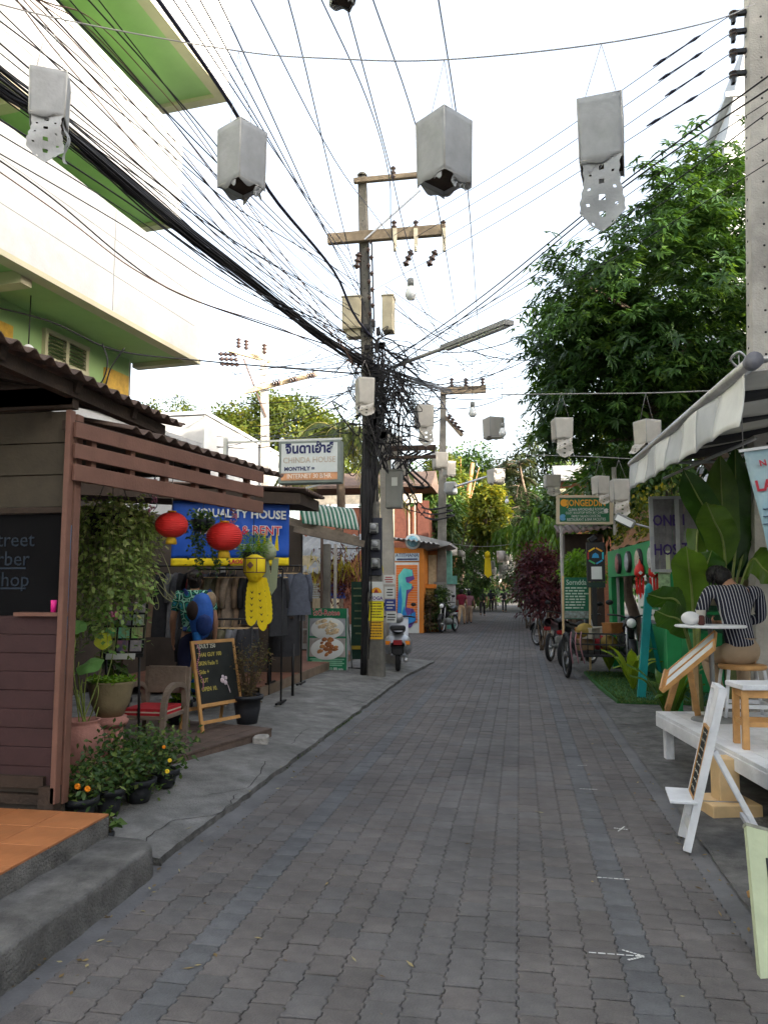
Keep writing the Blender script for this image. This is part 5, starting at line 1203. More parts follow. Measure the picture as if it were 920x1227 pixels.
# grey scooter parked behind the pole, seen from the rear
def disc_wheel(par, c, r, w, axis, m_rim, name='wheel', spokes=0):
    ax_v = Vector(axis).normalized(); b = B(); pr = []
    for k in range(13): an = 2 * math.pi * k / 12; pr.append((r - w * .5 + w * .5 * math.cos(an), w * .5 * math.sin(an)))
    b.lathe(c, pr, 28, axis=ax_v); tyre = b.obj(name, m_rubber, par)
    b = B(); b.lathe(c, [(r - w, -w * .3), (r - w * .7, 0), (r - w, w * .3), (r - w * 1.15, 0), (r - w, -w * .3)], 24, axis=ax_v); b.cyl(Vector(c) - ax_v * w * .6, Vector(c) + ax_v * w * .6, r * .14, 10)
    u, v = perp(ax_v)
    if spokes:
        for k in range(spokes): an = 2 * math.pi * k / spokes; d = u * math.cos(an) + v * math.sin(an); b.tube([Vector(c) + d * r * .1, Vector(c) + d * (r - w * .9)], .004, 3)
    else: b.lathe(c, [(0, -.02), (r * .62, -.015), (r * .62, .015), (0, .02)], 18, axis=ax_v)
    b.obj('rim', m_rim, tyre); return tyre
sq = at(475, 800, 15.0); sc = thing('scooter', 'silver grey motor scooter parked behind the pole, its round tail facing the camera', 'scooter', (sq.x + .02, 15.05, .06), R(8))
def LM(b, name, m, par=None): return b.obj(name, m, par or sc, True)
m_silver = mat('silver_paint', (.30, .31, .33), .3, .06, 5, .0, metal=.35, coat=.4)
b = B(); pr = [(.0, -.40), (.16, -.36), (.235, -.22), (.25, 0), (.22, .22), (.14, .34), (0, .36)]
b.sheet(lambda u, v: ((.06 + .21 * math.sin(math.pi * min(1, .06 + .94 * v)) ** .6) * math.cos(2 * math.pi * u), .10 - .42 + .80 * v, .50 + .20 * math.sin(2 * math.pi * u) * (math.sin(math.pi * min(1, .08 + .92 * v)) ** .6) + .05 * v), 24, 12); LM(b, 'tail_body', m_silver)
for s in (-1, 1): b = B(); b.ell((s * .19, .12, .47), (.09, .34, .17), 14, 8); LM(b, 'side_cowl', m_silver)
b = B(); b.sheet(lambda u, v: (.15 * math.cos(2 * math.pi * u) * math.sin(math.pi * (.12 + .76 * v)) ** .35, -.2 + .75 * v, .78 + .07 * math.sin(2 * math.pi * u) + .03 * math.sin(v * 6)), 16, 10); LM(b, 'seat', mat('seat_vinyl', (.02, .02, .022), .35, .2, 8, .1))
b = B(); b.box((0, -.24, .83), (.30, .16, .10), bev=.03); LM(b, 'luggage_pad', MATS['seat_vinyl'])
b = B(); b.box((0, -.345, .56), (.17, .05, .09), bev=.02); LM(b, 'tail_lamp', mat('lamp_red', (.25, .008, .012), .2, .1, 5, 0, coat=.5))
for s in (-1, 1): b = B(); b.box((s * .19, -.25, .55), (.09, .06, .07), bev=.02); LM(b, 'turn_signal', mat('lamp_amber', (.75, .22, .01), .25, .1, 5, 0, coat=.5))
b = B(); b.box((0, -.37, .42), (.24, .012, .14), Matrix.Rotation(R(12), 3, 'X'), bev=.004); LM(b, 'number_plate', m_black); b = B(); b.box((0, -.33, .40), (.2, .10, .16), bev=.02); LM(b, 'mudguard', m_black)
MWD_l = MWD[sc.name]
def wl_(x, y, z): return MWD_l @ Vector((x, y, z))
axv = (MWD_l.to_3x3() @ Vector((1, 0, 0)))
disc_wheel(sc, wl_(0, -.12, .235), .235, .10, axv, m_steel); disc_wheel(sc, wl_(0, 1.10, .235), .235, .10, axv, m_steel)
b = B(); b.box((0, .75, .24), (.30, .40, .04), bev=.01); b.box((0, .95, .62), (.40, .05, .75), Matrix.Rotation(R(-12), 3, 'X'), bev=.02); LM(b, 'leg_shield', m_silver)
b = B(); b.ell((0, 1.10, .40), (.09, .26, .12), 12, 8); LM(b, 'front_mudguard', m_silver)
b = B(); b.tube(spline([(-.34, .80, 1.00), (-.15, .90, 1.02), (0, .92, 1.0), (.15, .90, 1.02), (.34, .80, 1.00)]), .016, 7); LM(b, 'handlebar', m_black)
b = B(); b.ell((0, .95, .98), (.11, .10, .10), 12, 8); LM(b, 'headlamp', m_silver)
for s in (-1, 1): b = B(); b.cyl((s * .25, .86, 1.02), (s * .3, .84, 1.22), .006, 5); b.ell((s * .31, .84, 1.26), (.055, .015, .04), 10, 6); LM(b, 'mirror', m_black)
b = B(); b.cyl((.15, -.3, .22), (.15, .2, .24), .045, 10); LM(b, 'exhaust', m_steel)
# ============================================================ left side, beyond the barber shop
def B1(name, m, par, c, d, **k):
    b = B(); b.box(c, d, **k); return b.obj(name, m, par)
def pbox(name, m, par, px0, py0, px1, py1, Y, d, **k):
    """box whose face at depth Y covers this pixel rectangle, d deep behind it"""
    a, c = at(px0, py0, Y), at(px1, py1, Y); b = B(); b.box(((a.x + c.x) / 2, Y + d / 2, (a.z + c.z) / 2), (abs(c.x - a.x), d, abs(a.z - c.z)), **k); return b.obj(name, m, par)
# clothing shop next door: dark flat eaves, posts, curved striped awning
s2 = thing('clothing_shop', 'dark eaved clothing shop with a curved green striped awning next to the barber shop', 'shop', (-4.5, 11, 0))
e0, e1 = at(330, 596, 9.6), at(366, 604, 9.6)
b = B(); b.prism([(0, 0), (-4, .25), (-4, .42), (0, .14)], (e1.x + .05, 9.65, e1.z - .05), (1, 0, 0), (0, 0, 1), .9); b.obj('eave', m_dkwood, s2)
b = B(); b.sheet(lambda u, v: (e1.x + .12 - 4.2 * v, 9.15 + 1.0 * u, e1.z + .14 + .28 * v + .02 * math.sin(u * 60)), 80, 2, .01); b.obj('roof_sheet', m_rust, s2)
for px, Y in ((322, 12.6),): p_ = at(px, 700, Y); b = B(); b.box((p_.x, Y, 1.4), (.07, .07, 2.6)); b.obj('post', m_dkwood, s2)
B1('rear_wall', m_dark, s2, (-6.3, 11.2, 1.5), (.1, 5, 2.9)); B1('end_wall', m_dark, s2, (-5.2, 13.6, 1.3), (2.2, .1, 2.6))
m_aw = mat('awning_green', (.02, .12, .075), .55, .1, 5, .05); m_aww = mat('awning_pale', (.42, .47, .42), .6, .1, 5, .05)
aw = thing('striped_awning', 'small curved dark green and white striped awning over the clothing shop', 'awning', (at(392, 622, 11.6).x, 11.6, 2.6))
A0, A1, A2 = at(352, 606, 12.2), at(427, 636, 12.9), at(352, 640, 11.4)
NS = 26
for k in range(NS):
    b = B(); u0, u1 = k / NS, (k + 1) / NS
    def fn(u, v):
        uu = u0 + (u1 - u0) * u; top = A0.lerp(at(418, 612, 13.4), uu); bot = at(362, 632, 11.5).lerp(at(430, 640, 12.6), uu)
        q = top.lerp(bot, v); q.z += .20 * math.sin(math.pi * v * .9); return q
    b.sheet(fn, 2, 8, .012); b.obj('stripe', m_aw if k % 2 == 0 else m_aww, aw)
b = B(); b.beam(at(352, 634, 11.5), at(436, 652, 11.9), .10, .10); b.beam(at(345, 624, 11.7), at(430, 648, 12.0), .07, .12); b.obj('beam', mat('weathered_beam', (.16, .13, .10), .85, .35, 6, .4), s2)
for px, Y, w, m_ in ((386, 14.75, .045, m_rust), (391, 14.9, .16, m_pole), (402, 15.0, .05, m_polel)):
    a = at(px, 628 if w < .05 else 655, Y); b = B(); b.box((a.x, Y, a.z / 2 + .05), (w, w, a.z)); b.obj('post', m_, s2)
# raised terracotta step in front of it
st = at(335, 790, 12.0)
t = tag(grid_ground('shop_step', mat('terracotta_step', (.22, .10, .065), .7, .2, 4, .2, dirt=.3), -6.2, at(352, 775, 12).x, 10.4, 17.0, lambda x, y: .27, .5), kind='structure')
b = B(); xs = at(352, 775, 12).x
for k in range(22): b.box((xs, 10.55 + k * .3, .18), (.02, .292, .17), bev=.002)
b.obj('riser_tile', mat('step_riser', (.20, .15, .11), .8, .3, 4, .2), t)
# tables with black cloth, and a framed photo board
a = at(322, 740, 10.6)
t = thing('cloth_table', 'table under a long black cloth below the grey shirts', 'table', (at(342, 780, 10.9).x, 10.9, .1))
c = at(341, 737, 10.9); b = B(); b.sheet(lambda u, v: (c.x + .22 * math.cos(2 * math.pi * u) * (1 + .03 * math.sin(18 * u * math.pi)) , 10.9 + .26 * math.sin(2 * math.pi * u), c.z - .58 * v), 36, 4); b.lathe((c.x, 10.9, c.z), [(.22, 0), (0, .004)], 30, sy=.62); b.obj('cloth', gm[0], t); B1('top', m_dkwood, t, (c.x, 10.9, c.z - .03), (.38, .4, .03))
for s in (-1, 1): b = B(); b.cyl((c.x + s * .18, 10.75, .12), (c.x + s * .18, 10.75, c.z - .4), .02, 6); b.obj('leg', m_black, t)
t = thing('photo_board', 'white framed board of dress photographs standing on the terracotta step', 'board', (at(366, 770, 15.2).x, 15.2, .27))
pbox('frame', m_signw, t, 352, 734, 379, 778, 15.2, .04)
for k, (u, v) in enumerate(((359, 745), (366, 745), (373, 745), (359, 763), (366, 763), (373, 763))):
    o = pbox('photograph', mat('dress_photo_%s' % 'abc'[k % 3], [(.12, .18, .10), (.25, .20, .17), (.10, .09, .09)][k % 3], .4, .5, 14, 0, col2=[(.3, .32, .25), (.45, .38, .34), (.32, .28, .26)][k % 3]), t, u - 3, v - 8, u + 3, v + 8, 15.19, .006)
# low house with grey corrugated roof and cream shutters
t = thing('tile_roof_house', 'low cream fronted house with a grey corrugated roof left of the utility pole', 'house', (-6.5, 18.5, 0))
r0, r1 = at(335, 692, 16.5), at(470, 684, 16.5); rz0, rz1 = at(400, 686, 16.5).z, at(400, 640, 19.5).z
b = B(); n = 110
b.sheet(lambda u, v: (-8.5 + 4.7 * u + .0, 16.5 + 3.4 * v, rz0 + (rz1 - rz0) * v + .03 * math.sin(u * 2 * math.pi * 27)), 27 * 8, 5, .012); b.obj('roof', m_asb, t)
B1('wall', mat('cream_house_wall', (.50, .42, .28), .85), t, (-6.6, 18.4, 1.2), (3.9, 2.8, 2.4))
fas = at(360, 690, 16.9).z
B1('fascia', m_light_wood, t, (-6.2, 16.9, fas), (4.4, .05, .35))
for k in range(2): B1('shutter', [m_cream, mat('blue_shutter', (.03, .07, .30), .6)][k], t, (at(375 + 27 * k, 706, 16.88).x, 16.88, at(375, 708, 16.88).z), (.46, .05, .34))
for k in range(7): B1('slat', m_signw, t, (at(375, 706, 16.84).x, 16.84, at(375, 708, 16.84).z - .15 + .05 * k), (.45, .02, .03))
B1('opening', m_dark, t, (-5.9, 16.96, 1.0), (2.6, .04, 1.6))  # dark sheet on the wall, coloured for the shade inside an opening
# hanging things by the shop: dried bunches, yellow streamers, dark green banner
for i, (px, py, Y, lb) in enumerate(((345 + 0, 0, 0, None),)): pass
dq = at(408, 690, 15.6); t = thing('dried_flower_bunch', 'hanging bunches of dark red dried flowers behind the food sign', 'plant', dq)
n = 1100; np.random.seed(21); P = np.array(dq) + np.random.normal(size=(n, 3)) * [.22, .15, .28]; me = leaf_mesh('foliage', P, unit(n) + [0, 0, -.6], unit(n), .09, .03, .4); me.transform(mw(t).inverted()); tag(link('foliage', me, leafmat('dried_red', (.05, .012, .010), (.14, .03, .025), (.22, .09, .05)), t), kind='stuff')
b = B(); b.cyl(dq, (dq.x, dq.y, 2.6), .006, 4); b.obj('cord', m_string, t)
dq = at(410, 676, 15.5); t = thing('yellow_streamers', 'yellow green paper streamers hanging from the beam beside the pole', 'streamers', dq)
n = 230; P = np.array(dq) + np.random.normal(size=(n, 3)) * [.30, .1, .15]; me = leaf_mesh('strips', P, unit(n) * [.4, .4, .3] + [0, 0, -1], unit(n), .22, .022, .1); me.transform(mw(t).inverted()); tag(link('strips', me, leafmat('streamer', (.22, .20, .02), (.42, .36, .03), (.55, .46, .05)), t), kind='stuff')
b = B(); b.beam((dq.x - .5, dq.y, dq.z + .32), (dq.x + .5, dq.y, dq.z + .32), .02, .02); b.obj('bar', m_dkwood, t)
t = thing('menu_banner', 'dark green vertical menu banner on a stand half hidden behind the main pole', 'banner', (at(428, 800, 14.8).x, 14.8, .1))
pbox('banner', mat('banner_dark_green', (.012, .045, .03), .5), t, 421, 697, 437, 790, 14.8, .03); b = B()
for k in range(7): c = at(429, 705 + k * 9, 14.78); b.box(c, (random.uniform(.1, .2), .006, .03))
b.obj('print', mat('print_dim', (.12, .15, .08), .6), t)
B1('stand', m_black, t, (at(428, 800, 14.8).x, 14.85, .12), (.4, .4, .04))
B1('print_band', mat('print_gold', (.35, .25, .03), .6), t, at(428, 776, 14.78), (.22, .008, .07))

# CHINDA HOUSE light box
cy_ = 11.3; c0, c1 = at(334, 529, cy_), at(408, 578, cy_); wd, hd = c1.x - c0.x, c0.z - c1.z
t = thing('guesthouse_sign', 'grey framed light box sign with Thai and English lettering projecting over the street', 'sign', ((c0.x + c1.x) / 2, cy_, c1.z))
cc = Vector(((c0.x + c1.x) / 2, cy_ + .10, (c0.z + c1.z) / 2))
mfr = mat('sign_frame_grey', (.20, .23, .21), .6, .15, 6, .1, dirt=.2)
b = B(); b.box(cc, (wd, .20, hd), bev=.012); b.obj('case', mfr, t)
fy0 = cy_ - .004; ph = hd * .70
B1('face', mat('sign_face_pale', (.60, .63, .62), .5, .05, 3, 0, dirt=.12), t, (cc.x, fy0, c1.z + hd * .585), (wd * .90, .012, hd * .70)); B1('face_band', mat('sign_band_orange', (.62, .30, .15), .5), t, (cc.x, fy0, c1.z + hd * .16), (wd * .90, .012, hd * .17))
fo_ = fy0 - .008
text('จินดาเฮ้าส์', .205, (cc.x, fo_, c1.z + hd * .80), (1, 0, 0), (0, 0, 1), m_navy, t, depth=.001, bold=.008, squash=.92)
text('CHINDA HOUSE', .128, (cc.x, fo_, c1.z + hd * .535), (1, 0, 0), (0, 0, 1), mat('faded_tan', (.46, .38, .30), .6), t, depth=.001, bold=.001, squash=.88)
text('MONTHLY =', .085, (c0.x + wd * .10, fo_, c1.z + hd * .335), (1, 0, 0), (0, 0, 1), m_navy, t, 'LEFT', depth=.001, bold=.003)
text('INTERNET 30 B/HR', .10, (cc.x, fo_, c1.z + hd * .16), (1, 0, 0), (0, 0, 1), mat('sign_cream_ink', (.80, .70, .60), .6), t, depth=.002, bold=.001, squash=.84)
b = B(); b.beam(Vector((c0.x - .9, cy_ + .1, c0.z + .03)), Vector((c1.x, cy_ + .1, c0.z + .03)), .03, .03); b.beam(Vector((c0.x - .9, cy_ + .1, c1.z - .35)), Vector((c1.x - .3, cy_ + .1, c1.z)), .025, .025); b.obj('bracket', m_steel, t)
B1('post', m_steel, t, (c0.x - .9, cy_ + .1, (c0.z + .1) / 2), (.06, .06, c0.z + .1))

# two storey brown house behind, with pale eaves
t = thing('brown_house', 'two storey brown wooden house with a pale eave behind the utility pole', 'house', (-8.5, 37, 0))
HY = 35.0; hz = at(430, 584, HY).z; zf0 = at(430, 608, HY).z; xl, xr2 = at(355, 600, HY).x, at(518, 640, HY).x
B1('wall', mat('brown_wall', (.20, .075, .045), .8, .2), t, ((xl + xr2) / 2 - .1, HY + 2.2, zf0 / 2), (xr2 - xl - .5, 4.2, zf0)); B1('eave_board', mat('pale_eave', (.55, .47, .36), .8), t, ((xl + xr2) / 2 - .3, HY - .2, (zf0 + hz) / 2 - .12), (xr2 - xl - .3, .06, .42))
b = B(); b.prism([(-1.9, 0), (1.9, 0), (1.9, .12), (0, 1.0), (-1.9, .12)], ((xl + xr2) / 2, HY + 1.7, hz - .05), (0, 1, 0), (0, 0, 1), xr2 - xl); b.obj('roof', m_rust, t)
for px0, px1 in ((457, 470), (473, 488), (500, 514)): pbox('panel', mat('brown_panel', (.13, .045, .03), .6), t, px0, 600, px1, 645, HY + .02, .06)
for px in (455, 471.5, 490, 497): pbox('mullion', mat('cream_trim', (.5, .42, .3), .7), t, px - .8, 598, px + .8, 648, HY - .03, .05)

# orange kiosk with a painted roller shutter
OY = 29.5; o0, o1 = at(462, 760, OY), at(507, 657, OY); ox0, ox1, oz = o0.x, o1.x, o1.z
t = thing('orange_kiosk', 'small orange shop with graffiti on its roller shutter beyond the scooter', 'shop', ((ox0 + ox1) / 2, OY + 1.5, 0))
b = B(); b.prism([(ox0, -.1), (ox1, -.1), (ox1, oz), (ox0, oz + .05)], (0, OY + 1.6, 0), (1, 0, 0), (0, 0, 1), 3.2); b.obj('wall', m_orange, t)
b = B(); b.sheet(lambda u, v: (ox0 - .4 + (ox1 - ox0 + 1.0) * u, OY - .5 + 3.9 * v, oz + .35 * (1 - u) + .30 + .10 * v - .15 + .035 * math.sin(u * 2 * math.pi * 13)), 110, 3, .015); b.obj('roof', m_asb, t)
pbox('door_frame', m_signw, t, 473, 674, 502, 760, OY - .03, .04)
for k in range(24):
    y0 = 677 + k * 2.9; pbox('slat', mat('shutter_orange', (.70, .20, .05), .6, .12, 3), t, 474.5, y0, 500, y0 + 2.6, OY - .06, .03)
# the painted letters lie on the shutter
gy = OY - .07
def gpoly(pts, m, d): 
    o = at(474, 760, gy - d); k = FOC / gy; b = B(); b.prism([((x - 474) / k, (760 - y) / k) for x, y in pts][::-1], o, (1, 0, 0), (0, 0, 1), .008); return b.obj('graffiti', m, t)
gt, gb, gv = mat('spray_turquoise', (.05, .48, .48), .6, .2, 2, 0, col2=(.18, .62, .52)), mat('spray_blue', (.02, .20, .50), .6, .2, 2, 0), mat('spray_violet', (.12, .06, .25), .6)
gpoly([(475, 755), (477, 700), (481, 684), (494, 682), (497, 694), (490, 698), (496, 704), (489, 712), (487, 728), (496, 730), (499, 742), (492, 752), (480, 752)], gv, 0)
gpoly([(477, 690), (484, 681), (494, 683), (495, 690), (486, 692), (487, 698), (494, 700), (493, 706), (487, 707), (484, 750), (478, 744)], gt, .012)
gpoly([(480, 744), (484, 726), (488, 738), (498, 733), (498, 744), (484, 750)], gb, .020)
gpoly([(477, 715), (480, 700), (482, 720), (480, 742), (476, 748)], gb, .024)
pbox('sign_board', mat('kiosk_sign', (.46, .55, .62), .6), t, 473, 663, 502, 672, OY - .06, .05); text('ATITHANA', .20, at(487.5, 665.5, OY - .07), (1, 0, 0), (0, 0, 1), m_navy, t, depth=.002, squash=.9); b = B(); c = at(487.5, 670, OY - .07); b.box(c, (.8, .006, .05)); b.obj('print', m_navy, t)
b = B(); c = at(494.5, 649, OY - .02); b.lathe(c, [(.30, 0), (.30, .03), (.27, .04), (0, .045)], 26, axis=(0, -1, 0)); b.obj('plaque', m_signw, t); b = B(); b.lathe(c + Vector((0, -.05, 0)), [(.22, 0), (.22, .006), (0, .008)], 18, axis=(0, -1, 0)); b.obj('plaque_print', mat('plaque_blue', (.20, .40, .48), .6, .5, 30), t)
pbox('trim', m_cream, t, 467, 646, 476, 648, OY - .05, .05)
# neighbour: brown wall, planting and a gable in shade
t = thing('ochre_shop', 'narrow ochre shop with pale door beside the orange kiosk', 'shop', (at(515, 700, 31).x, 32, 0))
pbox('wall', mat('ochre_wall', (.36, .14, .05), .85), t, 505, 660, 530, 758, 31, 2.5); pbox('door', mat('pale_door', (.5, .45, .30), .7), t, 513, 665, 523, 702, 30.96, .05); pbox('plinth', m_orange, t, 504, 740, 530, 762, 30.7, .3)
b = B(); r_ = at(517, 652, 30.5); b.prism([(-.7, -.35), (.75, -.05), (.75, .05), (-.7, .40)][::-1], (r_.x, 31.8, r_.z), (1, 0, 0), (0, 0, 1), 3.2); b.obj('roof', m_asb, t)
t = thing('notice_board', 'wooden framed garden notice board between the ochre shop and the motorbike', 'board', (at(512, 740, 30.2).x, 30.2, 0)); pbox('board', mat('board_mustard', (.28, .20, .06), .7, .4, 6), t, 505, 704, 520, 742, 30.2, .06); pbox('roof', m_orange, t, 503, 700, 522, 705, 30.1, .3)
for px in (505, 520): pbox('leg', m_dkwood, t, px - .6, 704, px + .6, 757, 30.25, .05)
# white corrugated gate with a teal frame
t = thing('white_gate', 'white ribbed sheet gate in a teal frame behind the parked motorbike', 'gate', (at(548, 720, 33).x, 33, 0))
a, c = at(534, 758, 33), at(560, 698, 33)
pbox('panel', m_signw, t, 534, 700, 546, 750, 33.0, .04)
for k in range(5): px = 534.5 + k * 2.4; pbox('rib', m_whitep, t, px, 700, px + 1.0, 750, 32.95, .05)
pbox('wall_base', mat('teal_wall', (.16, .42, .36), .7), t, 533, 748, 547, 760, 32.9, .25); pbox('lintel', mat('teal_wall', (.16, .42, .36)), t, 533, 690, 547, 700, 32.9, .2); pbox('post', MATS['teal_wall'], t, 533, 660, 541, 690, 32.95, .3)

# second pole, further down, with its crossarm
P2Y = 31.0; x_ = at(528, 700, P2Y).x; z_ = at(531, 466, P2Y).z
t = thing('utility_pole', 'further utility pole standing behind the parked motorbike on the left of the street', 'utility pole', (x_, P2Y, 0)); b = B()
xt = at(531, 466, P2Y).x; b.add([(x_ + sx * .20, P2Y + sy * .18, -.1) for sx, sy in ((-1, -1), (1, -1), (1, 1), (-1, 1))] + [(xt + sx * .11, P2Y + sy * .10, z_) for sx, sy in ((-1, -1), (1, -1), (1, 1), (-1, 1))], [(0, 1, 5, 4), (1, 2, 6, 5), (2, 3, 7, 6), (3, 0, 4, 7), (4, 5, 6, 7)]); b.obj('shaft', m_pole, t)
pbox('crossarm', m_armw, t, 528, 464, 582, 470, P2Y - .3, .15); 
for px in (541, 558, 578): insulator(t, at(px, 464, P2Y - .22), .38, .10)
b = B(); b.beam(at(531, 497, P2Y), at(553, 522, P2Y - .4), .12, .12); b.obj('drop_arm', m_armw, t)
for k in range(5): c = at(537 + k * 3.6, 502 + k * 4.6, P2Y - .3); insulator(t, c, .2, .13, axis=(.4, 0, 1), rows=2)
box_on(520, 698, 535, 712, P2Y - .3, .2, m_greybox, 'notice_box', t)
for k in range(3): c = at(520 + k * 2, 608 + k * 6, P2Y); b = B(); b.tube(spline([c + Vector((-.5, -.1, 0)), c + Vector((0, -.35, -.12)), c + Vector((.7, -.2, .05)), c + Vector((.1, .2, .1))], 6), .035, 5); b.obj('cable_coil', m_cable, t)
lamp = t
b = B(); b.tube(spline([at(531, 588, P2Y), at(555, 580, P2Y - 1.5), at(584, 571, P2Y - 2.5)]), .045, 6); b.obj('lamp_arm', m_steel, t)
c = at(540, 585, P2Y - .6); b = B(); b.box(c, (.5, .5, .5), bev=.08); b.obj('transformer', m_greybox, t)
# third pole with a white crossbar frame seen left of it
t = thing('cable_rack', 'dark steel cable rack bolted to the shorter concrete pole, cable loops hanging from it', 'rack', at(500, 537, 16)); a, c = at(463, 537, 16), at(522, 537, 16)
b = B(); b.box((a + c) / 2, (c.x - a.x, .12, .10)); b.box((a + c) / 2 - Vector((0, 0, .2)), (c.x - a.x, .12, .06)); b.obj('bar', m_rust, t)
for px in (480, 490, 500, 510, 520): c = at(px, 538.5, 15.93); b = B(); b.box(c, (.04, .04, .15)); b.obj('spool', m_ins, t)
b = B(); random.seed(9)
for k in range(10):
    a = at(random.uniform(478, 522), 541, 15.95); c = at(random.uniform(482, 512), random.uniform(575, 625), 15.95 + random.uniform(0, 3))
    b.tube(spline([a, a.lerp(c, .35) + Vector((random.uniform(-.5, .5), 0, 0)), a.lerp(c, .7) + Vector((random.uniform(-.4, .3), 0, -.2)), c], 6), random.choice([.012, .018, .026]), 5)
tag(b.obj('cable_loops', m_cable, t), kind='stuff')
# sunlit pole, upper left
P3Y = 27; x0, x1 = at(324, 600, P3Y).x, at(316, 415, P3Y).x; zt = at(316, 413, P3Y).z
t = thing('utility_pole', 'sunlit pole with two tilted crossarms standing behind the guesthouse sign', 'utility pole', (x0, P3Y, 0)); b = B()
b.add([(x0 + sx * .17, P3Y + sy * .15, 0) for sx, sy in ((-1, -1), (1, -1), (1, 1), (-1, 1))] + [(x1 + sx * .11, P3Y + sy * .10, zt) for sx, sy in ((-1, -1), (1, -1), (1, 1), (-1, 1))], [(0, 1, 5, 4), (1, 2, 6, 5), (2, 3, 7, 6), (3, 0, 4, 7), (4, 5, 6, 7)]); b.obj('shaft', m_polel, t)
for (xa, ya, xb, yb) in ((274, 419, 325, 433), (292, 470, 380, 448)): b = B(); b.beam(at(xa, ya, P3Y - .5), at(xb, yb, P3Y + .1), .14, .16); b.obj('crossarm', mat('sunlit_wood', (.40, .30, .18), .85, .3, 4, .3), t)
for px, py in ((286, 417), (295, 419), (317, 424)): insulator(t, at(px, py, P3Y - .4), .38, .10)
for px, py in ((327, 460), (347, 456), (368, 451)): insulator(t, at(px, py, P3Y - .3), .3, .12, axis=(1, 0, .2))
for k in range(3): insulator(t, at(262 + k * 1.0, 424 + k * 6, P3Y - .4), .75, .09, axis=(1, 0, -.1), rows=4)
b = B(); b.beam(at(292, 430, P3Y - .3), at(319, 500, P3Y - .1), .06, .06); b.obj('brace', m_rust, t)
# parked motorbikes far left and right, simple build shared by the big one
def motorbike(label, base, rz, body, k=1.0, group='parked motorbikes', basket=False, name='motorbike'):
    t = thing(name, label, 'motorbike', base, rz, group); M = MWD[t.name]; A = lambda *p: M @ (Vector(p) * k); axx = M.to_3x3() @ Vector((1, 0, 0)); q = t
    disc_wheel(t, A(0, -.62, .29), .29 * k, .085 * k, axx, m_steel, spokes=10); disc_wheel(t, A(0, .62, .29), .29 * k, .075 * k, axx, m_steel, spokes=10)
    S = lambda b, n_, m_: b.obj(n_, m_, t)
    b = B(); b.sheet(lambda u, v: A(.12 * math.cos(2 * math.pi * u) * math.sin(math.pi * (.1 + .8 * v)) ** .4, -.75 + .85 * v, .70 + .09 * math.sin(2 * math.pi * u) + .10 * (1 - v) ** 2), 14, 9); S(b, 'tail_cowl', body)
    b = B(); b.sheet(lambda u, v: A(.13 * math.cos(2 * math.pi * u) * math.sin(math.pi * (.12 + .76 * v)) ** .35, -.58 + .72 * v, .80 + .055 * math.sin(2 * math.pi * u) + .04 * math.cos(v * 5)), 14, 9); S(b, 'seat', MATS['seat_vinyl'])
    b = B(); b.tube([A(0, .12, .62), A(0, .25, .55), A(0, .40, .72), A(0, .46, .88)], [.10 * k, .08 * k, .09 * k, .07 * k], 8); S(b, 'frame', body)
    b = B(); b.tube([A(0, -.1, .35), A(0, .12, .36), A(0, .25, .45)], [.12 * k, .13 * k, .07 * k], 9); b.cyl(A(.12, -.7, .33), A(.10, .1, .28), .04 * k, 8); S(b, 'engine', m_greybox)
    for s in (-1, 1): b = B(); b.tube([A(s * .075, .62, .29), A(s * .07, .53, .62), A(s * .06, .46, .88)], .022 * k, 7); S(b, 'fork', m_steel)
    b = B(); b.ell(A(0, .62, .50), (.07 * k, .07 * k, .05 * k), 10, 6); b.sheet(lambda u, v: A((-.06 + .12 * u), .62 + .31 * math.cos(R(20 + 120 * v)), .29 + .34 * math.sin(R(20 + 120 * v))), 2, 8, .006); S(b, 'mudguard', body)
    b = B(); b.ell(A(0, .56, .88), (.10 * k, .10 * k, .11 * k), 12, 8); S(b, 'headlamp', m_black); b = B(); b.lathe(A(0, .64, .88), [(.075 * k, 0), (.06 * k, .03 * k), (0, .04 * k)], 14, axis=M.to_3x3() @ Vector((0, 1, 0))); S(b, 'lens', m_glassb)
    b = B(); b.tube(spline([A(-.34, .28, 1.0), A(-.16, .42, .99), A(0, .46, .94), A(.16, .42, .99), A(.34, .28, 1.0)], 4), .016 * k, 6); S(b, 'handlebar', m_black)
    for s in (-1, 1): b = B(); b.tube([A(s * .24, .36, 1.0), A(s * .28, .36, 1.16)], .007 * k, 5); b.ell(A(s * .31, .36, 1.20), (.065 * k, .02 * k, .045 * k), 9, 6); S(b, 'mirror', m_black)
    b = B(); b.box(A(0, -.80, .68), (.14 * k, .06 * k, .08 * k), bev=.015); S(b, 'tail_lamp', MATS['lamp_red'])
    return t
q = gp(541, 757, .02); motorbike('black motorbike parked on the left beside the white gate', (q.x - .1, 30.0, .02), R(165), m_black, 1.15)
q = gp(775, 765, .02)
# ============================================================ right side
# near concrete pole with bolt holes and an insulator rack
PY = 9.0; xb, xt = at(914, 480, PY).x, at(907, 0, PY).x
dxz = (xt - xb) / (at(907, 0, PY).z - at(914, 480, PY).z); px0 = xb - dxz * at(914, 480, PY).z; ztp = 9.2
t = thing('near_pole', 'pale concrete pole with bolt holes at the right edge carrying an insulator rack', 'utility pole', (px0, PY, 0)); b = B()
q = lambda x, y, z, k: (px0 + dxz * z + x * k, PY + y * k, z)
b.add([q(sx * .15, sy * .13, -.1, 1) for sx, sy in ((-1, -1), (1, -1), (1, 1), (-1, 1))] + [q(sx * .15, sy * .13, ztp, .8) for sx, sy in ((-1, -1), (1, -1), (1, 1), (-1, 1))], [(0, 1, 5, 4), (1, 2, 6, 5), (2, 3, 7, 6), (3, 0, 4, 7), (4, 5, 6, 7)]); b.obj('shaft', m_polel, t)
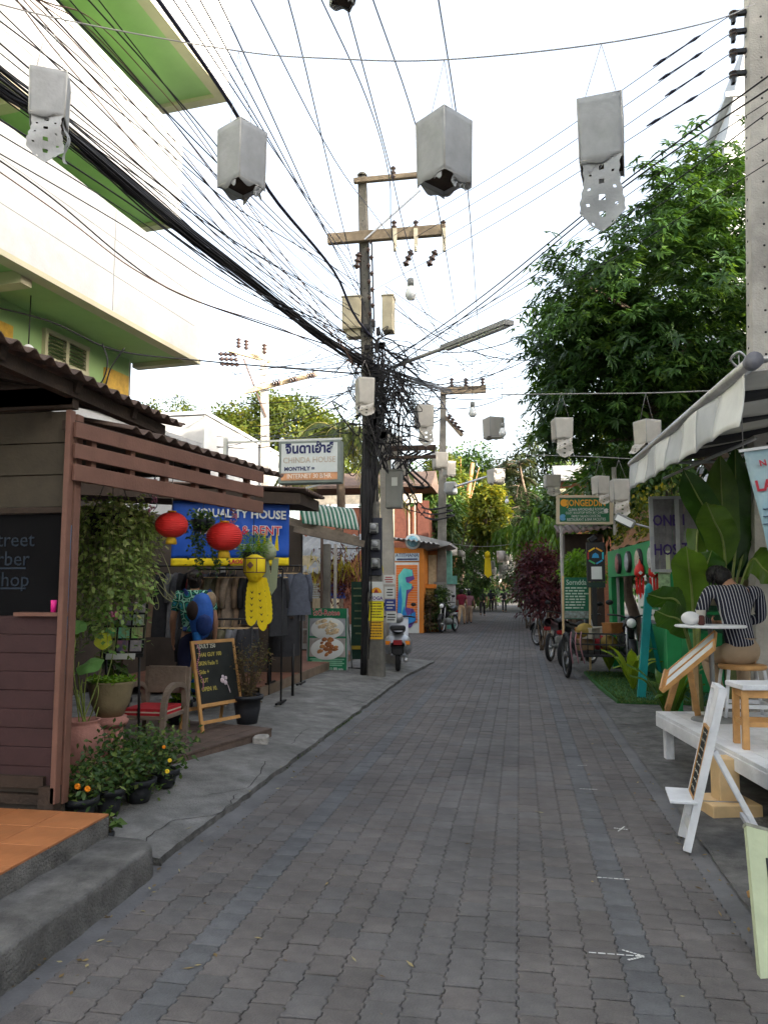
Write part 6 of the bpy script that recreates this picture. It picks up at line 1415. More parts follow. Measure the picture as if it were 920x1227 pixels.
b = B()
for k in range(24):
    z = 3.2 + k * .25; y = PY - .13 * (1 - .2 * z / ztp)
    b.cyl((px0 + dxz * z, y - .002, z), (px0 + dxz * z, y + .02, z), .014, 7); xl_ = px0 + dxz * z - .15 * (1 - .2 * z / ztp)
    b.cyl((xl_ - .002, PY + .03, z + .12), (xl_ + .02, PY + .03, z + .12), .014, 7)
tag(b.obj('bolt_hole', m_black, t), kind='stuff')
RK = []
for py in (12, 34, 58, 84):
    c = at(884, py + 4, PY); RK.append(at(876, py + 6, PY)); b = B(); b.box(c + Vector((.0, 0, 0)), (.17, .05, .05)); b.box(c + Vector((-.06, 0, -.05)), (.04, .06, .14)); b.obj('bracket', m_black, t); insulator(t, at(878, py + 10, PY) , .09, .05, rows=2)

# black and white striped awning with its frame
AX = 1.5; ay0, ay1 = ax(893, 445, AX).y, ax(757, 560, AX).y; az0, az1 = ax(893, 447, AX).z, ax(757, 557, AX).z
t = thing('canopy', 'black and white striped canopy with a checked valance over the cafe platform on the right', 'awning', (AX + 1.2, (ay0 + ay1) / 2, 0))
m_awb = mat('canopy_black', (.020, .020, .024), .7, .15, 5, .1); m_awc = mat('canopy_white', (.62, .60, .55), .7, .05, 4, .1, dirt=.15)
m_val = mat('valance_white', (.64, .64, .62), .75, .06, 4, .1, dirt=.15); m_vag = mat('valance_grey', (.42, .43, .44), .75, .1, 4, .1)
NSt = 8; Z = lambda s: az0 + (az1 - az0) * s; YY = lambda s: ay0 + (ay1 - ay0) * s
for k in range(NSt):
    s0, s1 = k / NSt, (k + 1) / NSt
    def cn(u, v):
        s = s0 + (s1 - s0) * u; return (AX + 2.2 * v, YY(s), Z(s) + .42 * v - .10 * math.sin(math.pi * v) * (.7 + .3 * math.sin(s * 20)))
    b = B(); b.sheet(cn, 4, 12, .006); b.obj('stripe', m_awc if k % 2 == 0 else m_awb, t)
    def va(u, v):
        s = s0 + (s1 - s0) * u; w = .36 - .02 * abs(math.sin(math.pi * (s * NSt))); return (AX - .012 - .05 * v + .015 * math.sin(v * 3 + s * 17), YY(s), Z(s) - w * v)
    b = B(); b.sheet(va, 6, 7, .005); b.obj('valance_panel', m_val if k % 2 == 0 else m_vag, t)
b = B(); b.cyl((AX, ay0 - .16, Z(0) + .03), (AX, ay1 + .1, Z(1) + .03), .045, 14); b.obj('roller', m_steel, t)
b = B(); b.cyl((AX, ay0 - .20, Z(0) + .03), (AX, ay0 - .13, Z(0) + .03), .055, 16); b.obj('end_cap', mat('grey_plastic', (.16, .16, .18), .5), t)
b = B(); b.tube([(AX, ay0 - .15, Z(0) + .03), (AX + 1.1, ay0 - .02, Z(0) + .22), (AX + 2.3, ay0 - .02, Z(0) + .42)], .022, 8); b.obj('arm', m_steel, t)
b = B(); b.tube(spline([(AX - .05, ay0 + .02, Z(0) + .05), (AX - .09, ay0, Z(0) + .10), (AX - .05, ay0 - .05, Z(0) + .13), (AX, ay0 - .05, Z(0) + .08)]), .008, 5); b.obj('crank_eye', m_steel, t)
b = B(); b.tube([(AX, ay1 - .1, Z(1)), (AX + 1.1, ay1 - .1, Z(1) + .0), (AX + 2.3, ay1 - .1, Z(1) + .36)], .022, 8); b.tube([at(795, 573, 10.1), at(905, 525, 7.0)], .016, 6); b.obj('arm', m_steel, t)
b = B(); b.box((AX + 2.25, (ay0 + ay1) / 2, Z(.5) + .44), (.06, ay1 - ay0, .08)); b.obj('wall_rail', m_steel, t)

# blue LA banner hanging from the canopy frame
LY = 5.8; c0, c1, c2 = at(890, 540, LY), at(935, 525, LY), at(918, 652, LY)
t = thing('price_banner', 'pale blue slanted banner with red capitals hanging at the right edge', 'banner', c0)
xr = Vector((.985, -.12, .10)).normalized(); dn = (at(921, 665, LY) - at(890, 540, LY)); L_ = dn.length; dn.normalize()
m_lab = mat('banner_sky_blue', (.20, .38, .46), .5, .12, 2, .05, col2=(.40, .48, .52))
b = B(); b.sheet(lambda u, v: c0 + xr * .62 * u + dn * L_ * v + Vector((0, .012 * math.sin(u * 9 + v * 7), 0)), 14, 14, .004); b.obj('cloth', m_lab, t)
m_lr = mat('banner_red_ink', (.42, .03, .05), .6)
text('N', .06, at(913.5, 555, LY - .035), xr, -dn, m_lr, t, depth=.001, bold=.002); text('LA', .105, at(915.5, 582, LY - .035), xr, -dn, m_lr, t, depth=.001, bold=.004, squash=.95)
b = B()
for k in range(3): b.beam(at(914, 610 + k * 9, LY - .03), at(940, 608 + k * 9, LY - .03), .02, .004)
b.obj('print', m_navy, t)
b = B(); b.beam(c0 - xr * .03, c0 + xr * .66, .02, .02); b.obj('top_bar', m_steel, t); 
for u in (.0, .6): b = B(); b.cyl(c0 + xr * u, (c0.x + .62 * u, LY, 3.3), .004, 4); b.obj('cord', m_string, t)

# white cafe platform with plank top on legs
PZ = .44; A = gp(785, 852, PZ); Bq = gp(935, 930, PZ)
ex = Vector((Bq.x - A.x, Bq.y - A.y, 0)); el = ex.length; ex.normalize(); ey = Vector((-ex.y, ex.x, 0)) ; ey = -ey if ey.x < 0 else ey
# the street edge runs along ex, boards lie across it
t = thing('cafe_platform', 'raised white painted plank platform of the cafe on the right', 'platform', (A.x, A.y, 0)); W_ = 3.2; LEN = 4.3
rot = Matrix((ex, ey if (ex.cross(ey)).z > 0 else ey, Vector((0, 0, 1)))).transposed()
nb = 24
for k in range(nb):
    w = W_ / nb; c = A + ex * LEN / 2 + ey * (w * (k + .5)) - Vector((0, 0, .015 + random.random() * .002)); b = B(); b.box(c, (LEN, w - .004, .03), rot); b.obj('plank', m_whitep, t)
c = A + ex * LEN / 2 + ey * .012 - Vector((0, 0, .085)); b = B(); b.box(c, (LEN - .01, .03, .105), rot, bev=.004); b.obj('fascia', m_whitep, t)
c = A + ex * .012 + ey * W_ / 2 - Vector((0, 0, .085)); b = B(); b.box(c, (.03, W_ - .06, .105), rot, bev=.004); b.obj('fascia', m_whitep, t)
for u, v in ((.08, .09), (2.2, .35), (4.1, .35), (.08, 2.5), (2.2, 2.5)): c = A + ex * u + ey * v; b = B(); b.box((c.x, c.y, .20), (.08, .08, .42), rot, bev=.004); b.obj('leg', m_whitep, t)
c = gp(845, 975, 0); 
t = thing('timber_base', 'square pale timber foot block under the platform behind the white easel', 'block', (c.x + .12, c.y + .05, 0))
c = Vector((c.x + .16, c.y + .08, 0)); b = B(); b.box((c.x, c.y, .045), (.36, .36, .09), R(12), bev=.006); b.obj('foot', m_light_wood, t); b = B(); b.box((c.x, c.y, .24), (.15, .15, .30), R(12), bev=.006); b.obj('column', m_light_wood, t)

# white A-frame easel with a small chalkboard and a shelf
fl, fr_ = gp(818, 1000, 0.01), gp(826, 1024, .01); 
ff = [gp(815, 998, .01), gp(824, 1024, .01)]; rr_ = [gp(873, 1000, .01), gp(890, 1020, .01)]
mid = (ff[0] + ff[1]) / 2; sd_ = (ff[1] - ff[0]); ang = math.atan2(sd_.y, sd_.x); nrm = Vector((sd_.y, -sd_.x, 0)).normalized()
if nrm.x > 0: nrm = -nrm
t = thing('white_easel', 'white folding easel with a small wood framed chalkboard and a shelf beside the platform', 'easel', mid)
wd = .30; sdn = Vector((-nrm.y, nrm.x, 0)); hh = 1.02; tilt = R(14); upv = (Vector((0, 0, 1)) * math.cos(tilt) - nrm * math.sin(tilt)); out = sdn.cross(upv); out = out if out.dot(nrm) > 0 else -out
E_ = lambda x, y, d=0: mid + sdn * x + upv * y + out * d
for s in (-1, 1):
    b = B(); b.beam(E_(s * wd / 2, 0), E_(s * wd / 2, hh), .034, .045, up=nrm); b.obj('leg', m_whitep, t)
    b = B(); foot = mid - nrm * .48 + sdn * s * (wd / 2 - .02); b.beam(foot, E_(s * (wd / 2 - .02), hh * .62, -.035), .03, .03, up=nrm); b.obj('leg', m_whitep, t)
b = B(); b.prism([(-wd / 2 + .018, hh * .27), (wd / 2 - .018, hh * .27), (wd / 2 - .018, hh * .985), (-wd / 2 + .018, hh * .985)], mid, sdn, upv, .016); b.obj('panel', m_whitep, t)
b = B(); b.prism([(-wd / 2, hh * .97), (wd / 2, hh * .97), (wd / 2, hh), (-wd / 2, hh)], mid, sdn, upv, .05); b.obj('top_rail', m_whitep, t)
b = B(); b.prism([(-wd / 2 + .018, hh * .10), (wd / 2 - .018, hh * .10), (wd / 2 - .018, hh * .15), (-wd / 2 + .018, hh * .15)], mid, sdn, upv, .02); b.obj('bottom_rail', m_whitep, t)
b = B(); b.box(E_(0, hh * .275, .08), (wd + .05, .16, .018), Matrix((sdn, nrm, UP)).transposed(), bev=.003); b.obj('shelf', m_whitep, t)
b = B()
for x, w in ((-.118, .014), (.118, .014)): b.prism([(x - w / 2, hh * .30), (x + w / 2, hh * .30), (x + w / 2, hh * .73), (x - w / 2, hh * .73)], mid + out * .016, sdn, upv, .016)
for y in (.30, .73): b.prism([(-.125, hh * y - .007), (.125, hh * y - .007), (.125, hh * y + .007), (-.125, hh * y + .007)], mid + out * .017, sdn, upv, .016)
b.obj('board_frame', m_oak, t)
b = B(); b.prism([(-.112, hh * .305), (.112, hh * .305), (.112, hh * .725), (-.112, hh * .725)], mid + out * .013, sdn, upv, .008); b.obj('board', bm, t)
b = B(); random.seed(6); sx2 = sdn if (sdn.cross(upv)).dot(out) > 0 else -sdn
for k in range(8):
    x = -.095
    while x < .07:
        w = random.uniform(.012, .04)
        b.tube([E_(0, hh * .69 - k * .050, .019) + sx2 * (x + w * j / 3) + upv * random.uniform(-.008, .008) for j in range(4)], .0017, 3); x += w + .012
b.obj('chalk_writing', mw_, t)
b = B(); b.cyl(E_(.1, hh * .30, -.02), mid - nrm * .33 + sdn * .1 + Vector((0, 0, .30)), .003, 4); b.obj('stay_chain', m_steel, t)
b = B(); c = mid - nrm * .36 + Vector((0, 0, .17)); b.beam(c - sdn * .12, c + sdn * .12, .02, .03); b.obj('rear_rail', m_whitep, t)

# pale green board at the right bottom edge
g0 = gp(898, 1140, .0); t = thing('green_board', 'pale lemon green wooden board with a framed notice at the bottom right corner', 'board', g0)
GY = at(893, 990, 4.05).y; q0, q1 = at(892, 990, GY), at(909, 1175, GY - .45)
dn = (q1 - q0); L_ = dn.length; dn.normalize(); xr = Vector((.96, .28, 0)); xr = (xr - dn * xr.dot(dn)).normalized()
b = B(); b.prism([(0, 0), (.50, 0), (.50, L_ * 1.1), (0, L_ * 1.1)], q0, xr, dn, .03); b.obj('board', m_lemon, t); b = B(); b.prism([(-.004, -.012), (.504, -.012), (.504, .004), (-.004, .004)], q0, xr, dn, .034); b.obj('worn_edge', mat('worn_wood', (.22, .22, .18), .9, .4, 14), t)
nn = xr.cross(dn); nn = nn if nn.y < 0 else -nn
b = B(); b.prism([(.075, .14), (.45, .14), (.45, .36), (.075, .36)], q0 + nn * .016, xr, dn, .008); b.obj('notice_rim', m_black, t); b = B(); b.prism([(.085, .15), (.44, .15), (.44, .35), (.085, .35)], q0 + nn * .020, xr, dn, .008); b.obj('notice', mat('notice_grey', (.36, .42, .42), .6, .1, 9), t)
b = B(); ft = q0 + xr * .25 - nn * .55; ft.z = 0.02; b.beam(q0 + xr * .25 - nn * .02 + dn * .1, ft, .04, .03); b.obj('strut', m_oak, t)

# menu lectern on the platform
q = gp(801, 850, PZ); t = thing('menu_lectern', 'slanted wooden menu stand with two white sheets on the platform corner', 'lectern', (q.x + .1, q.y, PZ))
m0, m1, m2 = at(800, 806, 7.7), at(858, 757, 7.45), at(826, 812, 7.35)
u_ = (m1 - m0); v_ = (at(818, 808, 7.25) - m0); ul, vl = u_.length, v_.length; u_.normalize(); v_ = (v_ - u_ * v_.dot(u_)).normalized(); nn = u_.cross(v_); nn = nn if nn.z > 0 else -nn
S2 = lambda a, c, d=0: m0 + u_ * a * ul + v_ * c * .42 + nn * d
b = B(); b.prism([(0, 0), (ul, 0), (ul, .42), (0, .42)], m0, u_, v_, .02); b.obj('desk', m_oak, t)
for c0_, c1_ in ((.04, .46), (.54, .96)): b = B(); b.prism([(ul * .06, c0_ * .42), (ul * .97, c0_ * .42), (ul * .97, c1_ * .42), (ul * .06, c1_ * .42)], m0 + nn * .013, u_, v_, .004); b.obj('menu_sheet', m_signw, t)
b = B(); b.beam(S2(0, 0, .02), S2(0, 1, .02), .025, .05, up=nn); b.obj('lip', m_oak, t)
for c in (0.02, .98, .5): b = B(); b.beam(S2(0, c, .014), S2(1, c, .014), .014, .022, up=nn); b.obj('trim', m_oak, t)
for a, c, px, py in ((.25, .1, 799, 850), (.5, .9, 836, 858)): e = gp(px, py, PZ); b = B(); b.beam(S2(a, c, -.01), e, .05, .04); b.obj('leg', m_oak, t)
b = B(); e = gp(832, 852, PZ); b.beam(S2(.55, .5, -.01), Vector((e.x + .03, e.y + .1, PZ)), .07, .035); b.obj('back_board', m_light_wood, t)

# stools
def stool(label, c, z0, h, w, seat_m, leg_m, splay, seat_round, rail):
    t = thing('stool', label, 'stool', (c.x, c.y, z0)); b = B()
    if seat_round: b.lathe((c.x, c.y, z0 + h - .04), [(0, 0), (w * .96, 0), (w, .02), (w * .97, .04), (0, .036)], 24)
    else: b.box((c.x, c.y, z0 + h - .02), (w * 2, w * 1.7, .04), R(8), bev=.006)
    b.obj('seat', seat_m, t)
    for sx in (-1, 1):
        for sy in (-1, 1):
            a = Vector((c.x + sx * w * .72, c.y + sy * w * .62, z0 + h - .04)); e = Vector((c.x + sx * w * (.72 + splay), c.y + sy * w * (.62 + splay), z0)); b = B()
            if seat_round: b.cyl(e, a, .016, 8)
            else: b.beam(e, a, .045, .045)
            b.obj('leg', leg_m, t)
    for k in range(4):
        an = [(-1, -1), (1, -1), (1, 1), (-1, 1)]; s0, s1 = an[k], an[(k + 1) % 4]; f = .72 + splay * (1 - rail); g = .62 + splay * (1 - rail)
        b = B(); b.beam((c.x + s0[0] * w * f, c.y + s0[1] * w * g, z0 + h * rail), (c.x + s1[0] * w * f, c.y + s1[1] * w * g, z0 + h * rail), .025, .035); b.obj('rail', leg_m, t)
        if not seat_round: b = B(); b.beam((c.x + s0[0] * w * .72, c.y + s0[1] * w * .62, z0 + h - .07), (c.x + s1[0] * w * .72, c.y + s1[1] * w * .62, z0 + h - .07), .025, .06); b.obj('apron', leg_m, t)
    return t
sc_ = gp(889, 862, PZ); SX, SY = sc_.x + .05, sc_.y + .12
stool('round wooden stool with white metal legs under the seated man', Vector((SX, SY, 0)), PZ, at(890, 800, SY).z - PZ + .03, .21, m_oak, m_whitep, .28, True, .25)
sc2 = gp(903, 895, PZ); st_h = at(900, 818, sc2.y).z - PZ
stool('square pine stool with a white seat at the right edge of the platform', Vector((sc2.x + .06, sc2.y + .02, 0)), PZ, st_h, .19, m_whitep, m_oak, .04, False, .38)
b = None
# the seated man, seen from behind
def stripe_mat():
    m = mat('striped_shirt', (.012, .014, .03), .85, .1, 8, .25, 30); nt = m.node_tree; n, l = nt.nodes, nt.links; b = n["Principled BSDF"]
    tc = n.new("ShaderNodeTexCoord"); sp = n.new("ShaderNodeSeparateXYZ"); l.new(tc.outputs['Object'], sp.inputs[0])
    a = n.new("ShaderNodeMath"); a.operation = 'MULTIPLY_ADD'; a.inputs[1].default_value = .16; l.new(sp.outputs[2], a.inputs[0]); l.new(sp.outputs[0], a.inputs[2])
    mu = n.new("ShaderNodeMath"); mu.operation = 'MULTIPLY'; mu.inputs[1].default_value = 37; l.new(a.outputs[0], mu.inputs[0]); fr = n.new("ShaderNodeMath"); fr.operation = 'FRACT'; l.new(mu.outputs[0], fr.inputs[0])
    gt_ = n.new("ShaderNodeMath"); gt_.operation = 'GREATER_THAN'; gt_.inputs[1].default_value = .76; l.new(fr.outputs[0], gt_.inputs[0])
    mx = n.new("ShaderNodeMixRGB"); mx.inputs[1].default_value = (.012, .014, .03, 1); mx.inputs[2].default_value = (.42, .42, .44, 1); l.new(gt_.outputs[0], mx.inputs[0]); l.new(mx.outputs[0], b.inputs['Base Color']); return m
seat = at(890, 800, SY).z + .03
hz_ = seat - PZ; z_sh = at(880, 703, SY).z - PZ; hd_z = at(868, 690, SY + .12).z - PZ; hx = at(868, 690, SY + .12).x - SX
J = dict(pelvis=(0, 0, hz_ + .11), chest=(-.015, .12, z_sh - .12), neck=(-.035, .19, z_sh + .06), head=(hx, .26, hd_z + .0))
J.update(shL=(-.225, .14, z_sh - .03), shR=(.21, .13, z_sh - .03), elL=(-.30, .25, z_sh - .30), elR=(.29, .26, z_sh - .30), wrL=(-.14, .44, z_sh - .36), wrR=(.08, .45, z_sh - .36), haL=(-.09, .51, z_sh - .36), haR=(.03, .52, z_sh - .36))
J.update(hpL=(-.10, .06, hz_ + .085), hpR=(.10, .06, hz_ + .085), knL=(-.19, .40, hz_ + .03), knR=(.16, .44, hz_ + .05), anL=(-.14, .16, .10), anR=(.14, .40, .10), toL=(-.13, .29, .045), toR=(.16, .54, .045))
m_khaki = mat('khaki_cloth', (.36, .27, .18), .85, .12, 6, .3, 30)
person('man in a pinstripe shirt and khaki trousers seated with his back to the camera', (SX, SY, PZ), R(4), J, stripe_mat(), m_khaki, m_hair, mat('brown_shoe', (.12, .045, .02), .5), fingers=True, long_sleeve=True)
# small white table before him, a white bag and cup on it
tz = at(840, 750, 7.3).z; tc_ = at(842, 750, 7.5)
t = thing('cafe_table', 'thin round white cafe table in front of the seated man', 'table', (tc_.x + .05, 7.5, PZ)); b = B(); b.lathe((tc_.x + .06, 7.5, tz - .02), [(0, 0), (.30, 0), (.31, .01), (.30, .02), (0, .02)], 32); b.obj('top', m_whitep, t); b = B(); b.cyl((tc_.x + .06, 7.5, PZ), (tc_.x + .06, 7.5, tz - .02), .022, 10); b.lathe((tc_.x + .06, 7.5, PZ), [(.2, 0), (.19, .015), (.03, .03)], 20); b.obj('leg', m_greybox, t)
q = at(827, 742, 7.45); t = thing('white_bag', 'white rounded bag with a maroon strap on the cafe table', 'bag', (q.x, 7.45, tz)); b = B(); b.ell((q.x, 7.45, tz + .062), (.085, .07, .062), 16, 10); b.obj('bag', mat('white_cloth', (.66, .66, .66), .8, .06, 8, .3), t); b = B(); b.box((q.x + .085, 7.43, tz + .045), (.05, .08, .09), bev=.012); b.obj('strap', mat('maroon_leather', (.07, .02, .018), .6), t)
q = at(839, 731, 7.6); t = thing('paper_cup', 'pale cup behind the white bag on the cafe table', 'cup', (q.x, 7.6, tz)); b = B(); b.lathe((q.x, 7.6, tz + .001), [(0, 0), (.032, 0), (.042, .13), (.04, .132), (.03, .02), (0, .02)], 14); b.obj('cup', m_paperw, t)

# two-panel hostel sign
HYs = 10.6
t = thing('hostel_sign', 'weathered grey board sign of two panels with purple hand lettering above the green shop', 'sign', (at(808, 680, HYs).x, HYs, 0))
m_gb = mat('weathered_board', (.16, .155, .165), .85, .3, 7, .4, 30); m_gf = mat('grey_board_frame', (.34, .35, .37), .8, .15, 6, .2); m_pur = mat('purple_ink', (.045, .025, .13), .6)
for k, (x0, x1, w1, w2) in enumerate(((782, 812, 'ONE', 'HOS'), (813, 843, 'I', 'TEL'))):
    xr = Vector((1, .10 if k == 0 else -.12, 0)).normalized(); a, c = at(x0, 684 - k * 2, HYs), at(x1, 596, HYs); w, h = c.x - a.x, c.z - a.z
    n_ = 4
    for j in range(n_): b = B(); b.prism([(w * j / n_ + .002, .02), (w * (j + 1) / n_ - .002, .02), (w * (j + 1) / n_ - .002, h - .02), (w * j / n_ + .002, h - .02)], a, xr, UP, .02 + .003 * (j % 2)); b.obj('board', m_gb, t)
    b = B()
    for p0, p1 in (((0, 0), (w, 0)), ((0, h), (w, h))): b.beam(a + xr * p0[0] + UP * p0[1], a + xr * p1[0] + UP * p1[1], .05, .035)
    for x in (0, w): b.beam(a + xr * x - UP * .017, a + xr * x + UP * (h + .017), .052, .035, up=(0, 1, 0))
    b.obj('frame', m_gf, t); nr = Vector((xr.y, -xr.x, 0))
    text(w1, .20, a + xr * w * (.5 if k == 0 else .22) + UP * h * .68 + nr * .022, xr, UP, m_pur, t, depth=.001, bold=.004, squash=.78); text(w2, .20, a + xr * w * .48 + UP * h * .28 + nr * .022, xr, UP, m_pur, t, depth=.001, bold=.004, squash=.78)
p_ = at(806, 690, HYs + .06); b = B(); b.box((p_.x - .03, HYs + .06, p_.z / 2 + .3), (.17, .08, p_.z + .6)); b.obj('post', m_shopg, t)
a = at(793, 690, HYs); 
for k, (y0, y1, m_) in enumerate(((657, 685, m_lemon), (684, 706, mat('leaflet_green', (.25, .36, .20), .7, .4, 20)), (707, 733, mat('leaflet_grey', (.45, .47, .44), .7, .4, 20)))): pbox('leaflet', m_, t, 788, y0 + 3, 803, y1 + 3, HYs + .005, .008)

# green shop front with round plaques
GX = ax(760, 640, 2.35); fx0, fx1 = 2.05, 2.6
t = thing('green_shop', 'green painted open fronted shop with round plaques on its fascia behind the parked cart', 'shop', (3.4, 14.5, 0))
g0, g1 = at(728, 668, 16.8), at(800, 636, 12.0); gh0 = at(728, 668, 16.8).z - at(728, 688, 16.8).z
gd = Vector((g1.x - g0.x, g1.y - g0.y, 0)); gl = gd.length; gd.normalize(); gn = Vector((gd.y, -gd.x, 0)); gn = gn if gn.x < 0 else -gn
G_ = lambda s, z, d=0: Vector((g0.x, g0.y, 0)) + gd * s + gn * d + UP * z
zt_, zb_ = g0.z + .12, g0.z - .42
grot = Matrix((gd, gn if gd.cross(gn).z > 0 else -gn, UP)).transposed()
def gbox(n_, m_, s0, s1, z0, z1, d0, d1): b = B(); b.box(G_((s0 + s1) / 2, (z0 + z1) / 2, (d0 + d1) / 2), (s1 - s0, abs(d1 - d0), z1 - z0), grot, bev=.004); return b.obj(n_, m_, t)
gbox('fascia', m_shopg, -.05, gl + 1.0, zb_, zt_, 0, -.12); gbox('post', m_shopg, -.05, .28, .05, zb_ - .002, 0, -.25); gbox('post', m_shopg, gl - .5, gl - .25, .05, zb_ - .002, 0, -.2)
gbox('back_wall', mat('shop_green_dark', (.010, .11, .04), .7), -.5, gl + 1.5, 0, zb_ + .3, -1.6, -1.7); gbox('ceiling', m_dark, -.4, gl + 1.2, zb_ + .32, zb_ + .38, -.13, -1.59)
gbox('mullion', m_steel, .55, .60, .5, zb_ - .003, -.05, -.1); gbox('shelf', m_shopg, .6, gl, 1.25, 1.29, -.5, -.9); gbox('counter', m_shopg, .6, gl - .6, .05, .95, -.5, -.9); gbox('window_light', mat('shop_cream_wall', (.45, .36, .25), .8, .3, 4), .7, gl - .2, zb_ - .55, zb_ - .05, -1.55, -1.59)  # pale cream panel high on the back wall
for k, s in enumerate((.85, 1.75, 2.62, 3.55)):
    c = G_(s * gl / 5.1 * 1.05 + .35, (zt_ + zb_) / 2 - .02, .0); b = B(); b.lathe(c, [(.20, 0), (.20, .05), (.17, .06), (0, .06)], 26, axis=gn); o = b.obj('plaque', m_black, t); b = B(); b.lathe(c + gn * .061, [(.165, 0), (.16, .004), (0, .006)], 24, axis=gn); b.obj('face', mat('plaque_face_%s' % 'abcd'[k], [(.30, .12, .12), (.30, .32, .34), (.40, .34, .26), (.42, .42, .40)][k], .6, .5, 12, 0), o)
# planter box on its roof with soil bank and yellow creeper
t = thing('roof_planter', 'bank of reddish soil and yellow green creeper on top of the green shop', 'planter', G_(gl * .5, zt_, -.4)); b = B()
b.sheet(lambda u, v: G_(.0 + gl * 1.0 * u, zt_ + .02 + (.75 + .18 * math.sin(u * 7)) * math.sin(math.pi * min(1, v * .75)) + .05 * nz(u * 9, v * 7), -.02 - 1.3 * v), 40, 12); b.obj('soil', mat('red_soil', (.27, .135, .07), .95, .35, 5, .8), t)
n = 1400; np.random.seed(31); U = np.random.rand(n); V_ = np.random.rand(n); P = np.array([G_(gl * (u * .75), zt_ + .12 + .95 * v, -.1 - .7 * v * random.random()) for u, v in zip(U, V_ ** 1.3)]); keep = (np.sin(U * 11) + np.random.normal(size=n) * .5) > -.1; P = P[keep]; n = len(P)
me = leaf_mesh('creeper', P, unit(n) + [0, -.4, -.4], unit(n), .09, .06, .3); me.transform(mw(t).inverted()); tag(link('creeper', me, l_yel, t), kind='stuff')
c = at(748, 624, 13.2); t = thing('flood_lamp', 'grey flood lamp on an arm above the green fascia', 'lamp', c); b = B(); b.box(c, (.34, .16, .14), Matrix.Rotation(R(28), 3, 'Y'), bev=.02); b.obj('head', m_greybox, t); b = B(); b.tube([c, at(790, 636, 13.2)], .018, 6); b.obj('arm', m_steel, t); b = B(); b.box(c + Vector((-.02, -.082, -.01)), (.28, .006, .10), Matrix.Rotation(R(28), 3, 'Y')); b.obj('lens', m_glassb, t)
# red cut paper lanterns in the doorway
for i, (px, Y, lb) in enumerate(((766, 13.6, 'left red paper lantern with tails hanging in the green shop front'), (783, 13.0, 'right red paper lantern with tails hanging in the green shop front'))):
    c = at(px, 685, Y); t = thing('red_paper_lantern', lb, 'lantern', c, 0, 'red paper lanterns in the green shop'); b = B(); b.lathe(c, [(0, .22), (.02, .15), (.07, .09), (.088, .02), (.088, -.05), (.05, -.09), (0, -.09)], 6); b.obj('shade', m_red, t)
    for k in range(3): b = B(); dx = (-.06, 0, .06)[k]; b.prism([(-.018, 0), (.018, 0), (.022, -.26 - .06 * (k == 1)), (0, -.32 - .06 * (k == 1)), (-.022, -.26)], c + Vector((dx, .02 * k, -.09)), (1, 0, 0), (.05 * (k - 1), 0, 1), .004); b.obj('tail', m_red, t)
    b = B(); b.prism([(0, -.035), (.035, 0), (0, .035), (-.035, 0)], c + Vector((0, -.085, -.02)), (1, 0, 0), (0, 0, 1), .004); b.obj('motif', m_signw, t)
    b = B(); b.cyl(c + Vector((0, 0, .23)), (c.x, c.y, zb_ + .3), .004, 4); b.obj('cord', m_string, t)

# guesthouse sign on poles, gold letters on green
JY_ = 16.6; a, c = at(669, 627, JY_), at(731, 596, JY_)
t = thing('restaurant_sign', 'dark green sign with gold lettering in a cream frame on two poles', 'sign', (at(672, 700, JY_).x, JY_, 0))
pbox('board', m_signg, t, 670, 597, 730, 625, JY_, .05); 
b = B()
for (x0, y0, x1, y1) in ((667, 595, 733, 595), (667, 627, 733, 627)): b.beam(at(x0, y0, JY_), at(x1, y1, JY_), .07, .05)
for x in (668, 732): b.beam(at(x, 628, JY_), at(x, 594, JY_), .07, .05, up=(0, 1, 0))
b.obj('frame', mat('cream_frame', (.55, .46, .33), .7, .1, 5), t)
text('JONGEDDIN', .19, at(702, 603, JY_ - .01), (1, 0, -.02), (0, 0, 1), m_gold, t, depth=.002, bold=.004, squash=.74)
for s_, y, z_ in (('CLEAN AFFORDABLE ROOMS', 610.5, .085), ('COZY, ROOFTOP WITH SKY GARDEN', 614.5, .075), ('FAMILY SALADS COCKTAIL', 618.5, .075), ('RESTAURANT & BAR FACILITIES', 622.5, .085)): text(s_, z_, at(702, y, JY_ - .01), (1, 0, 0), (0, 0, 1), m_signw, t, depth=.001, bold=.0, squash=.66)
for px, py, m_, r_ in ((675.5, 602.5, m_gold, .08), (674, 620, mat('sign_sky', (.1, .3, .5), .6), .07), (726, 612, m_signw, .05)):
    b = B(); b.prism([(r_ * math.cos(k) * (1 if k % 2 else .6), r_ * math.sin(k)) for k in [i * .57 for i in range(11)]], at(px, py, JY_ - .012), (1, 0, 0), (0, 0, 1), .005); b.obj('emblem', m_, t)
for px, y1 in ((671, 745), (735, 700)): a = at(px, 594 if px < 700 else 560, JY_ + .06); b = B(); b.cyl((a.x, JY_ + .06, 0), (a.x, JY_ + .06, a.z), .035 if px < 700 else .05, 10); b.obj('pole', m_polel, t)
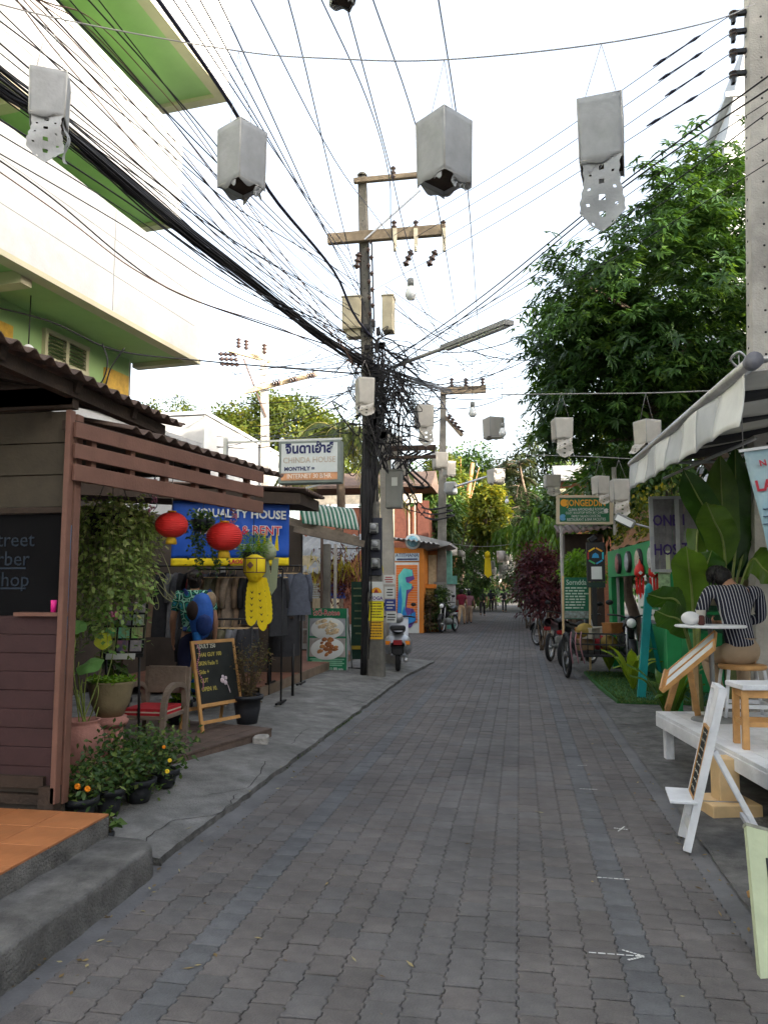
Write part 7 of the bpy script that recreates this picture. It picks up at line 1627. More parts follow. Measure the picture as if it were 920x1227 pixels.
# green menu board, leaning
MYb = 16.2; t = thing('green_menu_board', 'tall green menu board with white lines of lettering in front of the purple bush', 'board', (at(690, 765, MYb).x, MYb, 0))
pbox('board', mat('menu_green', (.012, .12, .06), .6, .15, 4), t, 674, 692, 707, 742, MYb, .04); pbox('photo_strip', mat('menu_photo', (.22, .17, .12), .5, .6, 16, 0, col2=(.30, .38, .35)), t, 676, 732, 705, 741, MYb - .01, .012); text('Sorndda', .15, at(690, 698, MYb - .01), (1, 0, 0), (0, 0, 1), mat('menu_pale', (.40, .52, .42), .6), t, depth=.001, bold=.002, squash=.8)
b = B(); random.seed(12)
for k in range(8):
    x = 677
    while x < 699: w = random.uniform(3, 8); c0_ = at(x, 704.5 + k * 3.4, MYb - .008); c1_ = at(x + w, 704.5 + k * 3.4, MYb - .008); b.box((c0_ + c1_) / 2, (c1_.x - c0_.x, .004, .028)); x += w + 1.2
b.obj('print', MATS['menu_pale'], t)
for px in (674, 706): b = B(); b.beam(at(px, 690, MYb), (at(px, 770, MYb).x, MYb, .02), .04, .04, up=(0, 1, 0)); b.obj('leg', m_light_wood, t)
# black light box with a hexagon emblem and a QR-less paper notice
KY = 15.6; t = thing('black_sign', 'tall black sign with a coloured hexagon emblem left of the green shop', 'sign', (at(713, 720, KY).x, KY, 0)); pbox('case', m_black, t, 702, 650, 725, 697, KY, .10); pbox('foot_panel', mat('black_green_panel', (.01, .03, .02), .5), t, 703, 697.5, 725, 704, KY + .01, .08)
c = at(713, 666, KY - .012); hc_ = [(.70, .45, .02), (.55, .05, .05), (.05, .35, .12), (.03, .25, .50), (.02, .40, .50), (.60, .25, .02)]
for k in range(6):
    a0, a1 = R(90 + 60 * k + 4), R(90 + 60 * (k + 1) - 4); b = B(); b.beam(c + Vector((math.cos(a0) * .155, 0, math.sin(a0) * .155)), c + Vector((math.cos(a1) * .155, 0, math.sin(a1) * .155)), .006, .03, up=(math.cos((a0 + a1) / 2), 0, math.sin((a0 + a1) / 2))); b.obj('emblem_side', mat('emblem_%s' % ['amber', 'red', 'green', 'blue', 'cyan', 'orange'][k], hc_[k], .5, .05), t)
b = B(); b.prism([(-.07, -.04), (.07, -.04), (.05, .03), (0, .06), (-.05, .03)], c, (1, 0, 0), (0, 0, 1), .006); b.obj('emblem_core', MATS['emblem_blue'], t)
pbox('notice', m_signw, t, 708, 679, 721, 694, KY - .012, .01); pbox('post', m_black, t, 709, 703, 716, 765, KY + .02, .08)
c = at(709, 646, KY + .2); b = B(); b.box(c, (.16, .3, .12), Matrix.Rotation(R(-35), 3, 'Y'), bev=.02); b.obj('spot_lamp', m_black, t)
# teal folding trestle
TY = 12.4; t = thing('teal_easel', 'tall teal folding easel standing on the green turf', 'easel', gp(766, 836, .05)); fb = gp(766, 836, .05); ft = at(777, 706, fb.y + .15)
b = B(); b.beam(fb + Vector((.02, 0, 0)), ft, .115, .045, up=(.2, -1, 0)); b.obj('leg', m_teal, t); b = B(); b.ell(ft, (.055, .03, .09), 12, 8); b.obj('top', m_teal, t)
for px, py in ((795, 826), (790, 810)): e = gp(px, py, .05); b = B(); b.beam(e, at(776, 738, fb.y + .25), .05, .03); b.obj('leg', m_teal, t)
b = B(); b.cyl(at(773, 775, fb.y + .05), at(786, 778, fb.y + .3), .006, 4); b.obj('stay', m_steel, t)
# lilac-grey mat behind the easel
b = B(); b.add([(1.75, 11.7, .058), (2.9, 11.5, .058), (3.0, 12.5, .058), (1.9, 12.7, .058)], [(0, 1, 2, 3)]); b.obj('mat', mat('teal_mat', (.03, .13, .09), .9, .2, 5), turf)

# ------------------------------------------------------------ motorcycle with a sidecar cart
cq = gp(712, 800, .05); t = thing('sidecar_cart', 'loaded black wire side cart with a spoked wheel, attached to a motorbike on the turf', 'cart', (cq.x, cq.y, .0)); cx0, cy0 = at(680, 770, 15.3).x, 15.3; cx1 = at(742, 770, 15.0).x
disc_wheel(t, Vector((at(678, 767, 14.9).x, 14.9, .42)), .42, .07, Vector((1, .12, 0)), mat('dull_steel', (.12, .12, .12), .5, metal=.5), spokes=16)
zr0, zr1 = .46, at(700, 757, 15.0).z; b = B(); F4 = [(cx0 + .08, 14.4), (cx1, 14.2), (cx1 + .05, 15.9), (cx0 + .12, 15.9)]
for z in (zr0, (zr0 + zr1) / 2, zr1):
    for k in range(4): b.beam((*F4[k], z), (*F4[(k + 1) % 4], z), .022, .028)
for k in range(4):
    p0, p1 = Vector((*F4[k], 0)), Vector((*F4[(k + 1) % 4], 0))
    for j in range(8): s = j / 8; c = p0.lerp(p1, s); b.cyl((c.x, c.y, zr0), (c.x, c.y, zr1), .009, 5)
b.obj('cage', m_black, t); b = B(); b.box((sum(p[0] for p in F4) / 4, 15.1, zr0 - .02), (cx1 - cx0 - .1, 1.5, .03)); b.obj('floor', m_black, t)
for k in range(3): b = B(); b.tube(spline([at(684 + k * 6, 757, 14.25), at(683 + k * 6, 772, 14.2), at(686 + k * 7, 795, 14.22)]), .012, 5); b.obj('strap', mat('pink_strap', (.32, .16, .18), .8), t)
random.seed(14); mp = [('crate_amber', (.26, .11, .03)), ('box_cream', (.36, .32, .26)), ('bag_red', (.38, .03, .04)), ('bag_yellow', (.26, .18, .04)), ('box_grey', (.18, .18, .19)), ('bag_maroon', (.12, .02, .03)), ('box_brown', (.24, .15, .08))]
for i in range(12):
    n_, c_ = mp[i % 7]; x = random.uniform(cx0 + .2, cx1 - .12); y = random.uniform(14.4, 15.6); z = zr0 + .12 + random.random() * (zr1 - zr0 - .05)
    lb = ['lower', 'upper'][i // 7]; g = thing(['crate', 'box', 'cloth_bag', 'cloth_bag', 'box', 'cloth_bag', 'box'][i % 7], f"{ {'crate_amber': 'amber crate', 'box_cream': 'cream box', 'bag_red': 'red bag', 'bag_yellow': 'yellow bag', 'box_grey': 'grey box', 'bag_maroon': 'dark maroon bag', 'box_brown': 'brown carton'}[n_]} loaded in the {lb} layer of the wire side cart", ['crate', 'box', 'bag', 'bag', 'box', 'bag', 'box'][i % 7], (x, y, z - .1), random.uniform(0, 1.5), 'goods in the side cart')
    b = B(); M_ = MWD[g.name]
    if 'bag' in n_: b.ell(M_ @ Vector((0, 0, .1)), (.16, .13, .14), 10, 7); b.obj('bag', mat(n_, c_, .7, .2, 8, .4), g)
    else:
        r3 = M_.to_3x3(); b.box(M_ @ Vector((0, 0, .1)), (.30, .24, .18), r3, bev=.01); b.obj('body', mat(n_, c_, .7, .2, 8, .2), g); b = B(); b.box(M_ @ Vector((0, 0, .195)), (.31, .25, .03), r3, bev=.004); b.obj('lid', mat(n_, c_), g)
motorbike('black motorbike hitched to the side cart, its headlamp facing the camera', (at(757, 790, 14.6).x, 14.9, .05), R(176), m_black, 1.12, None)
motorbike('maroon motorbike behind the side cart with its tail towards the camera', (at(664, 780, 18.6).x + .1, 18.9, .0), R(-18), mat('maroon_paint', (.06, .010, .016), .3, .1, 5, 0, coat=.4), 1.1, None)
motorbike('black motorbike standing between the side cart and the green menu board', (at(694, 780, 17.0).x, 17.2, .0), R(-28), m_black, 1.1, None)
motorbike('dark scooter parked under the purple bush, farther up the street', (at(657, 770, 22.5).x, 22.8, .0), R(28), m_black, 1.05, None)
# banana plants beside the cafe
def banana(label, base, leaves, r=.07, seed=1, name='banana_plant'):
    t = thing(name, label, 'plant', base); random.seed(seed); base = Vector(base); top = None
    zc = min(l[0].z for l in leaves); b = B(); tp = base + Vector((0, 0, max(.35, (zc - base.z) * .55))); b.tube(spline([base, base.lerp(tp, .5), tp], 4), [r * (1 - .04 * i) for i in range(9)], 10); b.obj('stem', mat('banana_stem', (.12, .15, .05), .6, .3, 5, .2), t)
    for (mid_, tip, w) in leaves:
        # a leaf runs from the stem through mid to tip, w wide, folded along its midrib and waved at its margins
        q = spline([tp - Vector((0, 0, .05)), tp.lerp(mid_, .45) + Vector((0, 0, .03)), mid_, mid_.lerp(tip, .55) , tip], 8); b0 = int(len(q) * .34); rib = q[b0:]; n = len(rib) - 1
        b = B(); b.tube(q[:b0 + 1] + rib[1:], [.022 * (1 - .85 * i / (len(q) - 1)) for i in range(len(q))], 5); pet = b.obj('midrib', mat('banana_rib', (.22, .27, .08), .5), t)
        b = B(); ph = random.uniform(0, 6)
        tt = (rib[-1] - rib[0]).normalized(); view = Vector((-.25, -1, .25)); sd_ = tt.cross(view).normalized(); nn = sd_.cross(tt)
        def fn(u, v):
            k = min(n - 1, int(u * n)); p = rib[k].lerp(rib[k + 1], u * n - k); ww = w * min(1, (u * 5) ** .6) * (1 - max(0, (u - .55) / .45) ** 2.2) + .001; s = v * 2 - 1
            return p + sd_ * s * ww + nn * (-.28 * abs(s) * ww + .018 * math.sin(u * 16 + ph + s * 2) * abs(s) + .006 * math.sin(u * 60) * abs(s))
        b.sheet(fn, 26, 10); b.obj('leaf', random.choice([m_banL, m_banL2]), t)
    return t
def banmat(name, col, rib):
    m = mat(name, col, .38, .3, 3, .25, 30, spec=.4); nt = m.node_tree; n, l = nt.nodes, nt.links; bs = n["Principled BSDF"]; lk = bs.inputs['Base Color'].links[0].from_socket
    tr = n.new("ShaderNodeBsdfTranslucent"); mu = n.new("ShaderNodeVectorMath"); mu.operation = 'MULTIPLY'; mu.inputs[1].default_value = (2.0, 1.9, .6); l.new(lk, mu.inputs[0]); l.new(mu.outputs[0], tr.inputs[0]); mx = n.new("ShaderNodeMixShader"); mx.inputs[0].default_value = .35; l.new(bs.outputs[0], mx.inputs[1]); l.new(tr.outputs[0], mx.inputs[2]); l.new(mx.outputs[0], n["Material Output"].inputs[0]); return m
m_banL = banmat('banana_blade', (.030, .080, .014), 0); m_banL2 = banmat('banana_blade_bright', (.075, .145, .022), 0)
bb_ = at(874, 760, 8.9)
V = lambda px, py, Y: at(px, py, Y)
banana('large banana plant with upright dark leaves behind the seated man', (bb_.x, 8.9, .44), [(V(857, 635, 8.7), V(818, 562, 8.3), .16), (V(866, 640, 8.9), V(862, 545, 8.9), .17), (V(882, 640, 9.0), V(880, 535, 9.0), .15), (V(866, 650, 8.5), V(846, 602, 8.1), .17), (V(890, 660, 9.0), V(905, 605, 9.2), .06), (V(900, 670, 8.6), V(925, 690, 8.2), .16)], seed=3)
bb2 = at(838, 770, 8.4)
banana('low banana plant with broad bright leaves left of the seated man', (bb2.x, 8.6, .05), [(V(828, 705, 8.3), V(822, 655, 7.9), .17), (V(842, 690, 8.5), V(852, 660, 8.4), .17), (V(812, 722, 8.2), V(776, 712, 8.0), .13), (V(815, 745, 8.0), V(786, 732, 7.7), .14), (V(835, 640, 8.9), V(848, 640, 8.9), .12)], seed=5)
def leafy(label, px, py, Y, zf, leaves, seed, mt):
    c = at(px, py, Y); base = Vector((c.x, Y, zf)); t = thing('foliage_plant', label, 'plant', base, 0, 'leafy plants along the turf'); random.seed(seed); n = leaves
    for k in range(n):
        an = 2 * math.pi * k / n + random.uniform(-.3, .3); ln = random.uniform(.5, .85); e = base + Vector((math.cos(an) * ln * .6, math.sin(an) * ln * .5, ln * random.uniform(.5, 1.0))); md = base.lerp(e, .5) + Vector((0, 0, .18)); rib = spline([base, md, e], 8); N_ = len(rib) - 1; sd_ = (e - base).cross(Vector((0, 0, 1))).normalized(); w = random.uniform(.05, .085); b = B()
        def fn(u, v):
            kk = min(N_ - 1, int(u * N_)); p = rib[kk].lerp(rib[kk + 1], u * N_ - kk); s = v * 2 - 1; return p + sd_ * s * w * math.sin(math.pi * min(1, max(.03, u ** .8))) - Vector((0, 0, abs(s) * w * .3))
        b.sheet(fn, 12, 4); b.obj('leaf', mt, t)
m_lemL = banmat('lime_leaf', (.22, .30, .03), 0)
leafy('yellow green broad leaved plant behind the side cart', 728, 745, 16.0, .05, 14, 1, m_lemL)
leafy('bright green arching plant beside the teal easel', 757, 790, 12.9, .05, 13, 2, m_lemL)
leafy('green strap leaved plant between the teal easel and the platform', 800, 800, 10.0, .02, 15, 3, m_banL2)
# ============================================================ trees and shrubs
def mango():
    c = at(775, 372, 16.5); rx, rz_ = 2.75, 3.55
    t = thing('mango_tree', 'big dense dark green tree overhanging the street on the right', 'tree', (5.2, 17.5, 0))
    def keep(cc):
        return (cc[:, 2] > 4.3) & (cc[:, 2] < 7.7 + .70 * cc[:, 0]) & (cc[:, 0] > .45 - (cc[:, 2] < 6.5) * .1)
    P1, D1, N1, T1, c1 = clumps(np.array(c), np.array((2.55, 3.2, 3.75)), 580, 78, .46, .45, .45, keep, 41)
    P2, D2, N2, T2, c2 = clumps(np.array(c) + [1.9, .6, .5], np.array((2.6, 3.0, 3.4)), 230, 70, .52, .5, .45, keep, 42)
    P3, D3, N3, T3, c3 = clumps(np.array(c) + [-.75, .2, -1.6], np.array((1.9, 2.0, 2.3)), 250, 74, .42, .5, .5, keep, 43)
    P, D, N, T = [np.concatenate(q) for q in ((P1, P2, P3), (D1, D2, D3), (N1, N2, N3), (T1, T2, T3))]
    n = len(P) // 8 * 8; P = np.repeat(P[:n:8], 8, 0) + np.random.normal(size=(n, 3)) * .018; A = np.repeat(N[:n:8], 8, 0); A /= np.linalg.norm(A, axis=1, keepdims=True); T = np.clip(np.repeat(T[:n:8], 8) * .8 + np.random.rand(n) * .25, 0, .99)
    U = np.cross(A, [.3, .9, .1]); U /= np.linalg.norm(U, axis=1, keepdims=True); V_ = np.cross(A, U); an = np.tile(np.arange(8) * .785, n // 8) + np.random.normal(size=n) * .3
    D = U * np.cos(an)[:, None] + V_ * np.sin(an)[:, None] + A * .35 + np.array([0, 0, -.38]); N = A + np.random.normal(size=(n, 3)) * .15
    me = leaf_mesh('crown', P, D, N, np.random.uniform(.15, .25, n), np.random.uniform(.048, .072, n), .35, .2, T); me.transform(mw(t).inverted()); link('crown', me, l_mango, t)
    random.seed(4); trunk(t, (5.2, 17.6, -.1), (c.x + .9, 17.0, c.z - .8), .26, .15, m_bark, [q for q in c1[::40] if q[2] < 8.6] + [c3[5], c3[40]])
mango()
def pt(px, py, Y): return np.array(at(px, py, Y))
def simple(name, label, px, py, Y, rad, m, nclump, per, cr, L, W, seed, group=None, r0=.2, bk=None, **kw):
    c = at(px, py, Y); tx = c.x if c.x < -4.9 or c.x > 1.9 else (-5.2 if c.x < -1.5 else 2.3); return tree(name, label, 'tree', (tx, c.y, 0), c, rad, m, bk or m_bark, nclump, int(per * 1.7), cr, L * 1.2, W * 1.3, r0, seed, group, **kw)
G1 = 'trees behind the street'
simple('tree', 'broad sunlit olive tree behind the sunlit pole on the left', 338, 530, 46, (3.6, 3, 3.1), l_olive, 230, 30, .7, .26, .13, 51, G1)
simple('tree', 'second sunlit olive tree left of the sunlit pole', 268, 540, 44, (2.6, 2.5, 2.5), l_olive, 150, 30, .6, .25, .13, 52, G1)
simple('tree', 'olive tree low behind the guesthouse sign', 385, 550, 50, (3.2, 2.5, 3.0), l_olive, 150, 28, .7, .26, .13, 53, G1)
simple('tree', 'rounded green tree against the sky left of the feathery tree', 562, 590, 66, (4.0, 4, 3.6), l_mid, 170, 28, .9, .30, .16, 54, G1)
simple('tree', 'golden leaved tree right behind the further utility pole', 586, 625, 42, (1.05, 1.1, 2.1), l_yel, 110, 26, .42, .2, .12, 55, G1)
simple('tree', 'tall golden leaved tree between the two utility poles', 533, 600, 44, (1.3, 1.2, 2.7), l_yel, 140, 26, .45, .2, .12, 56, G1)
simple('tree', 'dark green tree in front of the golden tree between the poles', 508, 620, 39, (1.9, 1.6, 2.3), l_bush, 150, 28, .5, .22, .11, 57, G1)
simple('tree', 'mixed green tree above the white gate', 548, 640, 48, (2.2, 2, 2.3), l_mid, 120, 28, .6, .24, .12, 58, G1)
simple('tree', 'dense dark tree closing the street behind the paper lanterns', 588, 640, 74, (4.5, 4, 5.0), l_mid, 200, 28, .9, .32, .16, 59, G1)
simple('tree', 'dark tree on the right at the end of the street', 640, 660, 60, (3.0, 3, 4.0), l_bush, 150, 28, .8, .30, .15, 60, G1)
simple('tree', 'tall tree far behind the drooping tree', 650, 600, 64, (4.0, 4, 5.5), l_dark, 180, 28, 1.0, .34, .15, 61, G1)
simple('tree', 'dark tree behind the restaurant sign', 705, 640, 38, (2.6, 2.4, 3.4), l_bush, 170, 28, .7, .26, .13, 62, G1)
simple('tree', 'yellow green tree between the restaurant sign and the canopy', 752, 590, 26, (1.5, 1.6, 2.0), l_yel, 120, 26, .45, .2, .12, 63, G1)
simple('tree', 'dark tree behind the green shop', 800, 560, 24, (2.4, 2.2, 2.8), l_mango, 170, 28, .6, .24, .09, 64, G1)
simple('tree', 'far left tree at the end of the street', 548, 690, 70, (3.2, 3, 3.4), l_mid, 130, 26, .8, .3, .15, 65, G1)
simple('tree', 'small dark tree beside the brown house', 470, 650, 46, (2.6, 2.5, 2.6), l_bush, 130, 26, .7, .26, .12, 66, G1)
simple('tree', 'far dark tree right of the street end', 690, 690, 58, (3.0, 3, 3.0), l_bush, 130, 26, .8, .3, .15, 67, G1)
# drooping leaved trees on the right, like a mast tree
for i, (px, py, Y, rx, rz_, lb) in enumerate(((645, 650, 32, .7, 1.3, 'bright green drooping tree in front of the feathery dark tree'), (618, 655, 40, 1.0, 1.3, 'bright green drooping tree left of the purple bush'), (668, 660, 29, .6, 1.2, 'bright green drooping tree beside the restaurant sign pole'))):
    c = at(px, py, Y); t = thing('drooping_tree', lb, 'tree', (c.x, c.y, 0), 0, 'drooping trees on the right'); np.random.seed(70 + i); P, D, T, N_ = [], [], [], []
    for k in range(70):
        an = np.random.uniform(0, 6.28); r_ = np.random.rand() ** .5; st = np.array(c) + [math.cos(an) * rx * r_, math.sin(an) * rx * r_, rz_ * (1 - r_ * .9) * np.random.uniform(.5, 1) + np.random.uniform(-.3, 1) * rz_ * .5]
        ln = np.random.uniform(.5, 1.1); tn = np.random.rand()
        for j in range(24): s = j / 23; P.append(st + np.array([math.cos(an) * .35 * math.sin(s * 2), math.sin(an) * .35 * math.sin(s * 2), .12 * math.sin(s * 3) - ln * s ** 1.4])); D.append([math.cos(an) * .25 + np.random.normal() * .35, math.sin(an) * .25 + np.random.normal() * .35, -1]); T.append(min(.99, max(0, tn * .7 + .3 * np.random.rand())))
    n = len(P); me = leaf_mesh('crown', P, D, unit(n) + [0, -.3, .4], .26 * np.random.uniform(.7, 1.3, n), .10, .2, rnd=T); me.transform(mw(t).inverted()); link('crown', me, l_droop, t); trunk(t, (max(c.x, 1.5), c.y, -.1), c + Vector((0, 0, rz_ * .8)), .13, .05, m_bark, ())
# feathery dark tree with a fern like top
c = at(622, 585, 45); t = thing('feathery_tree', 'dark feathery tree with a fern like top in the middle of the view', 'tree', (c.x, c.y, 0)); P, D, T = [], [], []; np.random.seed(80); br = B()
for k in range(64):
    an = np.random.uniform(0, 6.28); z = np.random.uniform(-3.2, 1.6); ln = np.random.uniform(1.2, 2.0) * (1 - .22 * max(0, z)); st = c + Vector((0, 0, z)); up0 = .55 if z > .8 else .1
    ps = [st + Vector((math.cos(an), math.sin(an), 0)) * ln * s + Vector((0, 0, up0 * s * ln - .55 * s * s * ln)) for s in np.linspace(0, 1, 16)]; br.tube(ps, .02, 3)
    for j, p in enumerate(ps[2:]):
        for sd_ in (-1, 1):
            for q in range(2): d = Vector((-math.sin(an) * sd_, math.cos(an) * sd_, -.25)) + Vector((math.cos(an), math.sin(an), 0)) * .5; P.append(p + Vector((random.gauss(0, .04), random.gauss(0, .04), 0))); D.append(d); T.append(min(.99, .25 + .5 * random.random() + (.25 if z > .6 else 0)))
n = len(P); me = leaf_mesh('crown', P, D, np.tile([0, 0, 1.0], (n, 1)), .42 * np.random.uniform(.6, 1.2, n), .07, .25, rnd=T); me.transform(mw(t).inverted()); link('crown', me, l_dark, t); br.obj('branch', m_bark, t); trunk(t, (1.9, c.y, -.1), c + Vector((0, 0, 1.6)), .2, .06, m_bark, (), .05)
# orange barked trunk rising out of the green
a, e = at(563, 690, 50), at(566, 555, 50); t = thing('bare_trunk', 'bare orange barked tree trunk rising through the trees in the middle', 'tree', (a.x, 50, 0)); trunk(t, (-4.9, 50, -.1), e, .36, .12, m_barko, [at(556, 570, 50), at(574, 560, 49.5), at(552, 548, 50)], .12)
# coconut palm behind the guesthouse sign
c = at(408, 525, 23); t = thing('palm_tree', 'coconut palm with yellowing fronds behind the guesthouse sign', 'tree', (c.x, 23, 0)); trunk(t, (c.x, 23, -.1), c, .16, .12, m_bark, (), .05); P, D, T = [], [], []; np.random.seed(90); rb = B(); random.seed(90)
for k in range(26):
    an = k * 2.4; el = random.uniform(-.5, 1.1); ln = random.uniform(1.7, 2.5); d0 = Vector((math.cos(an) * math.cos(el), math.sin(an) * math.cos(el), math.sin(el)))
    ps = [c + d0 * ln * s - Vector((0, 0, .85 * ln * s * s)) for s in np.linspace(0, 1, 22)]; rb.tube(ps, [.03 - .025 * i / 21 for i in range(22)], 4); old = el < 0
    sdv = d0.cross(Vector((0, 0, 1))).normalized()
    for p, p2_ in zip(ps[2:-1], ps[3:]):
        for sg in (-1, 1):
            for q in (0, .5): P.append(p.lerp(p2_, q)); D.append(sdv * sg + (p2_ - p).normalized() * .9 + Vector((0, 0, -.45))); T.append(min(.99, random.uniform(.55, 1) if old else random.uniform(0, .6)))
n = len(P); me = leaf_mesh('fronds', P, D, np.tile([0, 0, 1.0], (n, 1)), .5 * np.random.uniform(.7, 1.1, n), .038, .3, rnd=T); me.transform(mw(t).inverted()); link('fronds', me, l_palm, t); rb.obj('frond_rib', mat('frond_rib', (.25, .22, .06), .6), t)
# shrubs
def shrub(label, px, py, Y, rad, m, nclump, per, cr, L, W, seed, name='shrub', **kw):
    c = at(px, py, Y); t = thing(name, label, 'shrub', (c.x, c.y, 0), 0, 'shrubs along the street'); o, cc = crown('crown', t, m, c, rad, nclump, per, cr, L, W, seed=seed, **kw); b = B(); random.seed(seed)
    for k in range(6): e = Vector(cc[k * len(cc) // 6]); b.tube(spline([(c.x + random.uniform(-.1, .1), c.y, 0), (c.x * .5 + e.x * .5 + random.uniform(-.1, .1), e.y, e.z * .5), e], 4), .02, 5)
    b.obj('stem', m_bark, t); return t
shrub('large purple leaved shrub beside the green menu board', 648, 702, 21.5, (.62, .6, 1.05), l_purple, 190, 26, .26, .11, .06, 101)
shrub('green shrub behind the white gate on the left', 562, 695, 41, (1.3, 1.1, 1.5), l_bush, 140, 26, .35, .17, .08, 102)
shrub('dark potted shrub beside the notice board', 526, 728, 30.3, (.45, .4, .75), l_bush, 80, 24, .2, .12, .07, 103)
shrub('small yellow green shrub on the planter beside the black sign', 697, 683, 18.5, (.5, .4, .4), l_fern, 80, 24, .2, .10, .05, 104)
shrub('brown and green shrub against the ochre shop', 513, 735, 29.9, (.3, .25, .7), l_dry, 60, 24, .2, .12, .06, 105)
shrub('green shrub on the right below the drooping trees', 632, 700, 34, (.9, .8, 1.1), l_bush, 90, 24, .3, .15, .07, 106)
shrub('dark green hedge at the far end of the street on the left', 575, 712, 64, (1.6, 1.5, 1.3), l_bush, 90, 24, .4, .2, .1, 107)
# houses seen between the trees on the right, the gateway at the end, side walls
t = thing('brick_house', 'orange brick upper storey with a white window above the restaurant sign', 'house', (at(710, 600, 34).x + 1, 36, 0)); pbox('wall', mat('brick_orange', (.42, .16, .08), .85, .2, 14), t, 672, 572, 735, 760, 34, 4); pbox('wall_band', m_cream, t, 670, 585, 737, 590, 33.95, .2); pbox('window', m_signw, t, 700, 588, 722, 628, 33.9, .1); pbox('pane', mat('pane_blue', (.16, .22, .28), .2), t, 703, 592, 719, 624, 33.88, .04); b = B(); a = at(665, 574, 33); e = at(742, 574, 33); b.prism([(-.2, 0), (4.5, 0), (4.5, .1), (2.1, 1.0), (-.2, .1)], ((a.x + e.x) / 2, 33.6, a.z), (0, 1, 0), (0, 0, 1), e.x - a.x); b.obj('roof', m_asb, t)
t = thing('dark_shed', 'dark timber shed behind the black sign and purple bush', 'shed', (at(695, 700, 23).x, 24, 0)); pbox('wall', m_dkwood, t, 676, 640, 725, 760, 23, 2); b = B(); a = at(668, 640, 22.6); e = at(732, 632, 22.6); b.sheet(lambda u, v: (a.x + (e.x - a.x) * u, 22.4 + 2.8 * v, a.z + .15 * u + .45 * v + .03 * math.sin(u * 50)), 60, 3, .02); b.obj('roof', m_rust, t)
t = thing('end_gateway', 'brown timber gateway closing the far end of the street', 'gateway', (at(600, 720, 80).x, 80, 0))
for px in (584, 622): pbox('post', m_dkwood, t, px - 2, 690, px + 2, 728, 80, .4)
pbox('beam', m_dkwood, t, 580, 690, 626, 696, 79.9, .6); pbox('panel', mat('gate_brown', (.12, .08, .05), .8), t, 586, 697, 620, 706, 80.1, .2); b = B(); a = at(576, 690, 79); e = at(630, 690, 79); b.prism([(-1.2, 0), (2.5, 0), (.6, 1.2)], ((a.x + e.x) / 2, 79.5, a.z), (0, 1, 0), (0, 0, 1), e.x - a.x); b.obj('roof', m_rust, t)
for i, (x0, y0, x1, y1, h, m_, lb) in enumerate(((1.25, 36, 1.7, 58, 1.5, m_white, 'white garden wall along the far right of the street'), (-3.6, 47, -4.4, 79, 1.7, m_conc, 'grey garden wall along the far left of the street'), (2.2, 60, 5, 84, 2.0, m_conc, 'grey wall at the far right end of the street'))):
    t = thing('garden_wall', lb, 'wall', ((x0 + x1) / 2, (y0 + y1) / 2, 0)); b = B(); b.beam((x0, y0, h / 2), (x1, y1, h / 2), .18, h); b.obj('wall', m_, t); b = B(); b.beam((x0, y0, h + .04), (x1, y1, h + .04), .26, .08); b.obj('coping', m_whitep, t)
tag(link('far_woods', None, None) if False else crown('far_woods', None, l_bush, (0, 125, 2), (70, 12, 8), 700, 16, 2.2, .9, .5, seed=120)[0], kind='stuff')
tag(crown('far_woods', None, l_bush, (-28, 72, 2), (14, 10, 5), 260, 20, 1.4, .6, .3, seed=121)[0], kind='stuff')
tag(crown('far_woods', None, l_bush, (30, 74, 2), (16, 10, 6), 260, 20, 1.4, .6, .3, seed=122)[0], kind='stuff')
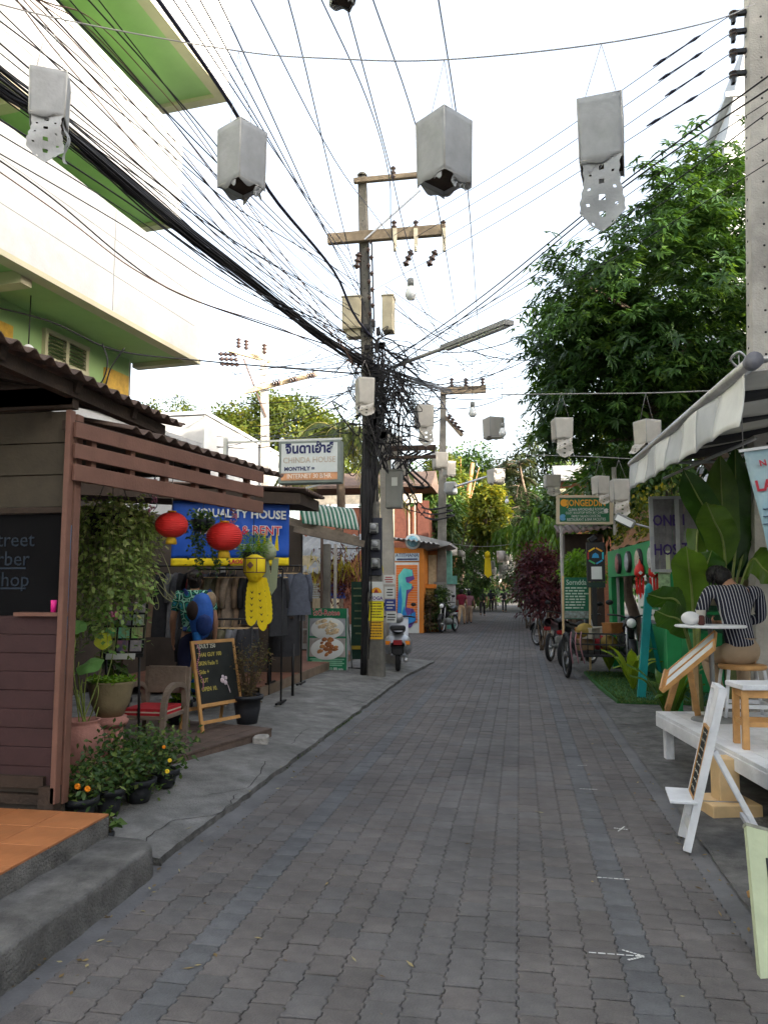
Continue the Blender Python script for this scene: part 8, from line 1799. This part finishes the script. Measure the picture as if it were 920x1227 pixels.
# ============================================================ paper lanterns over the street
m_inshade = mat('sooty_card', (.06, .045, .035), .9, .4, 9)  # dark colour stands in for the shade inside the open lantern bottom
m_tape = mat('lantern_tape', (.42, .41, .39), .8, .15, 12)
LANT = []
def lantern(label, c, w, h, yaw, tail=0.0, hang=.3, m=None, group='paper lanterns over the street', flare=0.0, ragged=True, detail=2, tailn=1, seed=0, top=None):
    """square paper box of width w and height h hanging from strings; tail is the length of cut paper under it"""
    random.seed(seed + 500); m = m or m_paper; c = Vector(c); t = thing('paper_lantern', label, 'lantern', c, yaw, group); M = MWD[t.name]; W = lambda x, y, z: M @ Vector((x, y, z)); k = w / 2
    for s in range(4):
        a0, a1 = [(-1, -1), (1, -1), (1, 1), (-1, 1)][s], [(1, -1), (1, 1), (-1, 1), (-1, -1)][s]
        n = 10 if detail > 1 else 2; j = [random.uniform(-1, 1) for _ in range(8)]
        def fn(u, v):
            x = a0[0] + (a1[0] - a0[0]) * u; y = a0[1] + (a1[1] - a0[1]) * u; bul = (1 - (2 * u - 1) ** 2) * .012 * w * (1 + j[0]) + .010 * w * math.sin(v * 5 + j[1] * 3 + u * 4); nx, ny = (a0[0] + a1[0]) / 2, (a0[1] + a1[1]) / 2
            z = h / 2 - h * v
            if v > .99 and ragged: z -= .035 * h * math.sin(u * 9 + j[2] * 5) + .06 * h * max(0, math.sin(u * 3.1 + j[3] * 2))
            return W((x * k + nx * bul) * (1 - .05 * v), (y * k + ny * bul) * (1 - .05 * v), z)
        b = B(); b.sheet(fn, n, n, .003); b.obj('paper_panel', m, t)
    if detail > 1:
        b = B()
        for sx, sy in ((-1, -1), (1, -1), (1, 1), (-1, 1)): b.tube([W(sx * k, sy * k, h / 2), W(sx * k * .975, sy * k * .975, 0), W(sx * k * .95, sy * k * .95, -h / 2)], .0065, 5)
        q = [(-1, -1), (1, -1), (1, 1), (-1, 1), (-1, -1)]
        for z, f in ((h / 2, 1.0), (-h / 2 + .01, .955)): b.tube([W(x * k * f, y * k * f, z) for x, y in q], .006, 5)
        b.obj('frame', m_tape, t)
        b = B()
        for (x, y, s_) in ((0, 0, 1.7), ): b.box(W(0, 0, -h * .40), (k * 1.84, k * 1.84, .012), M.to_3x3())
        b.obj('base_card', m_inshade, t)
        b = B(); b.box(W(0, 0, h * .497), (k * 1.95, k * 1.95, .006), M.to_3x3()); b.obj('top_card', m, t)
        for s in range(3):      # torn flaps under the box
            u0 = random.uniform(-.8, .3); L_ = random.uniform(.10, .22) * h; sd = s % 2; b = B()
            b.sheet(lambda u, v: W(*( (k * (u0 + .5 * u), -k * .95 + .03 * math.sin(v * 3), -h / 2 - L_ * v * (.7 + .3 * math.sin(u * 7 + s))) if sd == 0 else (-k * .95, k * (u0 + .5 * u), -h / 2 - L_ * v * (.7 + .3 * math.sin(u * 6))))), 6, 4, .002); b.obj('torn_flap', m, t)
    else:
        b = B(); b.box(W(0, 0, h * .49), (k * 1.9, k * 1.9, .01), M.to_3x3()); b.obj('top_card', m, t)
    if tail > 0:
        for i in range(tailn):
            f0 = [(0, -1), (-1, 0), (1, 0)][i]; n = 16; pts = []; tl = tail * (1 if i == 0 else .8)
            def edge(v): return (.90 - .10 * math.sin(v * 6)) * (1 if v < .82 else 1 - (v - .82) * 2.5) + .03 * math.sin(v * 40)
            b = B()
            def ft(u, v):
                x = (u * 2 - 1) * k * edge(v); off = -k * (1 + flare * v * 2) + .02 * math.sin(v * 7 + u * 3); z = -h / 2 + .02 - tl * (v + (.10 * (1 - abs(2 * u - 1)) if v > .9 else 0))
                return W(x, off, z) if i == 0 else W(f0[0] * -off * -1, x, z)
            # cut-out holes: leave faces away in a diamond pattern
            nu, nv = 14, 26; g = [[ft(a / nu, d / nv) for d in range(nv + 1)] for a in range(nu + 1)]; vs = [q for r in g for q in r]; fs = []
            for a in range(nu):
                for d in range(nv):
                    if detail > 1 and (((a in (6, 7)) and d % 6 in (3, 4)) or (a in (2, 11) and d % 6 == 0 and d > 3)): continue
                    fs.append((a * (nv + 1) + d, (a + 1) * (nv + 1) + d, (a + 1) * (nv + 1) + d + 1, a * (nv + 1) + d + 1))
            b.add(vs, fs, 0, True); K = len(b.v); b.add([q + (W(0, 1, 0) - W(0, 0, 0)) * .003 for q in vs], [f[::-1] for f in fs], 0, True); b.obj('paper_tail', m, t)
    tp = Vector(top) if top is not None else c + Vector((0, 0, h / 2 + hang))
    b = B(); b.tube([W(-k * .9, 0, h / 2), tp], .003, 3); b.tube([W(k * .9, 0, h / 2), tp], .003, 3); b.obj('string', m_string, t); LANT.append(tp); return t
SYa = 6.2
S1 = [at(-140, -36, 4.6), at(60, 20, 5.2), at(285, 61, SYa), at(395, 70, SYa), at(525, 72, SYa), at(715, 53, SYa), at(850, 26, SYa + .6), at(905, 4, 8.8)]
def wire(name_pts, r, m, label, group, seg=5, sides=4, name='cable'):
    pts = spline(name_pts, seg); b = B(); o = Vector(pts[0]); t = b.tube(pts, r, sides).mesh(name, Matrix.Translation(-o)); ob = link(name, t, m, None); ob.location = o; MWD[ob.name] = Matrix.Translation(o); return tag(ob, label, 'cable', group)
wire(S1, .006, m_string, 'thin grey line carrying the four big paper lanterns across the street', None, 6, 5, 'lantern_line')
lantern('leftmost big paper lantern with torn paper hanging out of its bottom', at(60, 122, 5.15), .265, .375, R(27), .36, top=at(60, 20, 5.2), seed=1, tailn=2)
lantern('big plain paper lantern, corner on, before the white house', at(290, 192, SYa), .305, .54, R(61), 0, top=at(286, 61, SYa), seed=2)
lantern('big plain paper lantern beside the top of the main utility pole', at(532, 183, SYa), .335, .55, R(51), 0, top=at(532, 72, SYa), seed=3)
lantern('big paper lantern with a long pierced paper tail, right of the centre', at(720, 166, SYa), .345, .54, R(-9), .56, top=at(720, 53, SYa), seed=4)
lantern('paper lantern just cut off by the top edge of the view', at(411, -18, SYa - 1.1), .16, .26, R(30), .0, hang=.3, seed=5)
mids = [('paper lantern with a scalloped tail hanging against the main pole', 437, 470, 13.0, .28, .46, 25, .22), ('tall paper lantern with a tail, right of the main pole', 508, 500, 14.2, .30, .42, 20, .36), ('paper lantern with a torn corner beside the bare bulb', 591, 513, 16.5, .34, .42, 30, .08), ('small paper lantern at the grey pole, upper', 471, 534, 17, .33, .40, 28, 0), ('small paper lantern at the grey pole, lower', 481, 555, 18, .27, .30, 25, .2),
        ('paper lantern in front of the further utility pole, left', 527, 552, 22, .38, .44, 20, 0), ('paper lantern in front of the further utility pole, right and lower', 538, 562, 23, .30, .44, 30, 0), ('square paper lantern on the street lamp arm', 594, 571, 24, .40, .42, 35, 0), ('cream paper lantern with a torn tail before the dark tree, on the rope', 673, 515, 12.5, .28, .33, 12, .30), ('cream paper lantern with flaring torn tails before the dark tree', 775, 519, 12.0, .28, .36, 32, .20), ('paper lantern with a tail above the restaurant sign, left', 661, 577, 17.5, .32, .26, 10, .22), ('cream paper lantern with tail hanging at the tip of the canopy', 742, 588, 13.5, .27, .36, 8, .28), ('shaded paper lantern above the restaurant sign, right', 719, 582, 15, .24, .34, 25, .2)]
for i, (lb, px, py, Y, w, h, yw, tl) in enumerate(mids): lantern(lb, at(px, py, Y), w, h, R(yw), tl, .35 if i not in (8, 9) else None or .45, m_paperw, flare=.5 if i == 9 else 0, seed=20 + i, tailn=3 if i in (9, 0) else 1)
random.seed(77)
far = [(542, 661), (553, 663), (568, 663), (573, 670), (577, 663), (562, 671), (592, 664), (600, 666), (597, 671), (605, 669), (610, 668), (616, 666), (622, 672), (594, 678), (602, 682), (609, 680), (615, 677), (579, 672), (586, 668), (571, 682), (577, 687), (584, 690), (590, 684), (601, 689), (606, 674), (612, 685), (619, 681), (598, 693), (587, 677), (567, 676)]
for i, (px, py) in enumerate(far):
    Y = 36 + 22 * (i % 7) / 6 + (py - 660) * .25
    lantern('small white paper lantern in the cluster over the far end of the street', at(px, py, Y), .32 * random.uniform(.8, 1.2), .40 * random.uniform(.8, 1.3), R(random.uniform(0, 80)), random.choice([0, .2, .35]), .4, m_paperw, 'far cluster of paper lanterns', detail=1, ragged=False, seed=60 + i)
c = at(584, 668, 40); t = thing('yellow_streamer_lantern', 'tall yellow paper streamer among the far white lanterns', 'lantern', c); b = B(); b.lathe(c, [(0, .35), (.14, .25), (.16, .05), (.10, 0), (0, 0)], 6); b.obj('shade', m_yel, t); b = B(); b.prism([(-.14, 0), (.14, 0), (.20, -.9), (0, -1.05), (-.18, -.85)], c + Vector((0, -.05, 0)), (1, 0, 0), (0, 0, 1), .01); b.obj('tail', m_yel, t); b = B(); b.cyl(c + Vector((0, 0, .35)), c + Vector((0, 0, .9)), .005, 4); b.obj('cord', m_string, t)
for py, Y in ((655, 38), (652, 46), (657, 54), (660, 42)): wire([at(505, py - 10, Y), at(575, py, Y), at(650, py - 8, Y)], .010, m_string, 'thin line carrying the far paper lanterns', 'lines of the far paper lanterns', 5, 4, 'lantern_line')
# bare bulbs
for i, (px, py, Y, lb, s_) in enumerate(((492, 350, 11.0, 'large bare bulb hanging right of the meter cabinets', 1.5), (566, 493, 14, 'bare bulb hanging left of the torn corner lantern', 1.3), (602, 517, 14.5, 'bare bulb hanging behind the torn corner lantern', 1.2), (545, 588, 24, 'bare bulb hanging under the street lamp arm', 1.3), (607, 600, 27, 'bare bulb before the feathery tree', 1.2))):
    c = at(px, py, Y); t = thing('light_bulb', lb, 'bulb', c, 0, 'bare bulbs over the street'); b = B(); b.lathe(c, [(0, -.088 * s_), (.035 * s_, -.078 * s_), (.056 * s_, -.045 * s_), (.058 * s_, -.015 * s_), (.042 * s_, .03 * s_), (.03 * s_, .06 * s_)], 18); b.obj('glass', m_glassb, t); b = B(); b.cyl(c + Vector((0, 0, .055 * s_)), c + Vector((0, 0, .135 * s_)), .033 * s_, 12); b.obj('socket', m_greybox, t); b = B(); b.tube([c + Vector((0, 0, .13 * s_)), c + Vector((0, 0, .95))], .004, 4); b.obj('flex', m_cable, t)
# the rope the two cream lanterns hang on, and its lower twin
wire([at(600, 473, 13.2), at(672, 472, 12.5), at(775, 471, 12), at(860, 468, 11.2)], .010, m_string, 'pale rope stretched across the big dark tree', None, 4, 6, 'rope')
wire([at(630, 545, 14), at(700, 547, 13), at(760, 550, 12.2)], .007, m_string, 'second pale rope below the first on the right', None, 4, 5, 'rope')

# ============================================================ cables
random.seed(2024)
HUB = lambda dx=0, dy=0, dY=0: at(440 + dx, 432 + dy, MY - .25 + dY)
# the thick bundle from the upper left to the main pole, and on to the further pole
path = [(-260, -135, 4.9), (-70, 38, 5.6), (0, 98, 6.1), (75, 155, 6.9), (200, 258, 8.8), (300, 338, 10.6), (380, 398, 12.4), (440, 436, 13.6), (500, 458, 17.5), (541, 470, 30)]
bd = thing('cable_bundle', 'thick bundle of black cables sagging from the upper left to the main pole', 'cable bundle', at(75, 155, 6.9))
for k in range(30):
    ox, oy = random.gauss(0, 1), random.gauss(0, 1); w = [random.gauss(0, .8) for _ in path]
    lim = len(path) if k < 16 else 8
    pts = []
    for i, (px, py, Y) in enumerate(path[:lim]):
        p = at(px, py, Y); sp = .075 * (1 if i < 5 else .75); pts.append(p + Vector((ox * sp * .5 + w[i] * .02, 0, oy * sp + w[i] * .03)))
    b = B(); b.tube(spline(pts, 5), random.choice([.007, .009, .012, .015]), 4); b.obj('strand', m_cable, bd)
gB = 'black cables converging on the main pole from the left'
lbB = 'thin black cable running from the upper left to the main pole'
# fan of single cables on the left
starts = [(-60, -20), (-60, 0), (-60, 15), (-60, 40), (-60, 62), (-60, 105), (-60, 125), (-60, 150), (-60, -45), (-40, -60), (-10, -60), (20, -50), (45, -45), (70, -40), (95, -30), (-60, -70)]
for i, (px, py) in enumerate(starts):
    Y0 = 5.0; e = at(random.uniform(405, 436), random.uniform(330, 425), MY - .3); a = at(px, py, Y0); a2 = a + (a - e).normalized() * 2
    mid = a.lerp(e, .5) - Vector((0, 0, random.uniform(.02, .22)))
    wire([a2, a, a.lerp(e, .25) - Vector((0, 0, .05)), mid, a.lerp(e, .8) - Vector((0, 0, .06)), e], random.choice([.007, .009, .011]), m_cable, lbB, gB)
gC = 'reddish brown weathered cables on the left'
for i in range(6):
    a = at(-10 + i * 9, -40 + i * 6, 5.2); e = at(300 + i * 16, 320 + i * 9, 10.5)
    wire([a + (a - e).normalized(), a, at(62 + i * 9, 55 - i * 7, 5.9), at(122 + i * 10, 125 - i * 8, 7.1), at(195 + i * 9, 212 - i * 9, 8.5), e, HUB(-8, -20 + 8 * i)], .007, m_cableb, 'weathered brown cable crossing the white balconies', gC)
wire([at(150, -50, 5.2), at(190, 0, 5.6), at(287, 143, 7.2), at(322, 228, 8.2), at(400, 325, 10.8), at(440, 398, 13.5), at(520, 470, 20), at(540, 500, 30)], .022, m_cabled, 'single thick dark cable passing behind the big lantern before the white house', None, 6, 6)
tops = [(208, 0), (222, 0), (240, 0), (262, 0), (340, -20)]
for i, (px, py) in enumerate(tops):
    e = at(418 + i * 6, 300 + i * 22, MY - .3); a = at(px - 40, py - 45, 5.6); wire([a, at(px, py, 6.0), at(px, py, 6.0).lerp(e, .5) - Vector((0, 0, .10)), e], .007, m_cabled, ['leftmost', 'second', 'third', 'fourth', 'rightmost'][i] + ' of five blue black cables dropping steeply from the top edge to the main pole', 'steep cables from the top edge', 6)
for i, ps in enumerate((((296, -10, 6), (400, 190, 8.5), (452, 262, 12), (478, 300, MY - .3)), ((376, -20, 6), (440, 120, 7.5), (466, 210, 10), (484, 330, 12), (560, 450, 20)), ((408, -20, 6), (465, 192, 9), (500, 330, 13), (545, 462, 26)), ((440, -20, 6), (498, 150, 8), (532, 290, 11), (558, 460, 27)), ((522, -20, 6), (546, 132, 8), (563, 260, 10.5), (577, 460, 27)))):
    wire([at(*q) for q in ps], .0065, m_cabled, ['cable from the top edge to the lower crossarm', 'leftmost of four cables running on past the pole top to the further pole', 'second of four cables running on past the pole top to the further pole', 'third of four cables running on past the pole top to the further pole', 'rightmost of four cables running on past the pole top to the further pole'][i], 'overhead lines along the street', 6)
# right hand lines from the rack on the near pole
tg = [(472, 282), (498, 284), (531, 286), (440, 352)]
for i, p in enumerate(RK):
    e = at(*tg[i], MY - .25); d = (e - p); wire([p, p + d * .06, p + d * .5 - Vector((0, 0, .10)), e], .006, m_cabled, ['uppermost', 'second', 'third', 'lowest'][i] + ' of four lines running from the near pole rack to the main pole', 'lines from the near pole rack', 8)
    b = B(); q = p + d * .06; q2 = p + d * .13; b.tube([q, q + d * .012, q + d * .03, q2, q2 + d * .012, q2 + d * .03], [.008, .02, .0075, .0075, .02, .008], 6); o = b.obj('clamp', m_cabled); tag(o, ['uppermost', 'second', 'third', 'lowest'][i] + ' paired wedge clamp on the lines by the near pole', 'clamp', 'cable clamps')
gD = 'lines rising to the right edge'
for i, (y0, ym, e) in enumerate(((62, 216, (470, 432)), (80, 222, (472, 440)), (105, 258, (468, 428)), (140, 270, (475, 425)), (170, 300, (470, 452)), (95, 235, (466, 446)))):
    a = at(960, y0, 7.6); m_ = at(750, ym, 9.2); ee = at(*e, MY - .2); wire([a, m_, m_.lerp(ee, .5) - Vector((0, 0, .08)), ee], [.012, .012, .008, .006, .006, .006][i], m_cable, 'black line rising from the main pole to the right edge above the dark tree', gD, 7)
gE = 'slack lines right of the main pole'
for i in range(26):
    a = at(452 + random.uniform(-5, 20), random.uniform(330, 480), MY + random.uniform(-.3, .3)); px = random.choice([640, 650, 660, 600, 585]); e = at(px + random.uniform(-20, 30), random.uniform(395, 480), random.choice([16, 19, 24, 29]))
    wire(sag(a, e, random.uniform(.05, .5), 6), random.choice([.005, .006, .008, .010]), m_cable, 'slack black line on the right of the main pole', gE, 3)
gF = 'lines from the sunlit pole to the main pole'
for i in range(12):
    a = at(random.choice([262, 285, 300, 320, 345, 370]), random.uniform(418, 462), 26.5); e = at(random.uniform(420, 440), random.uniform(360, 470), MY); wire(sag(a, e, random.uniform(.1, .6), 6), .009, m_cable, 'thin line between the sunlit pole and the main pole', gF, 3)
gG = 'lines along the left house fronts'
for i, ps in enumerate((((-40, 165, 7.6), (60, 235, 8.5), (150, 310, 10), (215, 352, 11), (320, 390, 12.5), (430, 425, MY - .2)), ((-40, 178, 7.6), (80, 262, 9), (160, 322, 10.2), (240, 362, 11.2), (340, 395, 12.6), (432, 440, MY - .2)), ((-40, 360, 11), (60, 385, 12), (140, 420, 13.2), (240, 432, 15.5), (330, 440, 15), (430, 448, MY)), ((170, 468, 20), (250, 455, 19), (330, 440, 17), (430, 430, MY)), ((170, 482, 22), (280, 466, 19), (360, 448, 17), (432, 436, MY)))):
    wire([at(*q) for q in ps], [.013, .010, .016, .008, .008][i], m_cable if i != 1 else m_cableb, ['upper of two lines sagging along the white balconies', 'brown lower line sagging along the white balconies', 'black line looped along the green wall under the balcony', 'upper thin line behind the annex roof', 'lower thin line behind the annex roof'][i], gG, 6)
b = B(); a = at(123, 412, 12.8); b.tube(spline([a, a + Vector((.12, 0, -.35)), a + Vector((.02, 0, -.72)), a + Vector((-.2, 0, -.80))]), .014, 5); b.tube(spline([a + Vector((.45, 0, -.1)), a + Vector((.2, 0, -.45)), a + Vector((.1, 0, -.78))]), .014, 5); tag(b.obj('cable_loop', m_cable), 'two slack black loops hanging below the green balcony by the louvred window', 'cable', gG)
# more lines from the pole down to the shops on the left
for i in range(12):
    a = at(random.uniform(418, 442), random.uniform(432, 520), MY - .1); e = at(random.choice([260, 300, 330, 345, 390]), random.uniform(480, 545), random.choice([11.6, 12.5, 18, 23])); wire(sag(a, e, random.uniform(.05, .3), 6), .007, m_cable, 'thin service drop from the main pole to the houses on the left', 'service drops on the left', 3)
# the knot of wires round the pole head
kn = B()
for k in range(150):
    c = Vector(at(random.gauss(452, 14), random.uniform(395, 520), MY + random.uniform(-.35, .25))); r_ = random.uniform(.12, .55); an = random.uniform(0, 6.28)
    e = c + Vector((math.cos(an) * r_ * random.uniform(.4, 1.3) + .1, random.uniform(-.2, .2), -random.uniform(.1, .9)))
    kn.tube(spline([c, c + Vector((random.uniform(-.3, .4), random.uniform(-.15, .1), random.uniform(-.25, .15))), e + Vector((random.uniform(-.2, .3), 0, random.uniform(-.3, .1))), e], 5), random.choice([.006, .008, .010, .014]), 4)
for k in range(40):
    c = mpole(random.uniform(4.0, 6.6)) + Vector((random.uniform(.0, .34), -.18, 0)); kn.box(c, (random.uniform(.05, .13), .08, random.uniform(.06, .14)))
for k in range(16):
    x = random.choice([432, 435, 437, 440]) + random.uniform(-2, 2); a = at(x + 2, 560, MY - .17); e = at(x, random.uniform(690, 800), MY - .18); kn.tube(spline([a, a.lerp(e, .3) + Vector((random.uniform(-.05, .05), 0, 0)), a.lerp(e, .7) + Vector((random.uniform(-.05, .05), 0, 0)), e], 6), random.choice([.010, .014, .018]), 4)
for k in range(30):
    x = random.gauss(455, 9); a = at(x, random.uniform(420, 470), MY - .16); e = at(random.gauss(446, 5), random.uniform(560, 620), MY - .17); kn.tube(spline([a, a.lerp(e, .5) + Vector((random.uniform(-.12, .12), 0, 0)), e], 6), random.choice([.007, .010, .013]), 4)
o = kn.obj('cable_tangle', m_cable, up_); tag(o, kind='stuff')
kn = B()
for k in range(26):
    a = at(random.uniform(470, 480), random.uniform(440, 470), MY + .2); e = at(random.uniform(488, 530), random.uniform(462, 520), MY + random.uniform(.4, 3)); kn.tube(spline([a, a.lerp(e, .4) + Vector((random.uniform(-.1, .2), 0, -random.uniform(.1, .4))), a.lerp(e, .8) + Vector((0, 0, -random.uniform(0, .3))), e], 5), random.choice([.006, .009, .012]), 4)
tag(kn.obj('drop_loops', m_cable, up_), kind='stuff')
# street lamp arm on the main pole
a, e = at(470, 440, MY - .1), at(545, 412, 12.2); l0, l1 = at(532, 417, 12.4), at(610, 386, 10.9)
b = B(); b.tube([a, a.lerp(e, .5), e], .035, 8); b.obj('lamp_arm', m_steel, up_)
b = B(); b.beam(l0, l1, .16, .07); o = b.obj('lamp_head', mat('lamp_grey', (.26, .26, .25), .5, .15, 6), up_); b = B(); b.beam(l0.lerp(l1, .05) - Vector((0, 0, .045)), l0.lerp(l1, .95) - Vector((0, 0, .045)), .09, .03); b.obj('tube_light', m_glassb, o)
